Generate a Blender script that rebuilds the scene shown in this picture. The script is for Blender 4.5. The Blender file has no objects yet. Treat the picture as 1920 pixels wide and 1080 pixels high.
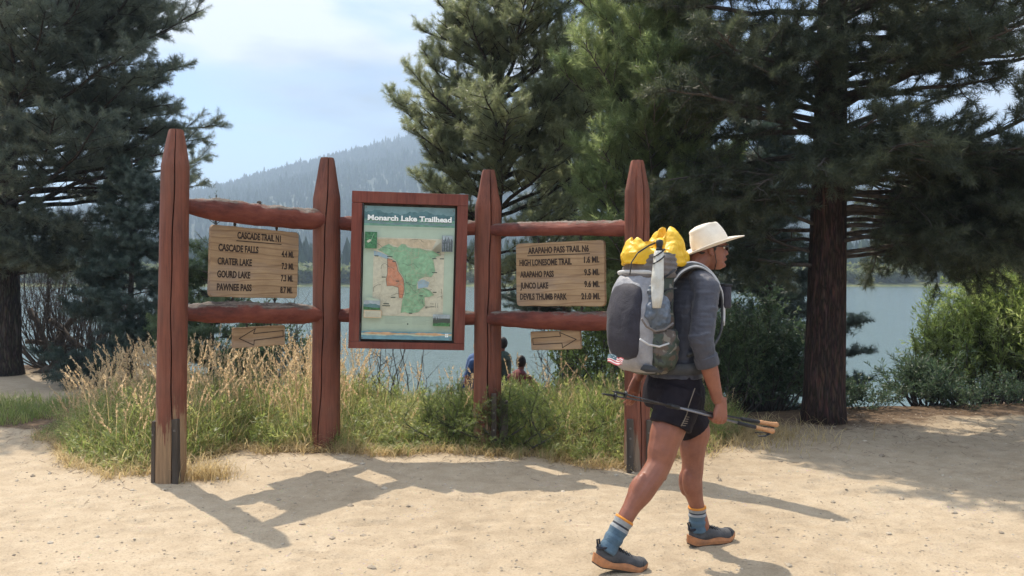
import bpy, bmesh, math, random
import numpy as np
from mathutils import Vector, Matrix, Euler

SC = bpy.context.scene
COL = SC.collection
R = math.radians
random.seed(7)

# ------------------------------------------------------------------ camera
CAMZ = 1.56
PITCH = math.atan(30 / 1600)
F = 1600.0
cd = bpy.data.cameras.new('camera')
cd.sensor_width = 36
cd.lens = 36 * F / 1920
cd.clip_start = 0.05
cd.clip_end = 20000
cam = bpy.data.objects.new('camera', cd)
COL.objects.link(cam)
cam.location = (0, 0, CAMZ)
cam.rotation_euler = (math.pi / 2 - PITCH, 0, 0)
SC.camera = cam
SC.render.resolution_x, SC.render.resolution_y = 1024, 576
SC.render.engine = 'CYCLES'
SC.cycles.use_denoising = True
SC.cycles.max_bounces = 10
SC.cycles.diffuse_bounces = 6
SC.cycles.glossy_bounces = 3
SC.cycles.transmission_bounces = 6
SC.cycles.transparent_max_bounces = 8
SC.cycles.volume_bounces = 0
SC.cycles.sample_clamp_indirect = 6
SC.view_settings.view_transform = 'Standard'
SC.view_settings.look = 'None'
SC.view_settings.gamma = 1
SC.view_settings.use_curve_mapping = False
SC.view_settings.exposure = 0.78

# ------------------------------------------------------------------ sun and sky
SUN_EL = R(54)
SUN_AZ = math.atan2(-0.62, 0.785)          # from +Y towards -X : left and ahead of the camera
sun_dir = Vector((math.sin(SUN_AZ) * math.cos(SUN_EL), math.cos(SUN_AZ) * math.cos(SUN_EL), math.sin(SUN_EL)))
sl = bpy.data.lights.new('sun', 'SUN')
sl.energy = 4.2
sl.angle = R(0.53)
sl.color = (1.0, 0.90, 0.75)
so = bpy.data.objects.new('sun', sl)
COL.objects.link(so)
so.rotation_euler = sun_dir.to_track_quat('Z', 'Y').to_euler()
so.location = (-8, 10, 20)

W = bpy.data.worlds.new('World')
SC.world = W
W.use_nodes = True


def nt_tools(nt):
    N, L = nt.nodes, nt.links

    def node(t, **kw):
        n = N.new('ShaderNode' + t)
        for k, v in kw.items():
            if k.startswith('i_'):
                n.inputs[k[2:].replace('_', ' ')].default_value = v
            else:
                setattr(n, k, v)
        return n

    def ln(a, b):
        L.new(a, b)
    return node, ln


def ramp(node, stops):
    cr = node.color_ramp
    while len(cr.elements) > 2:
        cr.elements.remove(cr.elements[-1])
    for k, (p, c) in enumerate(stops):
        e = cr.elements[k] if k < 2 else cr.elements.new(p)
        e.position = p
        e.color = c if len(c) == 4 else (*c, 1)
    return node


nt = W.node_tree
nt.nodes.clear()
node, ln = nt_tools(nt)
sky = node('TexSky', sky_type='NISHITA', sun_disc=False, sun_elevation=SUN_EL, sun_rotation=SUN_AZ,
           altitude=2500, air_density=1.1, dust_density=0.5, ozone_density=1.8)
tc = node('TexCoord')
mp = node('Mapping')
mp.inputs['Scale'].default_value = (1.0, 1.0, 3.2)
mp.inputs['Location'].default_value = (0.9, 0.1, 0.35)
ln(tc.outputs['Generated'], mp.inputs['Vector'])
n1 = node('TexNoise')
n1.inputs['Scale'].default_value = 2.3
n1.inputs['Detail'].default_value = 7
n1.inputs['Roughness'].default_value = 0.5
n1.inputs['Distortion'].default_value = 0.25
ln(mp.outputs[0], n1.inputs['Vector'])
rp = ramp(node('ValToRGB'), [(0.48, (0, 0, 0)), (0.60, (0.95, 0.95, 0.95))])
sepz = node('SeparateXYZ')
ln(tc.outputs['Generated'], sepz.inputs[0])
# thicker, brighter cloud added overhead, out of view, to raise the fill light
hi = node('MapRange')
hi.inputs['From Min'].default_value = 0.34
hi.inputs['From Max'].default_value = 0.75
ln(sepz.outputs['Z'], hi.inputs['Value'])
cov = node('Math', operation='MULTIPLY_ADD')
ln(hi.outputs[0], cov.inputs[0])
cov.inputs[1].default_value = 0.10
ln(n1.outputs['Fac'], cov.inputs[2])
ln(cov.outputs[0], rp.inputs[0])
n2 = node('TexNoise')
n2.inputs['Scale'].default_value = 2.6
n2.inputs['Detail'].default_value = 6
ln(mp.outputs[0], n2.inputs['Vector'])
rp2 = ramp(node('ValToRGB'), [(0.40, (1.7, 2.1, 2.75)), (0.60, (7.0, 7.1, 7.2))])
ln(n2.outputs['Fac'], rp2.inputs[0])
mx = node('MixRGB')
ln(rp.outputs[0], mx.inputs[0])
ln(sky.outputs[0], mx.inputs[1])
gain = node('Math', operation='MULTIPLY_ADD')
ln(hi.outputs[0], gain.inputs[0])
gain.inputs[1].default_value = 1.9
gain.inputs[2].default_value = 0.84
cb = node('VectorMath', operation='SCALE')
ln(rp2.outputs[0], cb.inputs[0])
ln(gain.outputs[0], cb.inputs['Scale'])
ln(cb.outputs[0], mx.inputs[2])
bg = node('Background')
bg.inputs['Strength'].default_value = 0.118
ln(mx.outputs[0], bg.inputs['Color'])
wo = node('OutputWorld')
ln(bg.outputs[0], wo.inputs['Surface'])

# ------------------------------------------------------------------ helpers
CAMR = Matrix.Rotation(math.pi / 2 - PITCH, 3, 'X')


def ray(px, py):
    return CAMR @ Vector(((px - 960) / F, (540 - py) / F, -1.0))


def at(px, py, Y):
    """point of the place at depth Y that the photograph shows at this pixel"""
    d = ray(px, py)
    return Vector((0, 0, CAMZ)) + d * (Y / d.y)


def on_ground(px, py, z=0.0):
    d = ray(px, py)
    return Vector((0, 0, CAMZ)) + d * ((z - CAMZ) / d.z)


def hash3(ix, iy, iz, seed):
    h = (ix * 374761393 + iy * 668265263 + iz * 2147483647 + seed * 974711) & 0xFFFFFFFF
    h = ((h ^ (h >> 13)) * 1274126177) & 0xFFFFFFFF
    h = ((h ^ (h >> 16)) * 2246822519) & 0xFFFFFFFF
    return ((h ^ (h >> 15)) & 0xFFFF) / 65535.0


def vnoise(P, scale=1.0, seed=0, octaves=3, gain=0.5):
    """value noise, P (n,3) -> (n,) in -1..1"""
    P = np.asarray(P, dtype=np.float64)
    out = np.zeros(len(P))
    amp, tot = 1.0, 0.0
    f = scale
    for o in range(octaves):
        q = P * f
        i = np.floor(q).astype(np.int64)
        t = q - i
        t = t * t * (3 - 2 * t)
        acc = 0
        for dx in (0, 1):
            for dy in (0, 1):
                for dz in (0, 1):
                    w = (t[:, 0] if dx else 1 - t[:, 0]) * (t[:, 1] if dy else 1 - t[:, 1]) * (t[:, 2] if dz else 1 - t[:, 2])
                    acc = acc + w * hash3(i[:, 0] + dx, i[:, 1] + dy, i[:, 2] + dz, seed + o)
        out += amp * (acc * 2 - 1)
        tot += amp
        amp *= gain
        f *= 2.03
    return out / tot


def mesh_np(name, V, faces, mats, parent=None, smooth=False, matidx=None):
    """faces: list of (m,k) int arrays (k = 3 or 4)"""
    me = bpy.data.meshes.new(name)
    V = np.asarray(V, dtype=np.float32)
    me.vertices.add(len(V))
    me.vertices.foreach_set('co', V.ravel())
    loops = np.concatenate([f.ravel() for f in faces]).astype(np.int32)
    sizes = np.concatenate([np.full(len(f), f.shape[1], dtype=np.int32) for f in faces])
    starts = np.concatenate([[0], np.cumsum(sizes)[:-1]]).astype(np.int32)
    me.loops.add(len(loops))
    me.loops.foreach_set('vertex_index', loops)
    me.polygons.add(len(sizes))
    me.polygons.foreach_set('loop_start', starts)
    me.polygons.foreach_set('loop_total', sizes)
    if matidx is not None:
        me.polygons.foreach_set('material_index', np.asarray(matidx, dtype=np.int32))
    me.polygons.foreach_set('use_smooth', np.full(len(sizes), smooth))
    me.update(calc_edges=True)
    for m in (mats if isinstance(mats, (list, tuple)) else [mats]):
        me.materials.append(m)
    o = bpy.data.objects.new(name, me)
    COL.objects.link(o)
    if parent:
        o.parent = parent
    return o


def tag(o, label=None, cat=None, group=None, kind=None):
    if label:
        o['label'] = label
    if cat:
        o['category'] = cat
    if group:
        o['group'] = group
    if kind:
        o['kind'] = kind
    return o


def thing(name, loc, label, cat, group=None, rz=0.0):
    o = bpy.data.objects.new(name, None)
    o.empty_display_size = 0.2
    COL.objects.link(o)
    o.location = loc
    o.rotation_euler = (0, 0, rz)
    return tag(o, label, cat, group)


class MB:
    """collects shapes into ONE mesh"""

    def __init__(self):
        self.v, self.f, self.m = [], [], []
        self.mi = 0

    def add(self, vs, fs):
        b = len(self.v)
        self.v.extend(vs)
        for f in fs:
            self.f.append([i + b for i in f])
            self.m.append(self.mi)
        return self

    def tube(self, pts, rad, n=6, cap=True, flat=1.0):
        pts = [Vector(p) for p in pts]
        k = len(pts)
        if not hasattr(rad, '__len__'):
            rad = [rad] * k
        vs, fs = [], []
        t = (pts[1] - pts[0]).normalized()
        u = t.orthogonal().normalized()
        for i in range(k):
            if i == 0:
                t2 = (pts[1] - pts[0])
            elif i == k - 1:
                t2 = pts[-1] - pts[-2]
            else:
                t2 = pts[i + 1] - pts[i - 1]
            t2 = t2.normalized() if t2.length > 1e-9 else t
            u = (u - t2 * u.dot(t2))
            u = u.normalized() if u.length > 1e-6 else t2.orthogonal().normalized()
            w = t2.cross(u)
            t = t2
            for j in range(n):
                a = 2 * math.pi * j / n
                vs.append(pts[i] + (u * math.cos(a) + w * math.sin(a) * flat) * rad[i])
        for i in range(k - 1):
            for j in range(n):
                a, b = i * n + j, i * n + (j + 1) % n
                fs.append([a, b, b + n, a + n])
        if cap:
            fs.append(list(range(n))[::-1])
            fs.append([(k - 1) * n + j for j in range(n)])
        return self.add(vs, fs)

    def rings(self, rings, cap=True):
        n = len(rings[0])
        vs = [Vector(p) for r in rings for p in r]
        fs = []
        for i in range(len(rings) - 1):
            for j in range(n):
                a, b = i * n + j, i * n + (j + 1) % n
                fs.append([a, b, b + n, a + n])
        if cap:
            fs.append(list(range(n))[::-1])
            fs.append([(len(rings) - 1) * n + j for j in range(n)])
        return self.add(vs, fs)

    def box(self, c, s, M=None, bevel=0.0):
        c = Vector(c)
        hx, hy, hz = s[0] / 2, s[1] / 2, s[2] / 2
        if bevel <= 0:
            vs = [Vector((x * hx, y * hy, z * hz)) for z in (-1, 1) for y in (-1, 1) for x in (-1, 1)]
            fs = [[0, 2, 3, 1], [4, 5, 7, 6], [0, 1, 5, 4], [2, 6, 7, 3], [0, 4, 6, 2], [1, 3, 7, 5]]
        else:
            bm = bmesh.new()
            bmesh.ops.create_cube(bm, size=1.0)
            for v in bm.verts:
                v.co = Vector((v.co.x * s[0], v.co.y * s[1], v.co.z * s[2]))
            bmesh.ops.bevel(bm, geom=bm.edges[:], offset=bevel, segments=2, affect='EDGES', profile=0.6)
            bm.verts.index_update()
            vs = [v.co.copy() for v in bm.verts]
            fs = [[v.index for v in f.verts] for f in bm.faces]
            bm.free()
        if M is not None:
            vs = [M @ v for v in vs]
        return self.add([v + c for v in vs], fs)

    def ell(self, c, r, n=14, m=9, M=None):
        c = Vector(c)
        vs = [Vector((0, 0, -r[2]))]
        for i in range(1, m):
            ph = -math.pi / 2 + math.pi * i / m
            for j in range(n):
                a = 2 * math.pi * j / n
                vs.append(Vector((math.cos(a) * math.cos(ph) * r[0], math.sin(a) * math.cos(ph) * r[1], math.sin(ph) * r[2])))
        vs.append(Vector((0, 0, r[2])))
        fs = []
        for j in range(n):
            fs.append([0, 1 + (j + 1) % n, 1 + j])
            fs.append([len(vs) - 1, 1 + (m - 2) * n + j, 1 + (m - 2) * n + (j + 1) % n])
        for i in range(m - 2):
            for j in range(n):
                a, b = 1 + i * n + j, 1 + i * n + (j + 1) % n
                fs.append([a, b, b + n, a + n])
        if M is not None:
            vs = [M @ v for v in vs]
        return self.add([v + c for v in vs], fs)

    def build(self, name, mats, parent=None, smooth=False, loc=None):
        me = bpy.data.meshes.new(name)
        me.from_pydata([tuple(v) for v in self.v], [], self.f)
        for m in (mats if isinstance(mats, (list, tuple)) else [mats]):
            me.materials.append(m)
        me.polygons.foreach_set('material_index', self.m)
        me.polygons.foreach_set('use_smooth', [smooth] * len(self.f))
        me.update()
        o = bpy.data.objects.new(name, me)
        COL.objects.link(o)
        if parent:
            o.parent = parent
        if loc is not None:
            o.location = loc
        return o


def evaluated(name, o, mats, parent=None, smooth=True):
    dg = bpy.context.evaluated_depsgraph_get()
    me = bpy.data.meshes.new_from_object(o.evaluated_get(dg))
    old = o.data
    bpy.data.objects.remove(o)
    try:
        bpy.data.meshes.remove(old)
    except Exception:
        pass
    me.name = name
    me.materials.clear()
    for m in (mats if isinstance(mats, (list, tuple)) else [mats]):
        me.materials.append(m)
    me.polygons.foreach_set('use_smooth', [smooth] * len(me.polygons))
    r = bpy.data.objects.new(name, me)
    COL.objects.link(r)
    if parent:
        r.parent = parent
    return r


def blob(name, mb, voxel, mats, parent=None, smooth_it=4, noise=None):
    """fuses overlapping closed shapes into one continuous surface"""
    o = mb.build('tmp', [])
    m = o.modifiers.new('r', 'REMESH')
    m.mode = 'VOXEL'
    m.voxel_size = voxel
    if smooth_it:
        s = o.modifiers.new('s', 'SMOOTH')
        s.factor = 0.5
        s.iterations = smooth_it
    r = evaluated(name, o, mats, parent)
    if noise:
        me = r.data
        n = len(me.vertices)
        co = np.empty(n * 3, dtype=np.float32)
        no = np.empty(n * 3, dtype=np.float32)
        me.vertices.foreach_get('co', co)
        me.vertices.foreach_get('normal', no)
        co = co.reshape(-1, 3)
        no = no.reshape(-1, 3)
        d = np.zeros(n)
        for (sx, sy, sz, amp, seed) in noise:
            nn = vnoise(co * np.array([sx, sy, sz]), 1.0, seed, 2)
            d += amp * (1 - 2 * np.abs(nn)) if amp < 0 else amp * nn
        co += no * d[:, None]
        me.vertices.foreach_set('co', co.ravel())
        me.update()
    return r


def text_mesh(s, size, xs=1.0, align='LEFT', bold=0.0, depth=0.0008, space=1.0):
    cu = bpy.data.curves.new('t', 'FONT')
    cu.body = s
    cu.size = size
    cu.align_x = align
    cu.offset = bold
    cu.extrude = depth
    cu.space_character = space
    cu.resolution_u = 3
    o = bpy.data.objects.new('t', cu)
    COL.objects.link(o)
    dg = bpy.context.evaluated_depsgraph_get()
    me = bpy.data.meshes.new_from_object(o.evaluated_get(dg))
    vs = [Vector((v.co.x * xs, v.co.y, v.co.z)) for v in me.vertices]
    fs = [list(p.vertices) for p in me.polygons]
    bpy.data.objects.remove(o)
    bpy.data.curves.remove(cu)
    bpy.data.meshes.remove(me)
    return vs, fs


# ------------------------------------------------------------------ materials
def mat(name):
    m = bpy.data.materials.new(name)
    m.use_nodes = True
    m.node_tree.nodes.clear()
    node, ln = nt_tools(m.node_tree)
    out = node('OutputMaterial')
    b = node('BsdfPrincipled')
    ln(b.outputs[0], out.inputs['Surface'])
    return m, node, ln, b, out


def noise_tex(node, ln, scale, detail=5, rough=0.55, vec=None, sc3=None, coord='Object', dist=0.0):
    t = node('TexNoise')
    t.inputs['Scale'].default_value = scale
    t.inputs['Detail'].default_value = detail
    t.inputs['Roughness'].default_value = rough
    t.inputs['Distortion'].default_value = dist
    if vec is None:
        c = node('TexCoord')
        vec = c.outputs[coord]
    if sc3:
        m = node('Mapping')
        m.inputs['Scale'].default_value = sc3
        ln(vec, m.inputs['Vector'])
        vec = m.outputs[0]
    ln(vec, t.inputs['Vector'])
    return t


def mix(node, ln, fac, a, b, mode='MIX'):
    m = node('MixRGB', blend_type=mode)
    for s, k in ((fac, 0), (a, 1), (b, 2)):
        if isinstance(s, (int, float)):
            m.inputs[k].default_value = s
        elif isinstance(s, tuple):
            m.inputs[k].default_value = s if len(s) == 4 else (*s, 1)
        else:
            ln(s, m.inputs[k])
    return m.outputs[0]


def bump(node, ln, b, h, strength=0.5, dist=0.01):
    n = node('Bump')
    n.inputs['Strength'].default_value = strength
    n.inputs['Distance'].default_value = dist
    ln(h, n.inputs['Height'])
    ln(n.outputs[0], b.inputs['Normal'])
    return n


def simple(name, c1, c2, scale=20, rough=0.7, bscale=60, bstr=0.25, bdist=0.003, sc3=None, spec=0.4, metal=0.0, sheen=0.0):
    m, node, ln, b, out = mat(name)
    t = noise_tex(node, ln, scale, 5, 0.6, sc3=sc3)
    r = ramp(node('ValToRGB'), [(0.32, c1), (0.68, c2)])
    ln(t.outputs['Fac'], r.inputs[0])
    ln(r.outputs[0], b.inputs['Base Color'])
    b.inputs['Roughness'].default_value = rough
    b.inputs['Specular IOR Level'].default_value = spec
    b.inputs['Metallic'].default_value = metal
    b.inputs['Sheen Weight'].default_value = sheen
    if bstr:
        t2 = noise_tex(node, ln, bscale, 4, 0.6, sc3=sc3)
        bump(node, ln, b, t2.outputs['Fac'], bstr, bdist)
    return m


def leaf_mat(name, stops, rough=0.5, trans=0.3, transcol=None, nscale=1.2, spec=0.4):
    """foliage: real colour varies leaf by leaf and clump by clump"""
    m, node, ln, b, out = mat(name)
    g = node('NewGeometry')
    t = noise_tex(node, ln, nscale, 3, 0.6)
    ad = node('Math', operation='MULTIPLY_ADD')
    ln(g.outputs['Random Per Island'], ad.inputs[0])
    ad.inputs[1].default_value = 0.5
    sub = node('Math', operation='MULTIPLY_ADD')
    ln(t.outputs['Fac'], sub.inputs[0])
    sub.inputs[1].default_value = 1.3
    sub.inputs[2].default_value = -0.4
    ln(sub.outputs[0], ad.inputs[2])
    r = ramp(node('ValToRGB'), stops)
    ln(ad.outputs[0], r.inputs[0])
    ln(r.outputs[0], b.inputs['Base Color'])
    b.inputs['Roughness'].default_value = rough
    b.inputs['Specular IOR Level'].default_value = spec
    tr = node('BsdfTranslucent')
    hs = node('HueSaturation')
    hs.inputs['Value'].default_value = 1.7
    hs.inputs['Saturation'].default_value = 1.1
    ln(r.outputs[0], hs.inputs['Color'])
    ln(hs.outputs[0], tr.inputs['Color'])
    ms = node('MixShader')
    ms.inputs[0].default_value = trans
    ln(b.outputs[0], ms.inputs[1])
    ln(tr.outputs[0], ms.inputs[2])
    ln(ms.outputs[0], out.inputs['Surface'])
    return m


def bark_mat(name, c1, c2, c3, scale=14):
    m, node, ln, b, out = mat(name)
    c = node('TexCoord')
    mpn = node('Mapping')
    mpn.inputs['Scale'].default_value = (1, 1, 0.16)
    ln(c.outputs['Object'], mpn.inputs['Vector'])
    v = node('TexVoronoi', feature='DISTANCE_TO_EDGE')
    v.inputs['Scale'].default_value = scale
    wob = noise_tex(node, ln, 9, 3, 0.6, vec=mpn.outputs[0])
    vm = mix(node, ln, 0.34, mpn.outputs[0], wob.outputs['Color'], 'ADD')
    ln(vm, v.inputs['Vector'])
    r = ramp(node('ValToRGB'), [(0.0, c1), (0.22, c2), (0.75, c3)])
    ln(v.outputs['Distance'], r.inputs[0])
    t = noise_tex(node, ln, 40, 5, 0.65, vec=mpn.outputs[0])
    colr = mix(node, ln, 0.6, r.outputs[0], t.outputs['Color'], 'OVERLAY')
    ln(colr, b.inputs['Base Color'])
    b.inputs['Roughness'].default_value = 0.9
    b.inputs['Specular IOR Level'].default_value = 0.2
    hh = mix(node, ln, 0.35, v.outputs['Distance'], t.outputs['Fac'])
    bump(node, ln, b, hh, 0.9, 0.03)
    return m


M = {}

# ------------------------------------------------------------------ the setting: ground, lake, hills
WATER_Z = -1.7


def sstep(a, b, x):
    t = np.clip((x - a) / (b - a), 0, 1)
    return t * t * (3 - 2 * t)


def edge_y(x):
    e = 9.2 + 5.0 * sstep(-3.6, -6.4, x) + 0.5 * sstep(2.2, 4.5, x) + 2.6 * sstep(5.5, 9.5, x)
    return e


_rp = random.Random(17)
PRINTS = []
for _w in range(9):        # a few walkers' tracks along the trail
    _y0, _h, _x0 = _rp.uniform(3.6, 6.6), _rp.choice((0, math.pi)) + _rp.gauss(0, 0.22), _rp.uniform(-3, 3)
    for _k in range(-7, 8):
        PRINTS.append((_x0 + math.cos(_h) * 0.68 * _k - math.sin(_h) * 0.08 * (-1) ** _k, _y0 + math.sin(_h) * 0.68 * _k + math.cos(_h) * 0.08 * (-1) ** _k, _h + _rp.gauss(0, 0.12)))


def footprints(x, y):
    z = np.zeros_like(x)
    for (fx, fy, fh) in PRINTS:
        m = (np.abs(x - fx) < 0.25) & (np.abs(y - fy) < 0.25)
        if not m.any():
            continue
        dx, dy = x[m] - fx, y[m] - fy
        u = (dx * math.cos(fh) + dy * math.sin(fh)) / 0.145
        v = (-dx * math.sin(fh) + dy * math.cos(fh)) / (0.052 - 0.010 * u)
        r = np.sqrt(u * u + v * v)
        z[m] += -0.008 * sstep(1.08, 0.82, r) * (1 + 0.35 * np.sin(u * 22)) + 0.0035 * np.exp(-((r - 1.2) / 0.14) ** 2)
    return z


def ground_z(x, y, detail=True):
    x = np.asarray(x, dtype=np.float64)
    y = np.asarray(y, dtype=np.float64)
    d = y - edge_y(x)
    z = np.where(d > 0, -0.235 * d * sstep(-0.5, 1.5, d), 0.0)
    z = np.maximum(z, -3.2)
    # far shore
    far = sstep(185, 207, y) * 3.4 + np.clip((y - 207) * 0.012, 0, 4)
    z = np.where(y > 150, -3.2 + far, z)
    # land closes in at the sides so the lake has shores
    z = np.where((np.abs(x) > 420) & (y > 20), np.maximum(z, -3.2 + 4 * sstep(420, 520, np.abs(x))), z)
    z = z + 0.06 * sstep(3.0, 6.5, x) * sstep(12, 7, y) * sstep(4, 7, y)
    if detail:
        P = np.stack([x, y, np.zeros_like(x)], 1)
        near = np.exp(-np.maximum(0, np.abs(y) - 10) / 6)
        z = z + near * (vnoise(P, 0.7, 11, 2) * 0.018 + vnoise(P, 4.5, 5, 3, 0.6) * 0.010 - np.clip(vnoise(P, 6.5, 15, 1) - 0.35, 0, 1) * 0.02 + vnoise(P, 17, 25, 2, 0.6) * 0.0035 + footprints(x, y))
        z = z + (1 - near) * vnoise(P, 0.05, 3, 3) * 0.25 * (y > 205)
    return z


def gz1(x, y):
    return float(ground_z(np.array([x]), np.array([y]), False)[0])


def spaced(inner, step, outer, grow):
    v = [0.0]
    s = step
    while v[-1] < outer:
        if v[-1] > inner:
            s *= grow
        v.append(v[-1] + s)
    return np.array(v)


xp = spaced(5.6, 0.018, 3400, 1.09)
xs_ = np.concatenate([-xp[::-1], xp[1:]])
ys_ = np.concatenate([-spaced(0.3, 0.3, 60, 1.35)[::-1] + 2.6, 2.6 + spaced(6.6, 0.020, 3000, 1.07)[1:]])
GX, GY = np.meshgrid(xs_, ys_)
gx, gy = GX.ravel(), GY.ravel()
gz = ground_z(gx, gy)
nx, ny = len(xs_), len(ys_)
ii = (np.arange(ny - 1)[:, None] * nx + np.arange(nx - 1)[None, :]).ravel()
quads = np.stack([ii, ii + 1, ii + nx + 1, ii + nx], 1)


def ground_mat():
    m, node, ln, b, out = mat('sandy_ground')
    c = node('TexCoord')
    vec = c.outputs['Object']
    a = node('Attribute', attribute_name='soil')
    big = noise_tex(node, ln, 0.55, 4, 0.6, vec=vec)
    mid = noise_tex(node, ln, 6, 6, 0.65, vec=vec)
    fin = noise_tex(node, ln, 90, 5, 0.7, vec=vec)
    r = ramp(node('ValToRGB'), [(0.32, (0.27, 0.207, 0.138)), (0.52, (0.38, 0.302, 0.21)), (0.70, (0.46, 0.378, 0.275))])
    m1 = mix(node, ln, 0.5, big.outputs['Fac'], mid.outputs['Fac'])
    ln(m1, r.inputs[0])
    r2 = ramp(node('ValToRGB'), [(0.30, (0.55, 0.52, 0.5)), (0.5, (1, 1, 1)), (0.72, (1.2, 1.2, 1.2))])
    ln(fin.outputs['Fac'], r2.inputs[0])
    sand = mix(node, ln, 0.55, r.outputs[0], r2.outputs[0], 'MULTIPLY')
    # small stones showing in the dirt
    vo = node('TexVoronoi')
    vo.inputs['Scale'].default_value = 34
    ln(vec, vo.inputs['Vector'])
    vr = ramp(node('ValToRGB'), [(0.0, (1, 1, 1)), (0.20, (1, 1, 1)), (0.27, (0, 0, 0))])
    ln(vo.outputs['Distance'], vr.inputs[0])
    vm = noise_tex(node, ln, 2.2, 4, 0.6, vec=vec)
    vmr = ramp(node('ValToRGB'), [(0.5, (0, 0, 0)), (0.68, (0.8, 0.8, 0.8))])
    ln(vm.outputs['Fac'], vmr.inputs[0])
    peb = mix(node, ln, 1.0, vr.outputs[0], vmr.outputs[0], 'MULTIPLY')
    pc = mix(node, ln, 0.55, vo.outputs['Color'], (0.33, 0.28, 0.23))
    pc = mix(node, ln, 0.6, pc, (0.36, 0.29, 0.21))
    sand = mix(node, ln, peb, sand, pc)
    # litter soil below the plants and, standing in for shade too, on the bank
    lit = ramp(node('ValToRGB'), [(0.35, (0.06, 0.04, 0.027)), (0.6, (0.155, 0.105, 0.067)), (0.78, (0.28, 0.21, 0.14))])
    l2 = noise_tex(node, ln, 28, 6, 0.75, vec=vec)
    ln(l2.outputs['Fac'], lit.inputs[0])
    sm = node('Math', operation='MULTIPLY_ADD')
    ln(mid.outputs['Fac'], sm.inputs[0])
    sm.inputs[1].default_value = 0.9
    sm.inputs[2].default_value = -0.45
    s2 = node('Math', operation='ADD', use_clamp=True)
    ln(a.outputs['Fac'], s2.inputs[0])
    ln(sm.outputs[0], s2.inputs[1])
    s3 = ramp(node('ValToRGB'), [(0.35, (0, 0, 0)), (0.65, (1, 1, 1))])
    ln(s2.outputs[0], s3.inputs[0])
    fm = node('Attribute', attribute_name='meadow')
    mead = ramp(node('ValToRGB'), [(0.35, (0.07, 0.085, 0.03)), (0.7, (0.16, 0.16, 0.065))])
    fb_ = noise_tex(node, ln, 0.08, 5, 0.6, vec=vec)
    ln(fb_.outputs['Fac'], mead.inputs[0])
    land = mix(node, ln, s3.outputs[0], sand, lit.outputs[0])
    ln(mix(node, ln, fm.outputs['Fac'], land, mead.outputs[0]), b.inputs['Base Color'])
    b.inputs['Roughness'].default_value = 0.95
    b.inputs['Specular IOR Level'].default_value = 0.15
    hh = mix(node, ln, 0.5, fin.outputs['Fac'], mid.outputs['Fac'])
    hh = mix(node, ln, 0.35, hh, vr.outputs[0])
    bump(node, ln, b, hh, 0.8, 0.012)
    return m


M['ground'] = ground_mat()
# the front edge of the grass strip, read off the photograph's ground
_fr = [(-9, 9.6)] + [tuple(on_ground(px, py)[:2]) for px, py in
                     [(0, 800), (70, 805), (120, 850), (200, 885), (290, 888), (370, 868), (450, 842), (560, 850), (650, 850), (750, 845),
                      (870, 848), (940, 850), (1000, 852), (1090, 868), (1180, 872), (1260, 852), (1340, 850)]] + [(2.4, 8.4), (2.9, 8.9), (9, 12)]
FX = np.array([p[0] for p in _fr])
FY = np.array([p[1] for p in _fr])


def front_y(x):
    return np.interp(x, FX, FY)


# ------------------------------------------------------------------ ground sheet
soil = sstep(-0.25, 0.22, gy - front_y(gx)) * (1 - sstep(-4.7, -5.2, gx) * sstep(9.6, 10.6, gy) * sstep(14.5, 12.6, gy))
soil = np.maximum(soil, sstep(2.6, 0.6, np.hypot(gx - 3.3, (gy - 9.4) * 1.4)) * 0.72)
soil = np.maximum(soil, 0.75 * sstep(6, 7.3, gy) * sstep(-5.0, -5.6, gx) * (gy < 10))
soil = np.maximum(soil, 1.1 * sstep(-0.95, -0.2, gy - edge_y(gx)) * sstep(2.2, 2.8, gx))  # right bank: dark litter, widened so its colour also carries the tree's shade
soil = np.where(gy > 150, 1.0, soil)
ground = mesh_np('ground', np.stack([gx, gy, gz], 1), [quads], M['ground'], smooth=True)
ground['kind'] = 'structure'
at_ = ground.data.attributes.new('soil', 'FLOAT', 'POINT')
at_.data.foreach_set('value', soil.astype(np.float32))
at2_ = ground.data.attributes.new('meadow', 'FLOAT', 'POINT')
at2_.data.foreach_set('value', (gy > 150).astype(np.float32))


def water_mat():
    m, node, ln, b, out = mat('lake_water')
    b.inputs['Base Color'].default_value = (0.085, 0.125, 0.115, 1)
    b.inputs['Roughness'].default_value = 0.11
    b.inputs['IOR'].default_value = 1.33
    b.inputs['Specular IOR Level'].default_value = 0.6
    t = noise_tex(node, ln, 3.2, 4, 0.6, sc3=(1.0, 1.6, 1))
    t2 = noise_tex(node, ln, 0.35, 3, 0.5)
    hh = mix(node, ln, 0.5, t.outputs['Fac'], t2.outputs['Fac'])
    bump(node, ln, b, hh, 0.8, 0.14)
    return m


M['water'] = water_mat()
wmb = MB()
wmb.add([Vector(p) for p in ((-560, 9, WATER_Z), (560, 9, WATER_Z), (560, 206, WATER_Z), (-560, 206, WATER_Z))], [[0, 1, 2, 3]])
tag(wmb.build('lake', M['water']), kind='structure')


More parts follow.
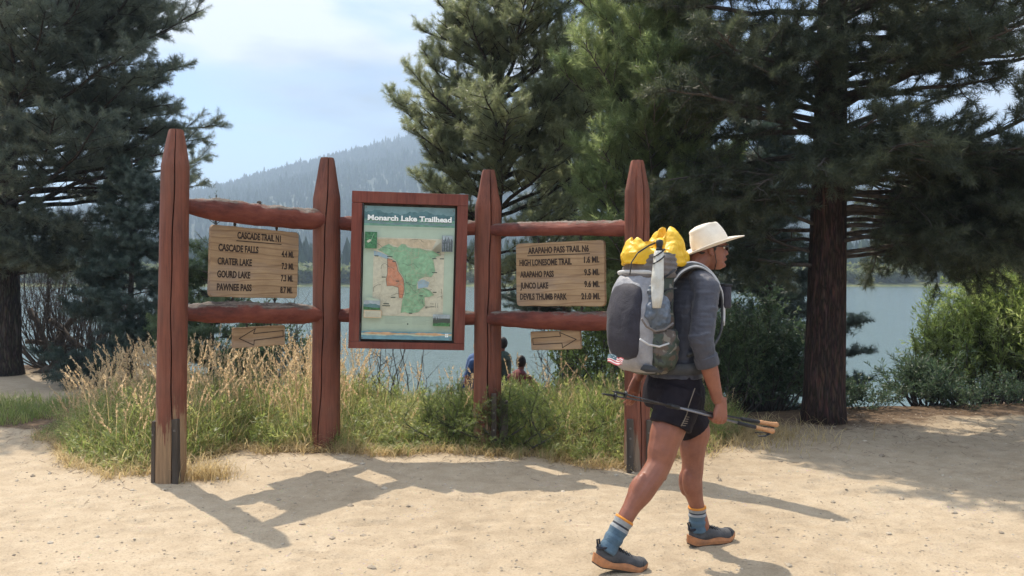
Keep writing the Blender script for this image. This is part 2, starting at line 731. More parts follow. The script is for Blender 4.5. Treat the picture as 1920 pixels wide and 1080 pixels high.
# hills: ridge heights read along the photograph's skyline
def hill(name, D, depth, ridge, m, seed, base=-2.0):
    n_u, n_v = 220, 46
    pxs = np.array([r[0] for r in ridge], dtype=float)
    pys = np.array([r[1] for r in ridge], dtype=float)
    Xs = (pxs - 960) / F * (D + depth)
    Zs = CAMZ + (496 - pys) / F * (D + depth)
    xs = np.linspace(Xs[0], Xs[-1], n_u)
    zr = np.interp(xs, Xs, Zs)
    ker = np.ones(7) / 7
    zr = np.convolve(np.pad(zr, 3, 'edge'), ker, 'valid')
    V = []
    for j in range(n_v):
        t = j / (n_v - 1)
        if t <= 0.75:
            q = t / 0.75
            yy = D + depth * q
            prof = q ** 1.0
        else:
            q = (t - 0.75) / 0.25
            yy = D + depth * (1 + 0.6 * q)
            prof = 1 - q
        P = np.stack([xs, np.full(n_u, yy), np.zeros(n_u)], 1)
        zz = base + (zr - base) * prof + vnoise(P, 1 / 160, seed, 4) * 14 * (prof * (1 - prof) * 4)
        V.append(np.stack([xs, np.full(n_u, yy), zz], 1))
    V = np.concatenate(V)
    ii = (np.arange(n_v - 1)[:, None] * n_u + np.arange(n_u - 1)[None, :]).ravel()
    q4 = np.stack([ii, ii + 1, ii + n_u + 1, ii + n_u], 1)
    o = mesh_np(name, V, [q4], m, smooth=True)
    o['kind'] = 'structure'
    return V.reshape(n_v, n_u, 3)


M['hill'] = simple('forest_floor', (0.018, 0.030, 0.018), (0.032, 0.045, 0.026), 0.02, 0.95, 0.3, 0.4, 1.0)
M['far_conifer'] = leaf_mat('far_conifer', [(0.2, (0.018, 0.035, 0.02)), (0.6, (0.035, 0.06, 0.03)), (1.0, (0.06, 0.085, 0.04))], 0.8, 0.1, nscale=0.01, spec=0.1)
HV = hill('hillside', 520, 900,
          [(-1100, 470), (-500, 455), (-100, 440), (200, 405), (330, 378), (420, 352), (500, 322), (565, 303), (640, 280), (705, 264),
           (800, 232), (920, 205), (1050, 215), (1200, 250), (1400, 300), (1650, 340), (2000, 380), (2600, 430), (3000, 470)], M['hill'], 3)
HV2 = hill('distant_ridge', 1560, 700,
           [(-2400, 430), (-1200, 420), (-400, 400), (100, 385), (300, 368), (380, 348), (460, 328), (560, 300), (700, 285), (900, 300), (1400, 350), (2400, 400), (3400, 440)], M['hill'], 9)


def cone_forest(name, P, H, rw, m, seed, label=None):
    rng = np.random.default_rng(seed)
    n = len(P)
    k = 6
    lev = [(0.02, 1.0), (0.35, 0.62), (0.34, 0.86), (0.66, 0.34), (0.65, 0.52), (1.0, 0.0)]
    ang = rng.uniform(0, 6.28, n)
    V = []
    for (h, r) in lev:
        for j in range(k):
            a = ang + 2 * math.pi * j / k
            jit = rng.uniform(0.65, 1.25, n)
            V.append(np.stack([P[:, 0] + np.cos(a) * rw * r * jit, P[:, 1] + np.sin(a) * rw * r * jit, P[:, 2] + h * H], 1))
    V = np.stack(V, 1)                           # n, lev*k, 3
    fs = []
    for (a, b) in ((0, 1), (2, 3), (4, 5)):
        for j in range(k):
            fs.append([a * k + j, a * k + (j + 1) % k, b * k + (j + 1) % k, b * k + j])
    fs = np.array(fs)
    idx = (np.arange(n)[:, None, None] * (len(lev) * k) + fs[None]).reshape(-1, 4)
    o = mesh_np(name, V.reshape(-1, 3), [idx], m)
    return o


rng = np.random.default_rng(21)


def on_hill(HV, n, seed, vmax=0.80, xlim=None):
    r = np.random.default_rng(seed)
    n_v, n_u = HV.shape[:2]
    u = r.uniform(0, n_u - 1.001, n)
    v = r.uniform(0, (n_v - 1) * vmax, n)
    i, j = u.astype(int), v.astype(int)
    fu, fv = (u - i)[:, None], (v - j)[:, None]
    return (HV[j, i] * (1 - fu) * (1 - fv) + HV[j, i + 1] * fu * (1 - fv) + HV[j + 1, i] * (1 - fu) * fv + HV[j + 1, i + 1] * fu * fv)


P1 = on_hill(HV, 90000, 4)
P1 = P1[(P1[:, 0] > -700) & (P1[:, 0] < 1000)]
sc_ = rng.uniform(0.45, 1.1, len(P1)) * (1 + 0.35 * vnoise(P1, 1 / 60, 3, 2)) * np.where(rng.uniform(0, 1, len(P1)) < 0.06, 1.5, 1.0)
tag(cone_forest('hillside_forest', P1 - np.array([0, 0, 1.0]), 11.5 * sc_, 2.3 * sc_, M['far_conifer'], 5), kind='stuff')
P2 = on_hill(HV2, 16000, 6)
P2 = P2[(P2[:, 0] > -1400) & (P2[:, 0] < 600)]
sc2 = rng.uniform(0.6, 1.3, len(P2))
tag(cone_forest('distant_forest', P2 - np.array([0, 0, 2.0]), 10 * sc2, 3 * sc2, M['far_conifer'], 8), kind='stuff')

# air between here and the hills
def haze_box():
    m = bpy.data.materials.new('haze_air')
    m.use_nodes = True
    m.node_tree.nodes.clear()
    node, ln = nt_tools(m.node_tree)
    out = node('OutputMaterial')
    v = node('VolumePrincipled')
    v.inputs['Color'].default_value = (0.62, 0.79, 1.0, 1)
    v.inputs['Density'].default_value = HAZE
    v.inputs['Anisotropy'].default_value = 0.1
    ln(v.outputs[0], out.inputs['Volume'])
    mb = MB()
    mb.box((0, 1540, 160), (7000, 3300, 336))
    o = mb.build('haze', m)
    o['kind'] = 'stuff'
    return o


HAZE = 0.00068
haze_box()

# ------------------------------------------------------------------ the log sign frame
def paint_mat(name, wear=None, c1=(0.105, 0.036, 0.023), c2=(0.235, 0.078, 0.045), bare=(0.34, 0.215, 0.12)):
    """weathered red-brown stain over wood; 'wear' = height below which the stain has gone"""
    m, node, ln, b, out = mat(name)
    c = node('TexCoord')
    vec = c.outputs['Object']
    t = noise_tex(node, ln, 5, 5, 0.6, vec=vec, sc3=(1, 1, 0.35))
    r = ramp(node('ValToRGB'), [(0.3, c1), (0.7, c2)])
    ln(t.outputs['Fac'], r.inputs[0])
    g = noise_tex(node, ln, 60, 4, 0.7, vec=vec, sc3=(1, 1, 0.05))
    gr = ramp(node('ValToRGB'), [(0.3, (0.45, 0.42, 0.42)), (0.5, (0.95, 0.95, 0.95)), (0.75, (1.3, 1.25, 1.2))])
    ln(g.outputs['Fac'], gr.inputs[0])
    col = mix(node, ln, 0.7, r.outputs[0], gr.outputs[0], 'MULTIPLY')
    fade = noise_tex(node, ln, 1.6, 5, 0.65, vec=vec, sc3=(1.5, 1.5, 0.6))
    fdr = ramp(node('ValToRGB'), [(0.48, (0, 0, 0)), (0.70, (0.55, 0.55, 0.55))])
    ln(fade.outputs['Fac'], fdr.inputs[0])
    col = mix(node, ln, fdr.outputs[0], col, (0.17, 0.085, 0.058))
    # flaked spots
    fl = noise_tex(node, ln, 13, 6, 0.75, vec=vec, sc3=(1, 1, 0.5))
    fr = ramp(node('ValToRGB'), [(0.66, (0, 0, 0)), (0.70, (1, 1, 1))])
    ln(fl.outputs['Fac'], fr.inputs[0])
    wood = ramp(node('ValToRGB'), [(0.3, tuple(0.55 * q for q in bare)), (0.7, bare)])
    ln(g.outputs['Fac'], wood.inputs[0])
    col = mix(node, ln, mix(node, ln, 1.0, fr.outputs[0], (0.55, 0.55, 0.55), 'MULTIPLY'), col, wood.outputs[0])
    if wear is not None:
        s = node('SeparateXYZ')
        ln(vec, s.inputs[0])
        w = noise_tex(node, ln, 11, 6, 0.75, vec=vec, sc3=(1.2, 1.2, 0.09))
        a1 = node('Math', operation='MULTIPLY_ADD')
        ln(w.outputs['Fac'], a1.inputs[0])
        a1.inputs[1].default_value = 1.7
        a1.inputs[2].default_value = wear - 0.85
        a2 = node('Math', operation='SUBTRACT')
        ln(a1.outputs[0], a2.inputs[0])
        ln(s.outputs['Z'], a2.inputs[1])
        wr = ramp(node('ValToRGB'), [(0.45, (0, 0, 0)), (0.6, (1, 1, 1))])
        a3 = node('Math', operation='MULTIPLY_ADD')
        ln(a2.outputs[0], a3.inputs[0])
        a3.inputs[1].default_value = 2.0
        a3.inputs[2].default_value = 0.5
        ln(a3.outputs[0], wr.inputs[0])
        col = mix(node, ln, wr.outputs[0], col, wood.outputs[0])
    ln(col, b.inputs['Base Color'])
    b.inputs['Roughness'].default_value = 0.62
    b.inputs['Specular IOR Level'].default_value = 0.3
    hh = mix(node, ln, 0.4, g.outputs['Fac'], fl.outputs['Fac'])
    bump(node, ln, b, hh, 0.7, 0.008)
    return m


def rail_mat():
    """red stain below, bare grey weathered wood along the top (rails run along local X)"""
    m, node, ln, b, out = mat('weathered_rail')
    c = node('TexCoord')
    vec = c.outputs['Object']
    t = noise_tex(node, ln, 6, 5, 0.65, vec=vec, sc3=(0.4, 1, 1))
    r = ramp(node('ValToRGB'), [(0.3, (0.055, 0.020, 0.016)), (0.5, (0.155, 0.043, 0.030)), (0.75, (0.26, 0.085, 0.055))])
    ln(t.outputs['Fac'], r.inputs[0])
    g = noise_tex(node, ln, 55, 5, 0.7, vec=vec, sc3=(0.08, 1, 1))
    wood = ramp(node('ValToRGB'), [(0.34, (0.04, 0.03, 0.026)), (0.52, (0.14, 0.11, 0.09)), (0.74, (0.30, 0.26, 0.22))])
    ln(g.outputs['Fac'], wood.inputs[0])
    s = node('SeparateXYZ')
    ln(vec, s.inputs[0])
    w = noise_tex(node, ln, 9, 6, 0.7, vec=vec, sc3=(0.35, 1, 1))
    a1 = node('Math', operation='MULTIPLY_ADD')
    ln(w.outputs['Fac'], a1.inputs[0])
    a1.inputs[1].default_value = 0.16
    a1.inputs[2].default_value = -0.128
    a2 = node('Math', operation='ADD')
    ln(a1.outputs[0], a2.inputs[0])
    ln(s.outputs['Z'], a2.inputs[1])
    a3 = node('Math', operation='MULTIPLY_ADD')
    ln(a2.outputs[0], a3.inputs[0])
    a3.inputs[1].default_value = 60
    a3.inputs[2].default_value = 0.0
    a3.use_clamp = True
    fl = ramp(node('ValToRGB'), [(0.68, (0, 0, 0)), (0.72, (0.7, 0.7, 0.7))])
    ln(w.outputs['Fac'], fl.inputs[0])
    f = mix(node, ln, 1.0, a3.outputs[0], fl.outputs[0], 'LIGHTEN')
    ln(mix(node, ln, f, r.outputs[0], wood.outputs[0]), b.inputs['Base Color'])
    b.inputs['Roughness'].default_value = 0.75
    b.inputs['Specular IOR Level'].default_value = 0.25
    hh = mix(node, ln, 0.5, g.outputs['Fac'], w.outputs['Fac'])
    bump(node, ln, b, hh, 1.0, 0.02)
    return m


M['paint_worn'] = paint_mat('stained_post_worn_foot', 0.50)
M['paint'] = paint_mat('stained_post', -0.1)
M['paint_grey'] = paint_mat('stained_post_grey_foot', 0.12, bare=(0.27, 0.19, 0.13))
M['paint_mid'] = paint_mat('stained_post_pale_foot', 0.2)
M['rail'] = rail_mat()
M['old_board'] = simple('old_dark_board', (0.035, 0.028, 0.022), (0.11, 0.085, 0.065), 14, 0.85, 50, 0.5, 0.006, sc3=(1, 1, 0.12))
M['steel'] = simple('dull_steel', (0.10, 0.095, 0.09), (0.2, 0.19, 0.18), 30, 0.45, 0, 0, metal=0.8)
M['iron'] = simple('dark_iron', (0.02, 0.018, 0.016), (0.05, 0.042, 0.035), 60, 0.6, 0, 0, metal=0.3)

frame = thing('trailhead_sign_frame', (-0.75, 7.0, 0), 'red-brown log frame of four pointed posts with cross rails, standing in the grass', 'sign frame')
FO = Vector(frame.location)


def post(name, base, top, r0, r1, crack, drift, tip_h, m, seed, extra=()):
    rng = random.Random(seed)
    base = Vector(base) - Vector((0, 0, 0.25))
    axis = Vector(top) - base
    Hh = axis.length
    N = 46
    levels = list(np.linspace(0, Hh - tip_h, 54)) + [Hh - tip_h * q for q in (0.97, 0.75, 0.5, 0.25, 0.06, 0.0)]
    rings = []
    ph = rng.uniform(0, 6)
    P = []
    for z in levels:
        t = z / Hh
        th = crack + drift * (t - 0.5) + 0.10 * math.sin(t * 7 + ph) + 0.03 * math.sin(t * 31 + ph)
        r = r0 + (r1 - r0) * t
        ktip = 1.0
        if z > Hh - tip_h:
            q = (z - (Hh - tip_h)) / tip_h
            ktip = 1 - 0.46 * q ** 1.1
            if q > 0.93:
                ktip -= 0.05 * (q - 0.93) / 0.07
        ring = []
        angs = [th - 0.05, th, th + 0.05] + [th + 0.05 + (2 * math.pi - 0.10) * (k + 1) / (N + 1) for k in range(N)]
        cd_ = 0.055 * min(1, max(0.0, (t - 0.03) * 6)) * (0.75 + 0.25 * math.sin(t * 19 + ph))
        for k, a in enumerate(angs):
            rr = r * (1 + 0.03 * math.sin(2 * a + ph) + 0.018 * math.sin(3 * a + t * 5 + ph) + 0.012 * math.sin(5 * a - t * 11))
            if ktip < 1:
                fa = (a + ph) % (math.pi / 3) - math.pi / 6      # axe-cut facets
                fac = math.cos(math.pi / 6) / math.cos(fa)
                w = min(1, (1 - ktip) * 4)
                rr = rr * ktip * (1 - w + w * (0.93 * fac + 0.07))
            if k == 1:
                rr -= cd_
            for (ea, ed) in extra:
                dd = abs(((a - ea - 0.06 * math.sin(t * 9) + math.pi) % (2 * math.pi)) - math.pi)
                if dd < 0.09:
                    rr -= ed * (1 - dd / 0.09)
            ring.append(base + axis * t + Vector((math.cos(a) * rr, math.sin(a) * rr, 0)) - FO)
        rings.append(ring)
    mb = MB().rings(rings)
    o = mb.build(name, m, frame, smooth=False)
    # keep flat tip and crack crisp, round sides smooth
    for p in o.data.polygons:
        p.use_smooth = True
    try:
        o.data.set_sharp_from_angle(angle=R(38))
    except Exception:
        pass
    return o


B1, B2, B3, B4 = on_ground(318, 903), Vector((at(609, 600, 7.52).x, 7.52, 0)), Vector((at(913, 600, 7.58).x, 7.58, 0)), on_ground(1194, 879)
Y1, Y4 = B1.y, B4.y
T1, T2, T3, T4 = at(330, 243, Y1), at(614, 296, 7.52), at(916, 319, 7.58), at(1195, 301, Y4)
p1 = post('post', B1, T1, 0.108, 0.096, -1.25, -0.15, 0.27, M['paint_worn'], 1)
p2 = post('post', B2, T2, 0.125, 0.118, -1.62, 0.85, 0.36, M['paint'], 2)
p3 = post('post', B3, T3, 0.122, 0.112, -1.45, 0.1, 0.33, M['paint_mid'], 3, extra=((-1.2, 0.012),))
p4 = post('post', B4, T4, 0.099, 0.094, -1.3, 0.2, 0.24, M['paint_grey'], 4, extra=((-1.9, 0.012), (-1.0, 0.014), (-0.6, 0.01)))


def side_plank(p, c, s, bolts, lean=0.0):
    mb = MB()
    Mr = Matrix.Rotation(lean, 3, 'Y')
    mb.box(Vector(c) - FO, s, Mr, 0.006)
    o = mb.build('side_plank', M['old_board'], p)
    for bz in bolts:
        bb = MB()
        bb.tube([Vector((c[0], c[1] - s[1] / 2 - 0.004, bz)) - FO, Vector((c[0], c[1] - s[1] / 2 + 0.01, bz)) - FO], 0.009, 8)
        bb.build('bolt', M['steel'], p)
    return o


side_plank(p1, (B1.x - 0.098, B1.y - 0.012, 0.18), (0.028, 0.10, 0.56), [0.36], 0.02)
side_plank(p1, (B1.x + 0.080, B1.y - 0.055, 0.20), (0.045, 0.10, 0.56), [0.40])
side_plank(p3, (B3.x + 0.065, B3.y - 0.13, 0.22), (0.045, 0.06, 0.55), [0.33, 0.18])
side_plank(p3, (B3.x + 0.15, B3.y - 0.04, 0.17), (0.075, 0.09, 0.50), [])
side_plank(p4, (B4.x - 0.067, B4.y - 0.088, 0.16), (0.05, 0.045, 0.50), [0.34, 0.26, 0.12])
side_plank(p4, (B4.x + 0.085, B4.y - 0.045, 0.16), (0.045, 0.08, 0.48), [0.30])


def rail(a, b, ra, rb, seed, pa=0.16, pb=0.12, ta=0.45, tb=0.6):
    a, b = Vector(a), Vector(b)
    L = (b - a).length
    u = (b - a).normalized()
    w = Vector((0, 0, 1)).cross(u).normalized()
    v = u.cross(w)
    rng = random.Random(seed)
    ph = [rng.uniform(0, 6) for _ in range(6)]
    N, K = 26, 90
    aj = np.arange(N) * 2 * math.pi / N
    nz = [vnoise(np.stack([np.full(N, L * i / K * 5 + seed * 7), np.cos(aj) * 1.6, np.sin(aj) * 1.6], 1), 1.0, seed, 3, 0.6) for i in range(K + 1)]
    rings = []
    for i in range(K + 1):
        x = L * i / K
        t = i / K
        r = ra + (rb - ra) * t
        k = 1.0
        if x < pa:
            k = ta + (1 - ta) * (x / pa) ** 0.8
        if L - x < pb:
            k = min(k, tb + (1 - tb) * (max(0.0, L - x) / pb) ** 0.8)
        ring = []
        for j in range(N):
            an = 2 * math.pi * j / N
            q = 1 + 0.08 * nz[i][j] + 0.05 * math.sin(2 * an + ph[0] + t * 3) + 0.035 * math.sin(3 * an + ph[1] - t * 5) + 0.02 * math.sin(x * 14 + ph[2] + an) + 0.015 * math.sin(x * 37 + ph[3] + 2 * an)
            if math.sin(an) > 0.55:      # broken bark ridges along the top
                q += 0.08 * math.sin(x * 23 + ph[4]) * math.sin(x * 9.1 + ph[5] + 3 * an) + rng.uniform(-0.06, 0.06)
            rr = r * k * q
            ring.append(Vector((x - L / 2, math.cos(an) * rr, math.sin(an) * rr + 0.012 * math.sin(t * 3.1 + ph[3]))))
        rings.append(ring)
    mb = MB().rings(rings)
    # a knot stub on the top
    o = mb.build('rail', M['rail'], frame, smooth=True)
    Mx = Matrix((u, w, v)).transposed().to_4x4()
    Mx.translation = (a + b) / 2 - FO
    o.matrix_basis = Mx
    return o


rl1 = rail(at(334, 386, Y1 + 0.02), at(606, 411, 7.48), 0.083, 0.087, 11, 0.30, 0.14, 0.5, 0.75)
rail(at(332, 590, Y1 + 0.02), at(606, 587, 7.48), 0.080, 0.084, 12, 0.26, 0.22, 0.55, 0.5)
rail(at(606, 415, 7.54), at(915, 431, 7.6), 0.074, 0.070, 13, 0.26, 0.24, 0.55, 0.6)
rail(at(606, 590, 7.54), at(915, 599, 7.6), 0.070, 0.068, 14, 0.26, 0.24, 0.6, 0.6)
rail(at(915, 434, 7.54), at(1193, 426, Y4 + 0.02), 0.058, 0.068, 15, 0.2, 0.14, 0.75, 0.6)
rail(at(912, 598, 7.54), at(1193, 600, Y4 + 0.02), 0.072, 0.076, 16, 0.2, 0.2, 0.7, 0.6)
kb = MB()
kb.ell((0, 0, 0), (0.022, 0.016, 0.016), 8, 6)
kb.build('knot', M['old_board'], rl1, True, (0.02, -0.005, 0.086))


# ------------------------------------------------------------------ hanging wooden signs
def wood_sign_mat():
    m, node, ln, b, out = mat('sign_wood')
    c = node('TexCoord')
    vec = c.outputs['Object']
    t = noise_tex(node, ln, 3.2, 5, 0.6, vec=vec, sc3=(0.5, 1, 1), dist=0.4)
    r = ramp(node('ValToRGB'), [(0.3, (0.29, 0.185, 0.10)), (0.55, (0.39, 0.265, 0.15)), (0.75, (0.47, 0.335, 0.20))])
    ln(t.outputs['Fac'], r.inputs[0])
    w = node('TexWave', bands_direction='Z')
    w.inputs['Scale'].default_value = 5.0
    w.inputs['Distortion'].default_value = 14.0
    w.inputs['Detail'].default_value = 3
    w.inputs['Detail Scale'].default_value = 0.7
    mpn = node('Mapping')
    mpn.inputs['Scale'].default_value = (0.22, 1, 1)
    ln(vec, mpn.inputs['Vector'])
    ln(mpn.outputs[0], w.inputs['Vector'])
    wr = ramp(node('ValToRGB'), [(0.0, (0.66, 0.6, 0.58)), (0.16, (1, 1, 1))])
    ln(w.outputs['Fac'], wr.inputs[0])
    col = mix(node, ln, 0.75, r.outputs[0], wr.outputs[0], 'MULTIPLY')
    g = noise_tex(node, ln, 70, 4, 0.7, vec=vec, sc3=(0.04, 1, 1))
    gr = ramp(node('ValToRGB'), [(0.3, (0.72, 0.7, 0.7)), (0.6, (1.05, 1.05, 1.05))])
    ln(g.outputs['Fac'], gr.inputs[0])
    col = mix(node, ln, 0.7, col, gr.outputs[0], 'MULTIPLY')
    # grey weather stains
    s = noise_tex(node, ln, 2.4, 5, 0.65, vec=vec, sc3=(0.35, 1, 1.6))
    sr = ramp(node('ValToRGB'), [(0.52, (0, 0, 0)), (0.68, (0.65, 0.65, 0.65))])
    ln(s.outputs['Fac'], sr.inputs[0])
    col = mix(node, ln, sr.outputs[0], col, (0.23, 0.18, 0.155))
    ln(col, b.inputs['Base Color'])
    b.inputs['Roughness'].default_value = 0.7
    b.inputs['Specular IOR Level'].default_value = 0.25
    bump(node, ln, b, g.outputs['Fac'], 0.35, 0.003)
    return m


M['sign_wood'] = wood_sign_mat()
M['letter'] = simple('routed_letter_paint', (0.022, 0.013, 0.009), (0.055, 0.033, 0.022), 30, 0.8, 0, 0)


def frame_of(TL, TR, BR, BL):
    c = (TL + TR + BR + BL) / 4
    u = ((TR - TL) + (BR - BL)).normalized()
    v = ((TL - BL) + (TR - BR))
    v = (v - u * v.dot(u)).normalized()
    n = u.cross(v)                     # towards the camera when v is up
    w = ((TR - TL).length + (BR - BL).length) / 2
    h = ((TL - BL).length + (TR - BR).length) / 2
    Mx = Matrix((u, -n, v)).transposed().to_4x4()   # local: x right, y away, z up
    Mx.translation = c
    return Mx, w, h


def plane_at(px, py, A, B, off=0.0):
    """point seen at this pixel on the upright plane through A and B, moved 'off' towards the camera"""
    A, B = Vector((A[0], A[1], 0)), Vector((B[0], B[1], 0))
    n = Vector((0, 0, 1)).cross((B - A).normalized())
    if n.y > 0:
        n = -n
    A = A + n * off
    d = ray(px, py)
    o = Vector((0, 0, CAMZ))
    t = (A - o).dot(n) / d.dot(n)
    return o + d * t


def rounded_board(w, h, th, rad, seed, seg=6, wob=0.002):
    rng = random.Random(seed)
    pts = []
    for (cx, cz, a0) in ((w / 2 - rad, h / 2 - rad, 0), (-w / 2 + rad, h / 2 - rad, 90), (-w / 2 + rad, -h / 2 + rad, 180), (w / 2 - rad, -h / 2 + rad, 270)):
        for k in range(seg + 1):
            a = R(a0 + 90 * k / seg)
            pts.append((cx + rad * math.cos(a), cz + rad * math.sin(a)))
        # a couple of points along the next side, slightly uneven
    out = []
    n = len(pts)
    for i in range(n):
        x0, z0 = pts[i]
        x1, z1 = pts[(i + 1) % n]
        out.append((x0, z0))
        d = math.hypot(x1 - x0, z1 - z0)
        if d > 0.1:
            for k in range(1, 10):
                out.append((x0 + (x1 - x0) * k / 10 + rng.uniform(-wob, wob), z0 + (z1 - z0) * k / 10 + rng.uniform(-wob, wob)))
    mb = MB()
    b = 0.004
    rings = []
    for (yy, ins) in ((-th / 2, b), (-th / 2 + b, 0), (th / 2 - b, 0), (th / 2, b)):
        rings.append([Vector((x * (1 - ins / (w / 2)), yy, z * (1 - ins / (h / 2)))) for x, z in out])
    return mb.rings([r[::-1] for r in rings])


def put_text(mb, s, x, z, y, size, xs=0.8, align='LEFT', bold=0.0, width=None, rot=0.0):
    vs, fs = text_mesh(s, size, xs, align, bold)
    if width:
        x0, x1 = min(v.x for v in vs), max(v.x for v in vs)
        k = width / (x1 - x0)
        ref = x0 if align == 'LEFT' else (x1 if align == 'RIGHT' else (x0 + x1) / 2)
        for v in vs:
            v.x = (v.x - ref) * k
    c, sn = math.cos(rot), math.sin(rot)
    mb.add([Vector((x + v.x * c - v.y * sn, y - v.z, z + v.x * sn + v.y * c)) for v in vs], fs)


def trail_sign(Mx, w, h, title, rows, label, seed, geo):
    e = thing('trail_sign', (0, 0, 0), label, 'trail sign', 'routed wooden trail signs')
    e.matrix_basis = Mx
    rounded_board(w, h, 0.038, 0.035, seed).build('board', M['sign_wood'], e)
    mb = MB()
    yf = -0.0205
    cap = geo['cap'] * h
    size = cap / 0.66
    BOLD = 0.0024
    tx, tz, tw = geo['title']
    put_text(mb, title, -w / 2 + tx * w, h / 2 - tz * h, yf, size, 0.8, 'LEFT', BOLD, tw * w)
    mb.box((-w / 2 + (tx + tw / 2) * w, yf, h / 2 - (tz + 0.035) * h), ((tw + 0.02) * w, 0.002, 0.007))
    mb.build('lettering', M['letter'], e)
    for (s, x, z, wd, d, dx, dz, dwd) in rows:
        mb = MB()
        put_text(mb, s, -w / 2 + x * w, h / 2 - z * h, yf, size, 0.8, 'LEFT', BOLD, wd * w)
        mb.build('lettering', M['letter'], e)
        mb = MB()
        put_text(mb, d, -w / 2 + dx * w, h / 2 - dz * h, yf, size * 0.96, 0.8, 'LEFT', BOLD, dwd * w)
        mb.build('lettering', M['letter'], e)
    for sx in (0.26, 0.74):
        for sz, up in ((h / 2, 1), (-h / 2, -1)):
            hk = MB()
            x = -w / 2 + sx * w
            hk.tube([(x, 0, sz - up * 0.02), (x, 0, sz + up * 0.045)], 0.0065, 8)
            hk.tube([(x + 0.011 * math.cos(a), 0.0, sz + up * 0.018 + 0.011 * math.sin(a)) for a in np.linspace(0, 2 * math.pi, 11)], 0.004, 6)
            hk.build('hook', M['iron'], e)
    return e


PL = (B1, B2)
PR = (B3, B4)
q = [plane_at(px, py, *PL) for px, py in ((395, 421), (560, 436), (553, 560), (390, 556))]
Mx, w, h = frame_of(*q)
trail_sign(Mx, w, h, 'CASCADE TRAIL N1',
           [('CASCADE FALLS', 0.075, 0.355, 0.44, '4.4 MI.', 0.79, 0.385, 0.15),
            ('CRATER LAKE', 0.07, 0.545, 0.375, '7.3 MI.', 0.795, 0.565, 0.15),
            ('GOURD LAKE', 0.07, 0.725, 0.36, '7.3 MI.', 0.79, 0.745, 0.15),
            ('PAWNEE PASS', 0.07, 0.905, 0.38, '8.7 MI.', 0.785, 0.92, 0.15)],
           'wooden trail sign routed CASCADE TRAIL, hung between two red log rails on the left', 31,
           dict(cap=0.088, title=(0.275, 0.165, 0.50)))
q = [plane_at(px, py, *PR) for px, py in ((970, 456), (1134, 451), (1136, 573), (970, 575))]
Mx, w, h = frame_of(*q)
trail_sign(Mx, w, h, 'ARAPAHO PASS TRAIL N6',
           [('HIGH LONESOME TRAIL', 0.045, 0.355, 0.605, '1.6 MI.', 0.785, 0.335, 0.165),
            ('ARAPAHO PASS', 0.05, 0.54, 0.395, '9.5 MI.', 0.785, 0.525, 0.165),
            ('JUNCO LAKE', 0.05, 0.72, 0.33, '9.6 MI.', 0.785, 0.705, 0.165),
            ('DEVILS THUMB PARK', 0.045, 0.895, 0.545, '21.0 MI.', 0.75, 0.89, 0.205)],
           'wooden trail sign routed ARAPAHO PASS TRAIL, hung between log rails beside the hiker', 32,
           dict(cap=0.088, title=(0.15, 0.165, 0.69)))


def arrow_sign(quad, pts, label, seed):
    Mx, w, h = frame_of(*quad)
    e = thing('arrow_sign', (0, 0, 0), label, 'arrow sign', 'wooden arrow signs')
    e.matrix_basis = Mx
    rounded_board(w, h, 0.032, 0.012, seed, 4).build('board', M['sign_wood'], e)
    mb = MB()
    P = [Vector((-w / 2 + x * w, -0.0165, h / 2 - z * h)) for x, z in pts]
    for a, b in zip(P, P[1:] + P[:1]):
        d = b - a
        ang = -math.atan2(d.z, d.x)
        mb.box((a + b) / 2, (d.length + 0.005, 0.002, 0.0062), Matrix.Rotation(ang, 3, 'Y'))
    mb.build('arrow', M['letter'], e)
    for sx in (0.27, 0.73):
        hk = MB()
        x = -w / 2 + sx * w
        hk.tube([(x, 0, h / 2 - 0.015), (x, 0, h / 2 + 0.03)], 0.006, 8)
        hk.build('hook', M['iron'], e)


arrow_sign([plane_at(px, py, *PL) for px, py in ((437, 615), (533, 609), (532, 647), (435, 653))],
           [(0.10, 0.53), (0.405, 0.10), (0.37, 0.335), (0.955, 0.27), (0.955, 0.57), (0.385, 0.66), (0.375, 0.90)],
           'small wooden sign with an arrow pointing left, below the left log rail', 41)
arrow_sign([plane_at(px, py, *PR) for px, py in ((997, 622), (1089, 618), (1090, 655), (997, 656))],
           [(0.045, 0.36), (0.62, 0.30), (0.605, 0.10), (0.925, 0.48), (0.645, 0.90), (0.64, 0.66), (0.05, 0.70)],
           'small wooden sign with an arrow pointing right, below the right log rail', 42)

# ------------------------------------------------------------------ the framed map
M['frame_paint'] = paint_mat('map_frame_stain', None, (0.13, 0.034, 0.023), (0.215, 0.058, 0.038))


def ink(name, c, var=0.12, scale=14, rough=0.16):
    m, node, ln, b, out = mat(name)
    t = noise_tex(node, ln, scale, 5, 0.6)
    r = ramp(node('ValToRGB'), [(0.3, tuple(q * (1 - var) for q in c)), (0.7, tuple(min(1, q * (1 + var)) for q in c))])
    ln(t.outputs['Fac'], r.inputs[0])
    ln(r.outputs[0], b.inputs['Base Color'])
    b.inputs['Roughness'].default_value = rough
    b.inputs['Specular IOR Level'].default_value = 0.4
    return m


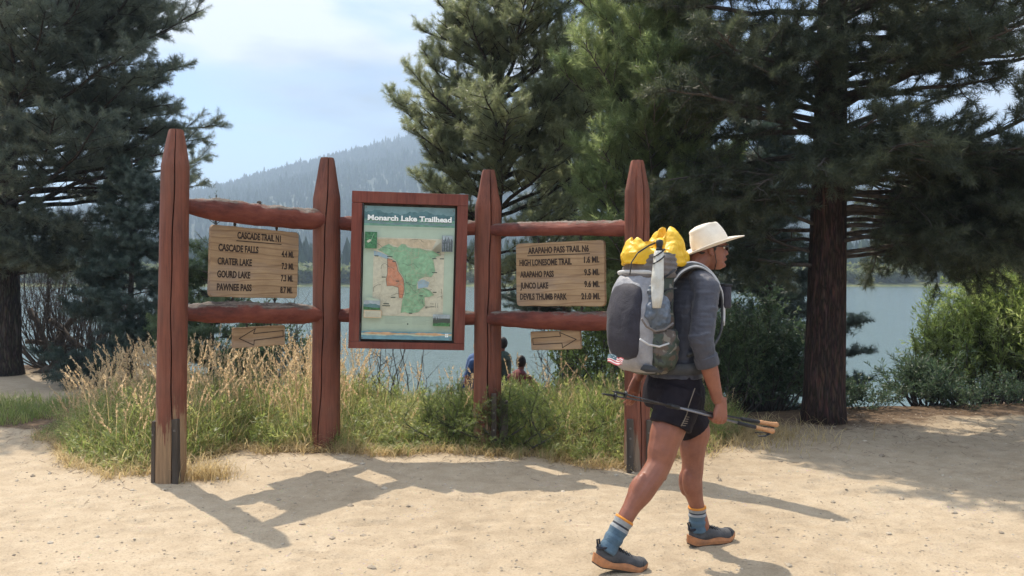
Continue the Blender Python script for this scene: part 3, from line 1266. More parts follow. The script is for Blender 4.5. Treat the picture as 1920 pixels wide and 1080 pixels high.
q = [at(658, 357, 7.36), at(875, 367, 7.45), at(873, 655, 7.45), at(657, 653, 7.36)]
Mx, w, h = frame_of(*q)
Mx.translation = Mx.translation + Vector((0, 0.0, 0))
board = thing('map_board', (0, 0, 0), 'large framed trail map titled Monarch Lake Trailhead, between the two middle posts', 'map board')
board.matrix_basis = Mx
fb = MB()
sl_, sr_, st_, sb_ = 0.088, 0.092, 0.098, 0.058
dp = 0.095
fb.box((0, 0.0, h / 2 - st_ / 2), (w, dp, st_), None, 0.004)
fb.box((0, 0.0, -h / 2 + sb_ / 2), (w, dp, sb_), None, 0.004)
fb.box((-w / 2 + sl_ / 2, 0.003, (sb_ - st_) / 2), (sl_, dp, h - st_ - sb_ - 0.002), None, 0.004)
fb.box((w / 2 - sr_ / 2, 0.003, (sb_ - st_) / 2), (sr_, dp, h - st_ - sb_ - 0.002), None, 0.004)
fo = fb.build('frame', M['frame_paint'], board)
bk = MB()
bk.box((0, 0.035, (sb_ - st_) / 2), (w - sl_ - sr_ - 0.001, 0.012, h - st_ - sb_ - 0.001))
bk.build('backing', M['old_board'], board)
# the printed sheet: everything in zoomed-photo units (120..703 x 138..977)
pw, ph_ = w - sl_ - sr_ - 0.035, h - st_ - sb_ - 0.045
inks = [ink('sheet_pale_green', (0.42, 0.52, 0.40), 0.05), ink('sheet_header', (0.17, 0.29, 0.30), 0.25, 9),
        ink('sheet_ridge', (0.09, 0.19, 0.20), 0.3, 20), ink('sheet_valley', (0.16, 0.34, 0.25), 0.3, 12),
        ink('map_cream', (0.55, 0.53, 0.40), 0.12, 30), ink('map_green', (0.23, 0.42, 0.25), 0.28, 24),
        ink('map_orange', (0.56, 0.24, 0.14), 0.2, 26), ink('map_blue', (0.30, 0.43, 0.50), 0.1),
        ink('map_dark', (0.05, 0.07, 0.06), 0.2), ink('photo_green', (0.04, 0.16, 0.06), 0.7, 60),
        ink('photo_dusk', (0.13, 0.15, 0.17), 0.7, 50), ink('photo_sky', (0.33, 0.40, 0.42), 0.3, 20),
        ink('map_tan', (0.55, 0.45, 0.30), 0.2, 25), ink('text_grey', (0.30, 0.37, 0.30), 0.1),
        ink('strip_blue', (0.14, 0.30, 0.36), 0.2, 18), ink('strip_orange', (0.55, 0.35, 0.20), 0.2, 18),
        ink('ink_white', (0.85, 0.88, 0.84), 0.02), ink('map_contour', (0.42, 0.38, 0.27), 0.1)]
PZ = -0.004


def sx_(x):
    return -pw / 2 + (x - 120) / 583 * pw + (sl_ - sr_) / 2


def sz_(y):
    return ph_ / 2 - (y - 138) / 839 * ph_ + (sb_ - st_) / 2


sheet = MB()
layer = [0]


def poly(pts, mi):
    layer[0] += 1
    yy = PZ - 0.00025 * layer[0]
    sheet.mi = mi
    sheet.add([Vector((sx_(x), yy, sz_(y))) for x, y in pts], [list(range(len(pts)))])


def rect(x0, y0, x1, y1, mi):
    poly([(x0, y0), (x0, y1), (x1, y1), (x1, y0)], mi)


def ridge(x0, x1, ytop, yb, amp, seed, mi, n=46):
    rr = random.Random(seed)
    ps = [rr.uniform(0, 6) for _ in range(4)]
    top = []
    for k in range(n + 1):
        x = x0 + (x1 - x0) * k / n
        top.append((x, ytop + amp * (math.sin(x * 0.021 + ps[0]) * 0.6 + math.sin(x * 0.06 + ps[1]) * 0.35 + math.sin(x * 0.17 + ps[2]) * 0.2)))
    poly(top[::-1] + [(x0, yb), (x1, yb)], mi)


def wire(pts, wd, mi):
    """a printed line of a given width"""
    L, Rr = [], []
    for i, (x, y) in enumerate(pts):
        a = pts[max(0, i - 1)]
        b = pts[min(len(pts) - 1, i + 1)]
        dx, dy = b[0] - a[0], b[1] - a[1]
        l = math.hypot(dx, dy) or 1
        L.append((x - dy / l * wd / 2, y + dx / l * wd / 2))
        Rr.append((x + dy / l * wd / 2, y - dx / l * wd / 2))
    poly(L + Rr[::-1], mi)


sheet.mi = 0
sheet.box((((sl_ - sr_) / 2), 0.012, (sb_ - st_) / 2), (pw, 0.03, ph_))
rect(120, 139, 702, 262, 1)
ridge(120, 702, 176, 262, 16, 1, 2)
ridge(120, 702, 214, 262, 10, 2, 3)
ridge(120, 702, 236, 262, 7, 3, 1)
ridge(120, 702, 250, 262, 4, 4, 3)
rect(120, 262, 702, 272, 0)
rect(185, 335, 640, 828, 4)
poly([(205, 345), (480, 338), (585, 345), (560, 405), (420, 392), (385, 372), (340, 392), (285, 372), (215, 405)], 12)
poly([(186, 420), (235, 432), (290, 455), (270, 470), (225, 455), (188, 452)], 7)
G = [(210, 415), (245, 392), (282, 374), (310, 392), (340, 395), (362, 374), (386, 374), (402, 392), (430, 398), (480, 396), (520, 408), (560, 410), (588, 380), (615, 356),
     (617, 440), (590, 448), (570, 468), (578, 505), (585, 540), (560, 578), (520, 576), (482, 592), (470, 625), (468, 655), (520, 645), (555, 662), (582, 690), (550, 704), (520, 706),
     (524, 760), (500, 782), (482, 802), (455, 806), (430, 814), (398, 804), (368, 808), (372, 770), (378, 720), (390, 690), (386, 650), (384, 595), (366, 565), (348, 540), (344, 510), (330, 480), (300, 462), (285, 452), (240, 428)]
poly(G, 5)
O = [(275, 466), (300, 472), (328, 486), (338, 515), (345, 545), (364, 570), (381, 598), (388, 650), (383, 690), (376, 716), (356, 712), (352, 680), (350, 648), (312, 638), (276, 640), (270, 600), (278, 560)]
poly(O, 6)
poly([(470, 608), (505, 592), (548, 612), (540, 640), (505, 648), (478, 655)], 7)
rr = random.Random(5)
for k in range(95):      # contour and trail lines
    x, y = rr.uniform(195, 600), rr.uniform(350, 790)
    a = rr.uniform(0, 6)
    pts = []
    for s in range(12):
        a += rr.uniform(-0.7, 0.7)
        x = min(632, max(190, x + math.cos(a) * 11))
        y = min(820, max(342, y + math.sin(a) * 11))
        pts.append((x, y))
    wire(pts, 1.3 if k % 9 else 2.0, 17 if k % 9 else 8)
wire(G + G[:1], 2.6, 17)
wire(O + O[:1], 2.6, 8)
for (x, y, l) in ((290, 455, 34), (318, 486, 22), (205, 453, 26), (255, 585, 26), (343, 608, 22), (318, 712, 30), (580, 548, 34), (576, 460, 28), (625, 460, 26), (600, 420, 18), (584, 673, 24), (497, 697, 22), (432, 808, 22), (532, 772, 14), (275, 765, 50), (275, 752, 36)):
    rect(x - l / 2, y - 3, x + l / 2, y + 3, 8)
for (x0, y0, x1, y1) in ((556, 745, 580, 747), (590, 740, 592, 770), (605, 740, 607, 770), (556, 765, 582, 767), (627, 650, 629, 680)):
    rect(x0, y0, x1, y1, 8)
# pictures
rect(129, 303, 206, 407, 9)
poly([(140, 362), (158, 350), (172, 352), (166, 362), (150, 372)], 4)
wire([(172, 350), (178, 330), (188, 312)], 3, 5)
rect(623, 312, 693, 415, 10)
poly([(625, 313), (692, 313), (692, 345), (680, 330), (676, 352), (664, 320), (652, 350), (646, 318), (636, 345), (628, 335)], 11)
for x in (640, 655, 672, 684):
    poly([(x - 4, 412), (x + 4, 412), (x + 1, 335), (x - 1, 335)], 8)
rect(131, 730, 236, 792, 11)
ridge(131, 236, 760, 792, 8, 8, 2, 20)
ridge(131, 236, 776, 792, 4, 9, 9, 20)
poly([(128, 738), (150, 712), (190, 718), (232, 728), (232, 733), (131, 733)], 0)
rect(134, 794, 246, 842, 15)
rect(137, 797, 243, 839, 4)
for k in range(5):
    rect(144, 803 + 7 * k, 236 - (k % 2) * 20, 804.5 + 7 * k, 13)
rect(577, 812, 688, 886, 10)
rect(577, 812, 688, 836, 11)
ridge(577, 688, 842, 886, 6, 11, 8, 20)
for x in (585, 593, 606, 622):
    poly([(x - 6, 862), (x + 6, 862), (x, 815 + (x % 7) * 2)], 8)
ridge(577, 688, 866, 886, 3, 12, 9, 20)
for k in range(6):
    rect(268, 834 + 8 * k, 415 - (k % 3) * 18, 836 + 8 * k, 13)
    rect(446, 834 + 8 * k, 556 - (k % 2) * 22, 836 + 8 * k, 13)
poly([(412, 872), (420, 872), (420, 881), (412, 881)], 8)
rect(122, 926, 700, 975, 14)
ridge(122, 700, 933, 955, 5, 15, 15)
ridge(122, 700, 944, 965, 5, 16, 0)
ridge(122, 700, 950, 975, 4, 17, 14)
for (x, y) in ((658, 933), (669, 933), (658, 945), (669, 945)):
    rect(x, y, x + 9, y + 10, 16)
sheet.build('map_sheet', inks, board)
tl = MB()
yy = PZ - 0.00025 * (layer[0] + 3)
put_text(tl, 'Monarch Lake Trailhead', sx_(145), sz_(229), yy, 0.062, 0.85, 'LEFT', 0.0022, sx_(681) - sx_(145))
# slab serifs on the upright strokes
for x in (147, 153, 176, 184, 238, 301, 319, 332, 357, 372, 413, 427, 480, 503, 516, 527, 579, 586, 592, 602, 612, 629, 672, 678):
    tl.box((sx_(x), yy, sz_(229) + 0.0022), (0.011, 0.0012, 0.0042))
tl.build('title_lettering', inks[16], board)
sh = MB()
put_text(sh, 'Monarch Lake Trailhead', sx_(147), sz_(232), yy + 0.0012, 0.062, 0.85, 'LEFT', 0.0028, sx_(683) - sx_(147))
sh.build('title_shadow', inks[8], board)
for (x, y) in ((133, 150), (692, 157), (690, 965), (127, 968)):
    s = MB()
    s.tube([(sx_(x), yy - 0.002, sz_(y)), (sx_(x), yy + 0.004, sz_(y))], 0.006, 10)
    s.build('screw', M['steel'], board)

# ------------------------------------------------------------------ the hiker
HK_Y, HK_RZ = 4.68, R(22)
HKO = Vector((0.90, HK_Y, 0))
hiker = thing('person', HKO, 'hiker in a cream wide-brimmed hat, grey shirt and black shorts walking right with trekking poles', 'person', None, HK_RZ)
HM = Matrix.Translation(HKO) @ Matrix.Rotation(HK_RZ, 4, 'Z')
HMI = HM.inverted()


def L(px, py, yl):
    """hiker-local point (x ahead, y to the hiker's left, z up) seen at this pixel, on the local plane y = yl"""
    o = HMI @ Vector((0, 0, CAMZ))
    d = HMI.to_3x3() @ ray(px, py)
    t = (yl - o.y) / d.y
    return o + d * t


def skin_mat():
    m, node, ln, b, out = mat('tanned_skin')
    t = noise_tex(node, ln, 14, 6, 0.7)
    r = ramp(node('ValToRGB'), [(0.30, (0.19, 0.067, 0.040)), (0.70, (0.285, 0.108, 0.064))])
    ln(t.outputs['Fac'], r.inputs[0])
    ln(r.outputs[0], b.inputs['Base Color'])
    b.inputs['Roughness'].default_value = 0.5
    b.inputs['Subsurface Weight'].default_value = 0.12
    b.inputs['Subsurface Radius'].default_value = (0.02, 0.008, 0.004)
    t2 = noise_tex(node, ln, 160, 3, 0.6)
    bump(node, ln, b, t2.outputs['Fac'], 0.12, 0.002)
    return m


def cloth(name, c1, c2, rough=0.8, wr=0.35, wscale=9, sheen=0.1, spec=0.3, crumple=0.0):
    m, node, ln, b, out = mat(name)
    t = noise_tex(node, ln, 16, 5, 0.65)
    r = ramp(node('ValToRGB'), [(0.3, c1), (0.7, c2)])
    ln(t.outputs['Fac'], r.inputs[0])
    ln(r.outputs[0], b.inputs['Base Color'])
    b.inputs['Roughness'].default_value = rough
    b.inputs['Specular IOR Level'].default_value = spec
    b.inputs['Sheen Weight'].default_value = sheen
    w = noise_tex(node, ln, wscale, 4, 0.55, dist=1.2)
    f = noise_tex(node, ln, 420, 2, 0.5)
    hh = mix(node, ln, 0.1, w.outputs['Fac'], f.outputs['Fac'])
    if crumple:
        # creased thin fabric: facets that meet in sharp folds
        c = node('TexCoord')
        wv = noise_tex(node, ln, 7, 3, 0.6, vec=c.outputs['Object'])
        mv = mix(node, ln, 0.10, c.outputs['Object'], wv.outputs['Color'], 'ADD')
        mpn = node('Mapping')
        mpn.inputs['Scale'].default_value = (1.0, 0.55, 0.8)
        ln(mv, mpn.inputs['Vector'])
        vo = node('TexVoronoi', feature='F1')
        vo.inputs['Scale'].default_value = 17
        ln(mpn.outputs[0], vo.inputs['Vector'])
        hh = mix(node, ln, crumple, hh, vo.outputs['Distance'])
    bump(node, ln, b, hh, wr, 0.02)
    return m


def camo_mat():
    m, node, ln, b, out = mat('camouflage_fabric')
    col = None
    base = (0.045, 0.06, 0.045)
    for k, (sc, th, c) in enumerate(((11, 0.53, (0.10, 0.075, 0.06)), (13, 0.57, (0.02, 0.022, 0.022)), (16, 0.62, (0.20, 0.18, 0.15)))):
        c0 = node('TexCoord')
        mpn = node('Mapping')
        mpn.inputs['Location'].default_value = (k * 3.1, k * 1.7, k)
        ln(c0.outputs['Object'], mpn.inputs['Vector'])
        t = noise_tex(node, ln, sc, 2, 0.5, vec=mpn.outputs[0], dist=0.8)
        r = ramp(node('ValToRGB'), [(th, (0, 0, 0)), (th + 0.012, (1, 1, 1))])
        ln(t.outputs['Fac'], r.inputs[0])
        col = mix(node, ln, r.outputs[0], col if col else base, c)
    ln(col, b.inputs['Base Color'])
    b.inputs['Roughness'].default_value = 0.6
    w = noise_tex(node, ln, 8, 4, 0.6, dist=1.5)
    bump(node, ln, b, w.outputs['Fac'], 0.5, 0.02)
    return m


M['skin'] = skin_mat()
M['shirt'] = cloth('grey_sun_shirt', (0.028, 0.030, 0.044), (0.054, 0.055, 0.073), 0.55, 0.5, 8, 0.15, 0.45)
M['shorts'] = cloth('black_shorts', (0.008, 0.006, 0.009), (0.018, 0.014, 0.019), 0.75, 0.6, 8, 0.0, 0.15)
M['shorts_trim'] = cloth('shorts_trim', (0.14, 0.11, 0.085), (0.22, 0.18, 0.14), 0.8, 0.2)
M['sock_blue'] = cloth('blue_sock', (0.055, 0.098, 0.14), (0.095, 0.155, 0.21), 0.95, 0.3, 60)
M['sock_grey'] = cloth('grey_sock_band', (0.20, 0.21, 0.22), (0.32, 0.33, 0.33), 0.95, 0.3, 60)
M['sock_orange'] = cloth('orange_sock_cuff', (0.55, 0.20, 0.03), (0.66, 0.27, 0.05), 0.95, 0.3, 60)
M['shoe'] = cloth('grey_shoe_mesh', (0.045, 0.045, 0.048), (0.085, 0.083, 0.085), 0.75, 0.3, 40)
M['shoe_dark'] = cloth('dark_shoe_lining', (0.012, 0.014, 0.022), (0.028, 0.03, 0.04), 0.8, 0.3, 30)
M['sole'] = simple('orange_foam_sole', (0.27, 0.12, 0.055), (0.48, 0.20, 0.08), 22, 0.6, 50, 0.3, 0.004)
M['rubber'] = simple('dark_outsole', (0.03, 0.025, 0.02), (0.08, 0.06, 0.045), 20, 0.8, 60, 0.4, 0.004)
M['felt'] = cloth('cream_felt', (0.66, 0.58, 0.47), (0.76, 0.68, 0.56), 0.9, 0.12, 12, 0.3, 0.2)
M['hair'] = simple('dark_brown_hair', (0.012, 0.008, 0.006), (0.035, 0.022, 0.015), 60, 0.5, 120, 0.6, 0.004, sc3=(1, 1, 0.2))
M['black'] = simple('black_plastic', (0.010, 0.010, 0.011), (0.02, 0.02, 0.022), 20, 0.35, 0, 0)
M['lens'] = simple('dark_lens', (0.005, 0.006, 0.007), (0.008, 0.009, 0.01), 5, 0.06, 0, 0, spec=0.8)
M['eye'] = simple('eye_white', (0.7, 0.68, 0.64), (0.8, 0.78, 0.74), 5, 0.2, 0, 0)

# ---- body : one continuous surface
body = MB()


def oval(c, rx, ry, n=24, tilt=0.0, e=2.0):
    out = []
    for j in range(n):
        a = 2 * math.pi * j / n
        ca, sa = math.cos(a), math.sin(a)
        x = math.copysign(abs(ca) ** (2 / e), ca) * rx
        y = math.copysign(abs(sa) ** (2 / e), sa) * ry
        out.append(Vector((c[0] + x, c[1] + y, c[2] + tilt * x)))
    return out


def limb(mb, pts, rad, n=16):
    """tapered limb with rounded ends, subdivided smoothly between the joints"""
    P, Q = [], []
    k = len(pts)
    pts = [Vector(p) for p in pts]
    for i in range(k - 1):
        for s in range(6):
            t = s / 6
            p0, p1_, p2_, p3_ = pts[max(0, i - 1)], pts[i], pts[i + 1], pts[min(k - 1, i + 2)]
            c = 0.5 * ((2 * p1_) + (p2_ - p0) * t + (2 * p0 - 5 * p1_ + 4 * p2_ - p3_) * t * t + (3 * p1_ - p0 - 3 * p2_ + p3_) * t ** 3)
            P.append(c)
            tt = t * t * (3 - 2 * t)
            Q.append(rad[i] * (1 - tt) + rad[i + 1] * tt)
    P.append(pts[-1])
    Q.append(rad[-1])
    # round caps
    d0 = (P[0] - P[1]).normalized()
    d1 = (P[-1] - P[-2]).normalized()
    A = [(P[0] + d0 * Q[0] * math.sin(a), Q[0] * math.cos(a)) for a in (1.45, 1.0, 0.5)]
    B = [(P[-1] + d1 * Q[-1] * math.sin(a), Q[-1] * math.cos(a)) for a in (0.5, 1.0, 1.45)]
    P = [a[0] for a in A] + P + [b[0] for b in B]
    Q = [a[1] for a in A] + Q + [b[1] for b in B]
    mb.tube(P, Q, n)
    return mb


TORSO = [(-0.015, 0.88, 0.120, 0.155), (-0.008, 0.96, 0.115, 0.155), (0.0, 1.04, 0.108, 0.152), (0.018, 1.14, 0.104, 0.148), (0.045, 1.26, 0.118, 0.160),
         (0.066, 1.37, 0.124, 0.174), (0.082, 1.45, 0.112, 0.178), (0.096, 1.505, 0.085, 0.150), (0.108, 1.535, 0.066, 0.095), (0.118, 1.56, 0.057, 0.060)]
body.rings([oval((x, 0, z), rx, ry) for x, z, rx, ry in TORSO])

HEADX = L(1325, 470, 0.02).x
# neck
NK0, NK1 = Vector((0.105, 0, 1.50)), L(1308, 492, 0.0)
limb(body, [NK0, NK1, Vector((HEADX - 0.03, 0, 1.645))], [0.066, 0.058, 0.056])

# head : stacked ovals (front x, back x, half-width) about the head's own axis
head_thick = MB()
HZ = 1.585       # chin height
HX = HEADX + 0.005
prof = [  # dz above chin, front, back, half width
    (-0.012, 0.058, -0.020, 0.030), (0.000, 0.078, -0.030, 0.040), (0.018, 0.085, -0.045, 0.051), (0.034, 0.081, -0.062, 0.058), (0.046, 0.086, -0.072, 0.062), (0.054, 0.083, -0.078, 0.064),
    (0.062, 0.086, -0.082, 0.066), (0.072, 0.083, -0.088, 0.068), (0.090, 0.084, -0.094, 0.071), (0.110, 0.082, -0.097, 0.073), (0.124, 0.083, -0.099, 0.0745), (0.140, 0.090, -0.100, 0.0755), (0.165, 0.088, -0.099, 0.076),
    (0.178, 0.076, -0.090, 0.070), (0.190, 0.050, -0.068, 0.056), (0.198, 0.016, -0.036, 0.030)]
YAW = R(-20)


def hd(x, y, dz):
    """head coordinates (x ahead, y left, dz above the chin) -> hiker coordinates"""
    px_ = x + 0.10 * 0.0
    c, s = math.cos(YAW), math.sin(YAW)
    tl_ = R(4)
    xx = x * math.cos(tl_) - (dz - 0.11) * math.sin(tl_) * -0.0
    return Vector((HX + xx * c - y * s, xx * s + y * c, HZ + dz))


rings = []
for dz, f, bk_, hw in prof:
    ring = []
    for j in range(28):
        a = 2 * math.pi * j / 28
        ca, sa = math.cos(a), math.sin(a)
        cx = (f + bk_) / 2
        rx = (f - bk_) / 2
        e = 2.25
        x = cx + math.copysign(abs(ca) ** (2 / e), ca) * rx
        y = math.copysign(abs(sa) ** (2 / e), sa) * hw * (1.0 if ca < 0.2 else 1 - 0.12 * (ca - 0.2))
        ring.append(hd(x, y, dz))
    rings.append(ring)
body.rings(rings)
# nose, brow, lips, chin, ears
body.rings([[hd(0.080 + fx, sy * wd, dz) for fx, sy in ((0.0, -1), (ext, -0.45), (ext + 0.002, 0), (ext, 0.45), (0.0, 1), (-0.02, 0))]
            for dz, ext, wd in ((0.062, 0.002, 0.010), (0.067, 0.016, 0.017), (0.074, 0.026, 0.019), (0.082, 0.025, 0.017), (0.096, 0.017, 0.012), (0.112, 0.009, 0.010), (0.124, 0.006, 0.010))])
body.ell(hd(0.083, 0, 0.043), (0.011, 0.022, 0.0055))
body.ell(hd(0.083, 0, 0.0525), (0.011, 0.024, 0.005))
body.ell(hd(0.080, 0, 0.013), (0.012, 0.018, 0.013))
for sy in (-1, 1):
    body.ell(hd(0.076, sy * 0.031, 0.128), (0.012, 0.024, 0.007))
    Er = Matrix.Rotation(R(12), 3, 'Y') @ Matrix.Rotation(sy * R(18), 3, 'Z')
    body.ell(hd(-0.012, sy * 0.077, 0.095), (0.017, 0.008, 0.031), 14, 9, Er)
    body.ell(hd(-0.006, sy * 0.081, 0.070), (0.010, 0.007, 0.011), 10, 7)

# near arm (right side, towards the camera)
SH = Vector((0.072, -0.180, 1.470))
EL = L(1315, 640, -0.245)
WR = L(1345, 748, -0.248)
limb(body, [SH, SH.lerp(EL, 0.5), EL, EL.lerp(WR, 0.35) + Vector((0.004, 0, 0)), WR], [0.058, 0.053, 0.047, 0.047, 0.031])

# near hand closed around the poles
HC = L(1347, 773, -0.245)       # centre of the fist
pole_dir = (L(1462, 797, -0.20) - L(1145, 741, -0.23)).normalized()
hx = pole_dir                                   # index side points ahead
hz = (WR - HC)
hz = (hz - hx * hz.dot(hx)).normalized()        # up the forearm
hy = hz.cross(hx)                               # inwards (towards the body = +y)


def hp(x, y, z):
    return HC + hx * x + hy * y + hz * z


def rr_ring(z, x0, x1, y0, y1, n=14):
    out = []
    for j in range(n):
        a = 2 * math.pi * j / n
        ca, sa = math.cos(a), math.sin(a)
        out.append(hp((x0 + x1) / 2 + math.copysign(abs(ca) ** 0.75, ca) * (x1 - x0) / 2, (y0 + y1) / 2 + math.copysign(abs(sa) ** 0.75, sa) * (y1 - y0) / 2, z))
    return out


# wrist to knuckles (palm block): back of the hand faces the camera (-y)
body.rings([rr_ring(z, a, b, c, d) for z, a, b, c, d in (
    (-0.022, -0.040, 0.040, -0.030, -0.004), (-0.012, -0.043, 0.043, -0.033, 0.002), (0.010, -0.042, 0.042, -0.032, 0.004), (0.035, -0.036, 0.038, -0.029, 0.006), (0.06, -0.028, 0.029, -0.027, 0.012), (0.085, -0.026, 0.026, -0.024, 0.022))])
GR = 0.013       # grip radius round the pole bundle, whose axis runs along hx at y=+0.004, z=-0.022
for k, (fx, ln_) in enumerate(((0.034, 1.0), (0.0115, 1.07), (-0.0115, 1.0), (-0.033, 0.86))):
    r = (0.0098, 0.0102, 0.0098, 0.0085)[k]
    jz = (0.0, 0.003, 0.001, -0.004)[k]
    pts = [hp(fx * 0.9, -0.020, 0.010), hp(fx, -0.024, -0.026 - jz), hp(fx, -0.013, -0.047 * ln_), hp(fx, 0.010, -0.050 * ln_), hp(fx, 0.026, -0.034), hp(fx, 0.027, -0.016), hp(fx, 0.018, -0.006)]
    limb(body, pts, [r * 1.0, r * 1.08, r * 1.03, r, r * 0.97, r * 0.9, r * 0.82], 10)
# thumb : leaves the index side near the palm's base, closes over the poles
limb(body, [hp(0.026, -0.004, 0.052), hp(0.045, 0.010, 0.022), hp(0.044, 0.026, -0.004), hp(0.028, 0.040, -0.026)], [0.013, 0.0125, 0.011, 0.009], 10)

# far arm (left), swung back
SHL = Vector((0.085, 0.185, 1.475))
ELL = Vector((0.0, 0.25, 1.19))
WRL = Vector((-0.10, 0.235, 0.96))
limb(body, [SHL, SHL.lerp(ELL, 0.5), ELL, ELL.lerp(WRL, 0.4), WRL], [0.058, 0.053, 0.047, 0.044, 0.030])
hdn = (WRL - ELL).normalized()
lx = Vector((0.93, 0.1, -0.36)).normalized()
lx = (lx - hdn * lx.dot(hdn)).normalized()
lyv = hdn.cross(lx)


def lp(x, y, d):
    return WRL + lx * x + lyv * y + hdn * d


body.rings([[lp(math.cos(a) * w_, math.sin(a) * t_, d) for a in np.linspace(0, 2 * math.pi, 14, endpoint=False)] for d, w_, t_ in ((-0.01, 0.026, 0.021), (0.03, 0.036, 0.017), (0.07, 0.041, 0.015), (0.092, 0.038, 0.013))])
for k, (fx, l_) in enumerate(((0.031, 0.072), (0.011, 0.08), (-0.010, 0.074), (-0.030, 0.058))):
    cu_ = -0.6
    limb(body, [lp(fx * 0.95, 0, 0.082), lp(fx * 1.08, -0.004, 0.092 + l_ * 0.42), lp(fx * 1.1, -0.018, 0.092 + l_ * 0.78), lp(fx * 1.05, -0.036, 0.092 + l_ * 0.95)], [0.0098, 0.009, 0.0083, 0.0072], 10)
limb(body, [lp(0.022, -0.004, 0.02), lp(0.044, -0.014, 0.05), lp(0.050, -0.024, 0.08), lp(0.047, -0.032, 0.10)], [0.013, 0.0115, 0.0105, 0.008], 10)

# legs
HPN, HPF = Vector((-0.012, -0.088, 0.90)), Vector((0.0, 0.088, 0.90))
THN = L(1254, 802, -0.105)
KN = L(1233, 876, -0.115)
CFN = L(1205, 918, -0.125)
ANN = L(1152, 1012, -0.135)
limb(body, [HPN, THN, L(1243, 840, -0.11), KN, CFN, L(1178, 962, -0.13), ANN], [0.100, 0.092, 0.080, 0.066, 0.066, 0.044, 0.036])
THF = L(1300, 800, 0.085)
KF = L(1299, 872, 0.08)
ANF = L(1318, 985, 0.075)
limb(body, [HPF, THF, L(1299, 838, 0.082), KF, L(1297, 905, 0.08), L(1307, 950, 0.075), ANF], [0.100, 0.088, 0.074, 0.061, 0.060, 0.042, 0.037])
for (kn_, cf_, sy) in ((KN, CFN, -1), (KF, L(1297, 905, 0.08), 1)):
    body.ell(kn_ + Vector((0.040, 0, 0.006)), (0.026, 0.034, 0.042))
    body.ell(kn_ + Vector((0.036, 0, -0.052)), (0.018, 0.022, 0.026))
    body.ell(cf_ + Vector((-0.030, -0.018, 0.012)), (0.040, 0.032, 0.085), 14, 9, Matrix.Rotation(R(22 if sy < 0 else -4), 3, 'Y'))
    body.ell(cf_ + Vector((-0.030, 0.020, 0.0)), (0.040, 0.032, 0.080), 14, 9, Matrix.Rotation(R(22 if sy < 0 else -4), 3, 'Y'))
bo = blob('body', body, 0.0048, M['skin'], hiker, 3, noise=[(24, 24, 12, 0.0018, 7)])

for sy in (-1, 1):
    eb = MB()
    eb.ell(hd(0.0685, sy * 0.031, 0.114), (0.0115, 0.0115, 0.0115), 12, 8)
    eb.build('eye', M['eye'], hiker, True)

# ---- shirt
sh = MB()
gr_ = [(-0.004, 0.985, 0.140, 0.178), (0.0, 1.04, 0.128, 0.170), (0.018, 1.14, 0.122, 0.166), (0.045, 1.26, 0.132, 0.176),
       (0.066, 1.37, 0.138, 0.188), (0.082, 1.45, 0.126, 0.190), (0.096, 1.512, 0.098, 0.160), (0.108, 1.548, 0.078, 0.105), (0.114, 1.575, 0.070, 0.074), (0.120, 1.600, 0.066, 0.068)]
sh.rings([oval((x, 0, z), rx, ry) for x, z, rx, ry in gr_])
CUFF = EL.lerp(WR, 0.42)
limb(sh, [SH, SH.lerp(EL, 0.35), SH.lerp(EL, 0.7), EL + Vector((-0.004, 0, 0))], [0.073, 0.070, 0.066, 0.064])
cu1 = EL.lerp(WR, 0.30)
sh.tube([EL + (WR - EL) * t for t in (-0.15, 0.0, 0.12, 0.22, 0.34, 0.40)], [0.062, 0.064, 0.062, 0.060, 0.061, 0.060], 20)
CUFFL = ELL.lerp(WRL, 0.40)
limb(sh, [SHL, SHL.lerp(ELL, 0.5), ELL], [0.073, 0.068, 0.063])
limb(sh, [Vector((0.092, -0.09, 1.515)), SH + Vector((0, 0.01, 0.002))], [0.072, 0.074])
limb(sh, [Vector((0.07, -0.11, 1.40)), SH + Vector((0, 0.01, -0.02))], [0.09, 0.074])
limb(sh, [Vector((0.092, 0.09, 1.515)), SHL], [0.072, 0.074])
sh.tube([ELL + (WRL - ELL) * t for t in (-0.15, 0.0, 0.2, 0.42)], [0.062, 0.063, 0.060, 0.058], 20)
so_ = blob('shirt', sh, 0.006, M['shirt'], hiker, 3, noise=[(11, 11, 7, 0.006, 1), (22, 22, 9, 0.0035, 2), (9, 9, 38, -0.0035, 3)])
cf = MB()
for (a, b, t0, t1, r) in ((EL, WR, 0.24, 0.425, 0.0635), (ELL, WRL, 0.28, 0.44, 0.061)):
    c = MB()
    P_ = [a.lerp(b, t0 + (t1 - t0) * q_) for q_ in np.linspace(0, 1, 7)]
    c.tube(P_, [r * 0.97, r, r * 0.985, r, r * 0.99, r * 0.985, r * 0.95], 24)
    c.build('rolled_cuff', M['shirt'], hiker, True)

# ---- shorts
st = MB()
st.rings([oval((x, 0, z), rx, ry, 26) for x, z, rx, ry in ((0.0, 1.05, 0.118, 0.160), (-0.006, 1.0, 0.130, 0.172), (-0.014, 0.93, 0.156, 0.190), (-0.018, 0.87, 0.162, 0.194), (-0.014, 0.82, 0.148, 0.188))])
st.tube([HPN + Vector((-0.01, 0, 0.02)), HPN.lerp(THN, 0.5) + Vector((-0.006, -0.004, 0)), THN + Vector((0.006, -0.004, 0.004))], [0.118, 0.120, 0.116], 24)
st.tube([HPF + Vector((0, 0, 0.02)), HPF.lerp(THF, 0.5), THF + Vector((0.004, 0.004, -0.012))], [0.118, 0.115, 0.108], 24)
blob('shorts', st, 0.006, M['shorts'], hiker, 3, noise=[(9, 9, 6, 0.006, 11), (20, 20, 14, 0.003, 12), (10, 10, 30, -0.0025, 13)])
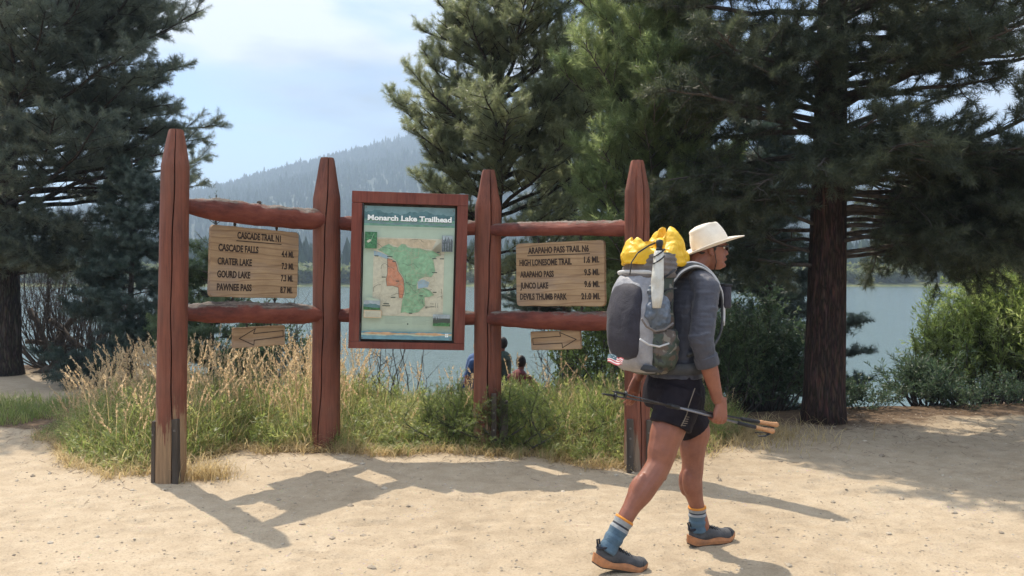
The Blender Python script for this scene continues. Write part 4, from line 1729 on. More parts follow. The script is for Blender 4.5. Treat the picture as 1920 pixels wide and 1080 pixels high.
# side seam and the patterned hem panel on the near leg
se = MB()
sp = [L(px, py, -0.224) for px, py in ((1303, 728), (1297, 745), (1291, 762), (1288, 776), (1282, 790), (1277, 799))]
se.tube(sp, 0.0028, 6)
se.build('side_seam', M['shorts_trim'], hiker, True)
pn = MB()
for k, (px, py, l) in enumerate(((1291, 781, 9), (1289, 785, 11), (1287, 789, 13), (1286, 793, 15), (1284, 797, 15))):
    a, b = L(px - l / 2, py, -0.220), L(px + l / 2, py + 1, -0.213)
    pn = MB()
    pn.tube([a, a.lerp(b, 0.5) + Vector((0, -0.003, 0)), b], 0.0035, 6, True, 0.6)
    pn.build('hem_stripe', M['shorts_trim'], hiker, True)


# ---- socks and shoes
def sock(a, b, ra, rb):
    """a = top, b = ankle"""
    bands = [(0.0, 0.07, 'sock_orange'), (0.07, 0.20, 'sock_grey'), (0.20, 0.25, 'shoe_dark'), (0.25, 0.34, 'sock_grey'), (0.34, 1.0, 'sock_blue')]
    mb = MB()
    ms = [M['sock_orange'], M['sock_grey'], M['shoe_dark'], M['sock_blue']]
    idx = {'sock_orange': 0, 'sock_grey': 1, 'shoe_dark': 2, 'sock_blue': 3}
    ts = sorted(set([0, 0.07, 0.2, 0.25, 0.34] + [0.34 + 0.66 * k / 8 for k in range(9)]))
    for t0, t1 in zip(ts[:-1], ts[1:]):
        nm = [n_ for (u0, u1, n_) in bands if u0 <= t0 + 1e-6 < u1][0]
        mb.mi = idx[nm]
        q0 = 0.0025 * math.sin(t0 * 23)
        q1 = 0.0025 * math.sin(t1 * 23)
        mb.tube([a.lerp(b, t0), a.lerp(b, t1)], [ra + (rb - ra) * t0 + q0, ra + (rb - ra) * t1 + q1], 20, cap=(t0 == 0 or t1 == 1))
    return mb.build('sock', ms, hiker, True)


UPX = [0, 0.05, 0.12, 0.30, 0.38, 0.48, 0.60, 0.72, 0.84, 0.93, 1.0]
UPZ = [0.085, 0.105, 0.108, 0.112, 0.112, 0.102, 0.090, 0.081, 0.074, 0.064, 0.042]


def shoe(ankle_sock_top, M4, raised):
    """foot-local: x ahead (heel 0 .. toe 0.30), y left, z up from the ground"""
    root = None

    def tr(p):
        return M4 @ Vector(p)
    # outline of the sole, heel to toe
    xs = np.linspace(0, 1, 22)
    Lg = 0.305

    def halfw(t):
        return 0.036 * math.sin(min(1, t / 0.16) * math.pi / 2) ** 0.6 * (1 + 0.38 * sstep(0.35, 0.68, t)) * (1 - sstep(0.80, 1.06, t)) ** 0.55

    def lowz(t):
        return 0.004 + 0.020 * float(sstep(0.74, 1.0, t)) ** 1.3 + 0.016 * (1 - float(sstep(0.0, 0.12, t)))
    parts = {}
    for nm, z0, z1, grow, m in (('outsole', 0.0, 0.008, 0.0, M['rubber']), ('midsole', 0.007, 0.040, 0.003, M['sole'])):
        mb = MB()
        rings = []
        for t in xs:
            hw = max(0.004, halfw(t)) + grow
            zz = lowz(t)
            top = z1 + (0.012 * (1 - float(sstep(0, 0.3, t))) + 0.004 * math.sin(t * 14) if nm == 'midsole' else 0)
            if nm == 'midsole':
                top -= 0.008 * float(sstep(0.6, 1.0, t))
            rings.append([tr((t * Lg - (0.008 if t < 0.05 else 0), y, zz + z)) for y, z in ((-hw, z0), (-hw * 1.04, (z0 + top) / 2), (-hw * 0.96, top), (hw * 0.96, top), (hw * 1.04, (z0 + top) / 2), (hw, z0))])
        mb.rings(rings)
        parts[nm] = (mb, m)
    o = parts['midsole'][0]
    root_up = MB()
    rings = []
    for t in xs:
        hw = max(0.004, halfw(t)) * 0.98
        top = lowz(t) * 0.7 + float(np.interp(t, UPX, UPZ))
        zb = lowz(t) + 0.030
        ring = []
        for j in range(13):
            a = math.pi * j / 12
            ring.append(tr((t * Lg * 0.985 + 0.004, -math.cos(a) * hw * (1 - 0.28 * math.sin(a) ** 2 * (1 - t * 0.4)), zb + (top - zb) * math.sin(a) ** 0.62)))
        rings.append(ring)
    root_up.rings(rings)
    so2 = root_up.build('shoe', M['shoe'], hiker, True)
    for nm in parts:
        parts[nm][0].build(nm, parts[nm][1], so2, False)
    # collar, heel loop, tongue, laces, toe cap
    cl = MB()
    ring_pts = []
    for k in range(21):
        a = 2 * math.pi * k / 20
        ring_pts.append(tr((0.058 + 0.050 * math.cos(a), 0.034 * math.sin(a), 0.108 - 0.006 * math.cos(a * 2) + 0.006 * math.cos(a))))
    cl.tube(ring_pts, 0.0085, 8)
    cl.build('collar', M['shoe_dark'], so2, True)
    hl = MB()
    hl.tube([tr((0.012, 0, 0.085)), tr((0.002, 0, 0.115)), tr((-0.006, 0, 0.138)), tr((0.006, 0, 0.142)), tr((0.014, 0, 0.118))], 0.0055, 8)
    hl.build('heel_loop', M['shoe_dark'], so2, True)
    tg = MB()
    tg.rings([[tr((x + dx, y, z)) for dx, y in ((-0.004, -0.020), (-0.004, 0.020), (0.006, 0.020), (0.006, -0.020))] for x, z in ((0.175, 0.090), (0.140, 0.106), (0.112, 0.122), (0.098, 0.142))])
    tg.build('tongue', M['shoe_dark'], so2, True)
    for k in range(5):
        la = MB()
        x, z = 0.122 + 0.018 * k, 0.114 - 0.0058 * k
        la.tube([tr((x + 0.006, -0.027, z - 0.012)), tr((x, 0, z + 0.003)), tr((x + 0.006, 0.027, z - 0.012))], 0.0036, 6)
        la.build('lace', M['black'], so2, True)
    ov = MB()
    rings = []
    for t in np.linspace(0.86, 0.995, 7):
        hw = max(0.004, halfw(t)) * 1.02
        top = lowz(t) * 0.7 + float(np.interp(t, UPX, UPZ)) + 0.002
        zb = lowz(t) + 0.032
        rings.append([tr((t * Lg * 0.985 + 0.006, -math.cos(math.pi * j / 10) * hw, zb + (top - zb) * math.sin(math.pi * j / 10) ** 0.62)) for j in range(11)])
    ov.rings(rings)
    ov.build('toe_cap', M['shoe_dark'] if not raised else M['shoe'], so2, True)
    return so2


# far foot flat on the ground
heelF = HMI @ on_ground(1291, 1026)
toeF = HMI @ on_ground(1386, 1012)
dF = (toeF - heelF)
aF = math.atan2(dF.y, dF.x)
MF = Matrix.Translation(Vector((heelF.x, heelF.y - 0.0, 0.0))) @ Matrix.Rotation(aF * 0.6, 4, 'Z')
# near foot pushing off: heel up
toeN = HMI @ on_ground(1203, 1068)
PT = R(13)
MN = Matrix.Translation(Vector((toeN.x, toeN.y, 0))) @ Matrix.Rotation(R(-3), 4, 'Z') @ Matrix.Rotation(PT, 4, 'Y') @ Matrix.Translation(Vector((-0.285, 0, -0.016)))
shoe(None, MF, False)
shoe(None, MN, True)
aF_top = MF @ Vector((0.062, 0, 0.085))
aN_top = MN @ Vector((0.060, 0, 0.085))
sock(L(1307, 949, 0.075), aF_top, 0.050, 0.047)
sock(L(1172, 972, -0.130), aN_top, 0.050, 0.047)

# ---- hat
hat = MB()
HB = L(1332, 460, 0.0)
tiltM = Matrix.Translation(HB) @ Matrix.Rotation(YAW, 4, 'Z') @ Matrix.Rotation(R(-20), 4, 'Y')


def hatp(x, y, z):
    return tiltM @ Vector((x, y, z))


nH = 48


def hring(fr, zf, sx=1.0, sy=0.86):
    out = []
    for j in range(nH):
        a = 2 * math.pi * j / nH
        r = fr
        x, y = math.cos(a) * r * sx, math.sin(a) * r * sy
        out.append(hatp(x, y, zf(a)))
    return out


def brim_z(r):
    k = (r - 0.093) / (0.185 - 0.093)
    return lambda a: 0.018 * k ** 2 * (math.sin(a) ** 2) - 0.012 * k * (math.cos(a) ** 2) * (1 if math.cos(a) > 0 else 0.6) + 0.004 * math.sin(a * 2 + 1) * k


brt = [hring(r, brim_z(r)) for r in (0.098, 0.107, 0.125, 0.150, 0.175, 0.190)]
edge = [hring(0.194, lambda a: brim_z(0.192)(a) - 0.0035)]
brb = [hring(r, (lambda rr_: (lambda a: brim_z(rr_)(a) - 0.007))(r)) for r in (0.190, 0.175, 0.150, 0.125, 0.107, 0.096)]
hat.rings(brt + edge + brb, cap=False)
ho = hat.build('hat', M['felt'], hiker, True)


def crown_ring(t):
    """t 0..1 up the side, then in across the pinched top"""
    out = []
    for j in range(nH):
        a = 2 * math.pi * j / nH
        ca, sa = math.cos(a), math.sin(a)
        if t <= 1:
            r = 0.104 - 0.020 * t ** 2.2
            z = 0.100 * t
            hgt = z * (1 - 0.10 * (ca < 0) * ca * ca) + 0.0
        else:
            q_ = t - 1
            r = 0.084 * math.cos(q_ * math.pi / 2) ** 0.9
            hgt = 0.100 + 0.034 * math.sin(q_ * math.pi / 2) ** 1.0
        x, y = ca * r * 1.02, sa * r * 0.87
        # teardrop dent along the top and two side pinches toward the front
        if t > 0.45:
            w = min(1, (t - 0.45) / 0.5)
            hgt -= 0.034 * w * math.exp(-(y / 0.026) ** 2) * math.exp(-((x + 0.004) / 0.062) ** 4) * (1.0 if t > 1 else 0.3)
            pin = 0.020 * w * math.exp(-((x - 0.036) / 0.034) ** 2) * (1 if t <= 1.25 else 0.6)
            y -= math.copysign(min(abs(y), pin), y)
        out.append(hatp(x - 0.004 * t, y, hgt))
    return out


cr = MB()
cr.rings([crown_ring(t) for t in (0, 0.06, 0.2, 0.4, 0.6, 0.8, 0.93, 1.0, 1.08, 1.2, 1.35, 1.55, 1.75, 1.92, 1.995)])
cr.build('crown', M['felt'], ho, True)
cord = MB()
for sy in (-1, 1):
    cord.tube([hatp(-0.01, sy * 0.083, -0.006), hd(0.008, sy * 0.079, 0.085), hd(0.020, sy * 0.070, 0.03), hd(0.022, sy * 0.030, -0.012), hd(0.018, 0, -0.03)], 0.0022, 6)
cord.build('chin_cord', M['black'], ho, True)

# ---- hair at the nape and sides
hr = MB()
rings = []
for dz, f, bk_, hw in ((0.022, -0.040, -0.064, 0.040), (0.040, -0.040, -0.080, 0.054), (0.058, -0.034, -0.091, 0.066), (0.074, -0.026, -0.096, 0.0722), (0.084, -0.02, -0.095, 0.0735)):
    ring = []
    for j in range(22):
        a = 2 * math.pi * j / 22
        ring.append(hd((f + bk_) / 2 + math.cos(a) * (f - bk_) / 2, math.sin(a) * hw, dz))
    rings.append(ring)
hr.rings(rings)
for sy in (-1, 1):
    hr.ell(hd(0.012, sy * 0.0745, 0.112), (0.009, 0.004, 0.020), 10, 8)
hr.build('hair', M['hair'], hiker, True)

# ---- sunglasses
sg = MB()
for sy in (-1, 1):
    sg.rings([[hd(0.098 - 0.010 * abs(y_) / 0.03 + fx, sy * (0.031) + y_, 0.112 + z_) for y_, z_ in [(0.025 * math.cos(a), 0.019 * math.sin(a)) for a in np.linspace(0, 2 * math.pi, 16, endpoint=False)]] for fx in (-0.004, 0.003)])
gl = sg.build('sunglasses', M['lens'], hiker, True)
for sy in (-1, 1):
    tm = MB()
    tm.tube([hd(0.092, sy * 0.056, 0.116), hd(0.060, sy * 0.074, 0.117), hd(0.01, sy * 0.081, 0.116), hd(-0.020, sy * 0.082, 0.108)], [0.004, 0.0035, 0.0032, 0.004], 6)
    tm.build('temple', M['black'], gl, True)
br = MB()
br.tube([hd(0.100, -0.010, 0.117), hd(0.104, 0, 0.119), hd(0.100, 0.010, 0.117)], 0.0028, 6)
br.build('bridge', M['black'], gl, True)

# ------------------------------------------------------------------ backpack
M['dcf'] = cloth('pale_grey_pack_fabric', (0.21, 0.21, 0.23), (0.33, 0.33, 0.35), 0.5, 0.8, 10, 0.0, 0.4, 0.4)
M['mesh'] = cloth('dark_stretch_mesh', (0.018, 0.017, 0.025), (0.038, 0.035, 0.048), 0.75, 0.5, 7)
M['yellow'] = cloth('yellow_dry_bag_fabric', (0.66, 0.38, 0.01), (0.82, 0.50, 0.02), 0.45, 1.0, 9, 0.0, 0.45, 0.75)
M['camo'] = camo_mat()
M['pack_dark'] = cloth('dark_pack_fabric', (0.03, 0.033, 0.036), (0.065, 0.066, 0.07), 0.65, 0.6, 9)
M['pack_brown'] = cloth('brown_pack_fabric', (0.10, 0.085, 0.08), (0.17, 0.145, 0.13), 0.6, 0.6, 9)
M['webbing'] = cloth('black_webbing', (0.012, 0.012, 0.014), (0.03, 0.03, 0.033), 0.8, 0.3, 30)
M['blue_grey'] = cloth('blue_grey_pouch', (0.05, 0.07, 0.09), (0.14, 0.165, 0.21), 0.5, 1.0, 10, 0.0, 0.4, 0.6)
M['white_web'] = cloth('pale_strap', (0.46, 0.46, 0.46), (0.60, 0.60, 0.60), 0.7, 0.3, 20)
M['silver'] = cloth('silver_umbrella_cloth', (0.48, 0.47, 0.42), (0.62, 0.61, 0.55), 0.35, 1.0, 14, 0.0, 0.6, 0.6)

PK_RZ = R(12)
PKO = Vector((-0.10, 0.0, 0.0))
pack = thing('backpack', HM @ PKO, 'large grey hiking backpack with yellow roll top, worn on the hiker\'s back', 'backpack', None, HK_RZ + PK_RZ)
PKM = Matrix.Translation(HM @ PKO) @ Matrix.Rotation(HK_RZ + PK_RZ, 4, 'Z')
PKI = PKM.inverted()


def LP(px, py, yl):
    o = PKI @ Vector((0, 0, CAMZ))
    d = PKI.to_3x3() @ ray(px, py)
    t = (yl - o.y) / d.y
    return o + d * t


# section of the pack at height z: depth behind the back panel, half width
PSEC = [(1.015, 0.13, 0.10), (1.03, 0.19, 0.125), (1.08, 0.235, 0.142), (1.2, 0.25, 0.148), (1.35, 0.245, 0.150), (1.48, 0.225, 0.148), (1.56, 0.20, 0.142), (1.62, 0.185, 0.135), (1.66, 0.180, 0.130)]


def pdim(z):
    zs = [p[0] for p in PSEC]
    return float(np.interp(z, zs, [p[1] for p in PSEC])), float(np.interp(z, zs, [p[2] for p in PSEC]))


def ppt(th, z, off=0.0, e=3.2):
    """point on the pack's skin: th = 180 deg is the rear, 270 the near side"""
    d, w_ = pdim(z)
    ca, sa = math.cos(th), math.sin(th)
    lean = 0.02 * (z - 1.0)
    x = -d / 2 + math.copysign(abs(ca) ** (2 / e), ca) * (d / 2 + off) + lean
    y = math.copysign(abs(sa) ** (2 / e), sa) * (w_ + off)
    return Vector((x, y, z))


def patch(name, th0, th1, z0, z1, off, m, parent, bulge=0.0, corner=0.0, nu=22, nv=22, thick=0.006, oval_=False, wr=0.0, seed=0):
    """a piece of fabric lying on the pack's skin, with its own thickness"""
    rngp = random.Random(seed)
    mb = MB()
    front, back = [], []
    for j in range(nv + 1):
        v = j / nv * 2 - 1
        for i in range(nu + 1):
            u = i / nu * 2 - 1
            if oval_:
                k = (1 - abs(v) ** 3.2) ** (1 / 3.2)
                uu = u * max(0.12, k)
            elif corner:
                k = 1 - corner * max(0, (abs(v) - 0.75) / 0.25) ** 2
                uu = u * k
            else:
                uu = u
            th = (th0 + th1) / 2 + (th1 - th0) / 2 * uu
            z = (z0 + z1) / 2 + (z1 - z0) / 2 * v
            b_ = bulge * max(0, (1 - u ** 2)) ** 0.6 * max(0, (1 - v ** 2)) ** 0.6
            if wr:
                b_ += wr * math.sin(u * 7 + v * 5 + seed) * math.sin(v * 9 - u * 3)
            front.append(ppt(th, z, off + thick + b_))
            back.append(ppt(th, z, off - 0.004))
    vs = front + back
    n1 = nu + 1
    fs = []
    B_ = len(front)
    for j in range(nv):
        for i in range(nu):
            a = j * n1 + i
            fs.append([a, a + 1, a + n1 + 1, a + n1])
            fs.append([B_ + a, B_ + a + n1, B_ + a + n1 + 1, B_ + a + 1])
    loop = [i for i in range(n1)] + [j * n1 + nu for j in range(1, nv + 1)] + [nv * n1 + i for i in range(nu - 1, -1, -1)] + [j * n1 for j in range(nv - 1, 0, -1)]
    for a, b in zip(loop, loop[1:] + loop[:1]):
        fs.append([a, B_ + a, B_ + b, b])
    mb.add(vs, fs)
    return mb.build(name, m, parent, True)


main = MB()
main.rings([[ppt(a, z) for a in np.linspace(0, 2 * math.pi, 48, endpoint=False)] for z in np.linspace(1.015, 1.66, 26)])
blob('pack_bag', main, 0.008, M['camo'], pack, 2, noise=[(8, 8, 8, 0.008, 21), (16, 16, 16, 0.005, 22)])
patch('upper_bag', R(150), R(300), 1.53, 1.655, 0.004, M['pack_brown'], pack, 0.012, wr=0.006, seed=4)
patch('rear_panel', R(112), R(250), 1.03, 1.545, 0.004, M['dcf'], pack, 0.035, 0.06, wr=0.003, seed=2)
patch('mesh_pocket', R(150), R(214), 1.10, 1.50, 0.030, M['mesh'], pack, 0.030, oval_=True, wr=0.002, seed=3)
lipm = MB()
lipm.tube([ppt(th, 1.548 + 0.012 * math.sin((th - R(112)) * 1.3), 0.014) for th in np.linspace(R(116), R(246), 16)], [0.014] * 16, 10, True, 0.7)
lipm.build('pocket_hem', M['white_web'], pack, True)
patch('side_pocket', R(243), R(306), 1.04, 1.26, 0.006, M['camo'], pack, 0.03, 0.05, wr=0.006, seed=7)
# stuffed pouch above the side pocket
pou = MB()
pc = LP(1234, 586, -0.165)
pou.ell(pc, (0.085, 0.062, 0.105), 20, 14)
pou.ell(pc + Vector((-0.03, 0.0, 0.09)), (0.045, 0.045, 0.07), 16, 10)
blob('stuffed_pouch', pou, 0.007, M['blue_grey'], pack, 3, noise=[(12, 12, 12, 0.016, 5), (24, 12, 30, -0.010, 6)])
eb_ = MB()
eb_.tube([LP(px, py, -0.225) for px, py in ((1203, 598), (1212, 612), (1228, 621), (1246, 618), (1262, 606))], 0.006, 8)
eb_.build('pocket_edge', M['pack_brown'], pack, True)
zp = MB()
zp.tube([LP(px, py, -0.205) for px, py in ((1200, 636), (1216, 646), (1236, 650), (1254, 644))], 0.005, 8)
zp.build('pocket_edge', M['white_web'], pack, True)
# yellow roll top
yl_ = MB()
xa, xb = LP(1176, 480, 0.0).x, LP(1279, 480, 0.0).x
xf_, xr_ = LP(1250, 430, 0.0).x, LP(1190, 445, 0.0).x
zf_, zr_, zm_ = LP(1250, 424, 0.0).z, LP(1190, 441, 0.0).z, LP(1214, 458, 0.0).z


def bag_top(x):
    """the rolled closure: high fold by the hiker's neck, a sag, a smaller ear at the rear"""
    return zm_ - 0.02 + (zf_ - zm_ + 0.02) * math.exp(-((x - xf_) / 0.052) ** 4) + (zr_ - zm_ + 0.02) * math.exp(-((x - xr_) / 0.030) ** 2)


rings = []
for t in (0.0, 0.12, 0.25, 0.4, 0.55, 0.7, 0.82, 0.91, 0.97, 1.0):
    sy2 = 0.128 * (1 - 0.16 * t - 0.62 * max(0, (t - 0.45) / 0.55) ** 3.0)
    sx2 = 1.0 + 0.03 * math.sin(t * math.pi) - 0.12 * max(0, (t - 0.7) / 0.3) ** 2
    ring = []
    for a in np.linspace(0, 2 * math.pi, 64, endpoint=False):
        ca, sa = math.cos(a), math.sin(a)
        x = (xa + xb) / 2 + math.copysign(abs(ca) ** 0.72, ca) * (xb - xa) / 2 * sx2
        y = math.copysign(abs(sa) ** 0.72, sa) * sy2
        z0 = 1.600 + 0.012 * math.sin(x * 40)
        ring.append(Vector((x, y, z0 + (bag_top(x) - z0) * t)))
    rings.append(ring)
yl_.rings(rings)
yl_.ell(LP(1236, 456, -0.075), (0.030, 0.045, 0.040), 14, 10, Matrix.Rotation(R(25), 3, 'Y'))
blob('roll_top', yl_, 0.0055, M['yellow'], pack, 6, noise=[(10, 10, 10, 0.005, 31), (20, 8, 9, -0.0055, 32), (9, 14, 26, -0.003, 33)])
stp = MB()
stp.tube([LP(1180, 515, -0.145) + Vector((0, -0.004, 0)), LP(1184, 492, -0.150), LP(1196, 474, -0.140), LP(1216, 461, -0.11), LP(1236, 452, -0.03), LP(1240, 455, 0.05)], 0.008, 8, True, 0.4)
stp.build('compression_strap', M['webbing'], pack, True)
for pts in (((1266, 505), (1246, 520), (1240, 535)), ((1268, 540), (1250, 543), (1238, 552)), ((1262, 560), (1250, 590), (1248, 640))):
    s_ = MB()
    s_.tube([LP(px, py, -0.165) for px, py in pts], 0.006, 8, True, 0.4)
    s_.build('compression_strap', M['webbing'], pack, True)
# shoulder strap (near) and far one, over the shoulders to the chest
for sy, nm in ((-1, 'near'), (1, 'far')):
    def hl_(x, y, z):
        return PKI @ (HM @ Vector((x, y * sy, z)))
    base_pts = [(-0.10, 0.085, 1.50), (-0.045, 0.090, 1.56), (0.03, 0.100, 1.592), (0.10, 0.110, 1.578), (0.165, 0.118, 1.52), (0.207, 0.122, 1.44), (0.212, 0.128, 1.34), (0.185, 0.150, 1.24), (0.10, 0.185, 1.16), (-0.04, 0.175, 1.12)]
    sm_ = MB()
    Pt = [hl_(*p) for p in base_pts]
    # smooth spline with flat cross section: width across the body
    PP = []
    for i in range(len(Pt) - 1):
        for s in range(5):
            t = s / 5
            p0, p1_, p2_, p3_ = Pt[max(0, i - 1)], Pt[i], Pt[i + 1], Pt[min(len(Pt) - 1, i + 2)]
            PP.append(0.5 * ((2 * p1_) + (p2_ - p0) * t + (2 * p0 - 5 * p1_ + 4 * p2_ - p3_) * t * t + (3 * p1_ - p0 - 3 * p2_ + p3_) * t ** 3))
    PP.append(Pt[-1])
    rings = []
    cen = PKI @ (HM @ Vector((0.06, 0, 1.36)))
    for i, p in enumerate(PP):
        tg_ = (PP[min(i + 1, len(PP) - 1)] - PP[max(i - 1, 0)]).normalized()
        nr = (p - cen)
        nr = (nr - tg_ * nr.dot(tg_)).normalized()
        wd = tg_.cross(nr)
        hw = 0.030 if i < 36 else 0.014
        rings.append([p + wd * hw * a + nr * 0.008 * b for a, b in ((-1, -0.6), (-1, 0.5), (-0.8, 1), (0.8, 1), (1, 0.5), (1, -0.6))])
    sm_.rings(rings)
    sto = sm_.build('shoulder_strap', M['pack_dark'], pack, True)
    for e_ in (-1, 1):
        ed = MB()
        pe = []
        for i, p in enumerate(PP[:34]):
            tg_ = (PP[min(i + 1, len(PP) - 1)] - PP[max(i - 1, 0)]).normalized()
            nr = (p - cen)
            nr = (nr - tg_ * nr.dot(tg_)).normalized()
            pe.append(p + tg_.cross(nr) * 0.027 * e_ + nr * 0.010)
        ed.tube(pe, 0.0055, 6)
        ed.build('strap_edging', M['white_web'], sto, True)
    cp = MB()
    c = hl_(0.225, 0.120, 1.425)
    cp.box(c, (0.052, 0.085, 0.125), Matrix.Rotation(R(-12), 3, 'Z'), 0.014)
    cpo = cp.build('chest_pouch', M['mesh'], pack, True)
    cl_ = MB()
    cl_.box(c + Vector((0.003, 0, 0.064)), (0.054, 0.088, 0.014), Matrix.Rotation(R(-12), 3, 'Z'), 0.005)
    cl_.build('pouch_lid', M['webbing'], cpo, True)
# hip belt
hb = MB()
hb.rings([[PKI @ (HM @ Vector((0.0 + math.cos(a) * (0.150 + dr), math.sin(a) * (0.182 + dr), 1.045 + dz))) for dr, dz in ((0, -0.03), (0.012, -0.028), (0.014, 0.028), (0, 0.03))] for a in np.linspace(R(-245), R(65), 40)])
hb.build('hip_belt', M['pack_dark'], pack, True)
bt = MB()
bt.rings([[LP(px, py, yy_) for px, py in ((1200, 693), (1206, 684), (1240, 688), (1246, 694), (1240, 699), (1212, 698))] for yy_ in (-0.15, -0.05)])
bt.build('bottom_pouch', M['pack_dark'], pack, True)

# folded silver umbrella in the side pocket
um = MB()
ua, ub = LP(1232, 556, -0.205), LP(1236, 470, -0.190)
ax = (ub - ua)
um_o = thing('folded_umbrella', PKM @ ua, 'folded silver umbrella with black handle, standing in the side pocket of the backpack', 'umbrella')
UMI = Matrix.Translation(-(PKM @ ua))


def uw(p):
    return UMI @ (PKM @ p)


cv = MB()
rings = []
for t, r in ((-0.25, 0.020), (0.0, 0.028), (0.3, 0.031), (0.6, 0.028), (0.85, 0.025), (1.0, 0.022)):
    c = ua + ax * t
    ring = []
    for j in range(20):
        a = 2 * math.pi * j / 20
        rr_ = r * (1 + 0.14 * math.sin(a * 5 + t * 4))
        ring.append(uw(c + Vector((math.cos(a) * rr_, math.sin(a) * rr_, 0))))
    rings.append(ring)
cv.rings(rings)
cv.build('folded_canopy', M['silver'], um_o, True)
hn = MB()
hn.tube([uw(ub), uw(ub + ax * 0.06)], [0.018, 0.016], 12)
hn.build('collar', M['webbing'], um_o, True)
hn2 = MB()
hn2.tube([uw(ub + ax * q_) for q_ in (0.05, 0.09, 0.17, 0.22, 0.24)], [0.013, 0.016, 0.019, 0.018, 0.011], 14)
hn2.build('handle', M['black'], um_o, True)
for t in (0.80, 0.95):
    tb = MB()
    c = ua + ax * t
    tb.tube([uw(c + Vector((math.cos(a) * 0.0285, math.sin(a) * 0.0285, 0.02 * math.cos(a + 0.5)))) for a in np.linspace(0, 2 * math.pi, 17)], 0.0035, 6)
    tb.build('tie_band', M['webbing'], um_o, True)

# small flag tied below the pack
M['flag'] = None


def flag_mat():
    m, node, ln, b, out = mat('striped_flag_cloth')
    uvn = node('Attribute', attribute_name='fu')
    s = node('SeparateXYZ')
    ln(uvn.outputs['Vector'], s.inputs[0])
    a = node('Math', operation='MULTIPLY')
    ln(s.outputs['Y'], a.inputs[0])
    a.inputs[1].default_value = 3.5
    fr = node('Math', operation='FRACT')
    ln(a.outputs[0], fr.inputs[0])
    g = node('Math', operation='LESS_THAN')
    ln(fr.outputs[0], g.inputs[0])
    g.inputs[1].default_value = 0.5
    col = mix(node, ln, g.outputs[0], (0.62, 0.56, 0.54), (0.42, 0.07, 0.08))
    x = node('Math', operation='LESS_THAN')
    ln(s.outputs['X'], x.inputs[0])
    x.inputs[1].default_value = 0.42
    y = node('Math', operation='GREATER_THAN')
    ln(s.outputs['Y'], y.inputs[0])
    y.inputs[1].default_value = 0.5
    an = node('Math', operation='MULTIPLY')
    ln(x.outputs[0], an.inputs[0])
    ln(y.outputs[0], an.inputs[1])
    sv = node('TexVoronoi')
    sv.inputs['Scale'].default_value = 9
    ln(uvn.outputs['Vector'], sv.inputs['Vector'])
    sr = ramp(node('ValToRGB'), [(0.2, (0.6, 0.62, 0.62)), (0.26, (0.05, 0.10, 0.12))])
    ln(sv.outputs['Distance'], sr.inputs[0])
    ln(mix(node, ln, an.outputs[0], col, sr.outputs[0]), b.inputs['Base Color'])
    b.inputs['Roughness'].default_value = 0.8
    return m


M['flag'] = flag_mat()
nu_, nv_ = 20, 12
V, UV = [], []
c00, c10, c11, c01 = LP(1143, 679, -0.03), LP(1172, 686, -0.14), LP(1174, 673, -0.13), LP(1146, 664, -0.02)
f0 = PKM @ c00
for side in (0, 1):
    for j in range(nv_ + 1):
        for i in range(nu_ + 1):
            u, v = i / nu_, j / nv_
            p = (c00 * (1 - u) + c10 * u) * (1 - v) + (c01 * (1 - u) + c11 * u) * v
            p = p + Vector((-0.010 * math.sin(u * 7 + v * 2) - 0.012 + side * 0.0015, 0, 0.006 * math.sin(u * 9)))
            V.append((PKM @ p) - f0)
            UV.append((u, v, 0))
fq = []
B_ = (nu_ + 1) * (nv_ + 1)
for j in range(nv_):
    for i in range(nu_):
        a = j * (nu_ + 1) + i
        fq.append([a, a + 1, a + nu_ + 2, a + nu_ + 1])
        fq.append([B_ + a, B_ + a + nu_ + 1, B_ + a + nu_ + 2, B_ + a + 1])
fo_ = mesh_np('flag', [tuple(v) for v in V], [np.array(fq)], M['flag'], smooth=True)
fo_.location = f0
fa = fo_.data.attributes.new('fu', 'FLOAT_VECTOR', 'POINT')
fa.data.foreach_set('vector', np.array(UV, dtype=np.float32).ravel())
tag(fo_, 'small red and white striped flag with a starred corner, tied under the backpack', 'flag')

# ------------------------------------------------------------------ trekking poles held in the near hand
M['carbon'] = simple('dark_carbon_shaft', (0.012, 0.012, 0.014), (0.03, 0.03, 0.033), 30, 0.3, 0, 0, spec=0.6)
M['grey_shaft'] = simple('grey_alloy_shaft', (0.16, 0.16, 0.18), (0.26, 0.26, 0.28), 30, 0.3, 0, 0, metal=0.7)
M['cork'] = simple('cork_grip', (0.36, 0.17, 0.075), (0.50, 0.27, 0.13), 90, 0.7, 90, 0.3, 0.003)


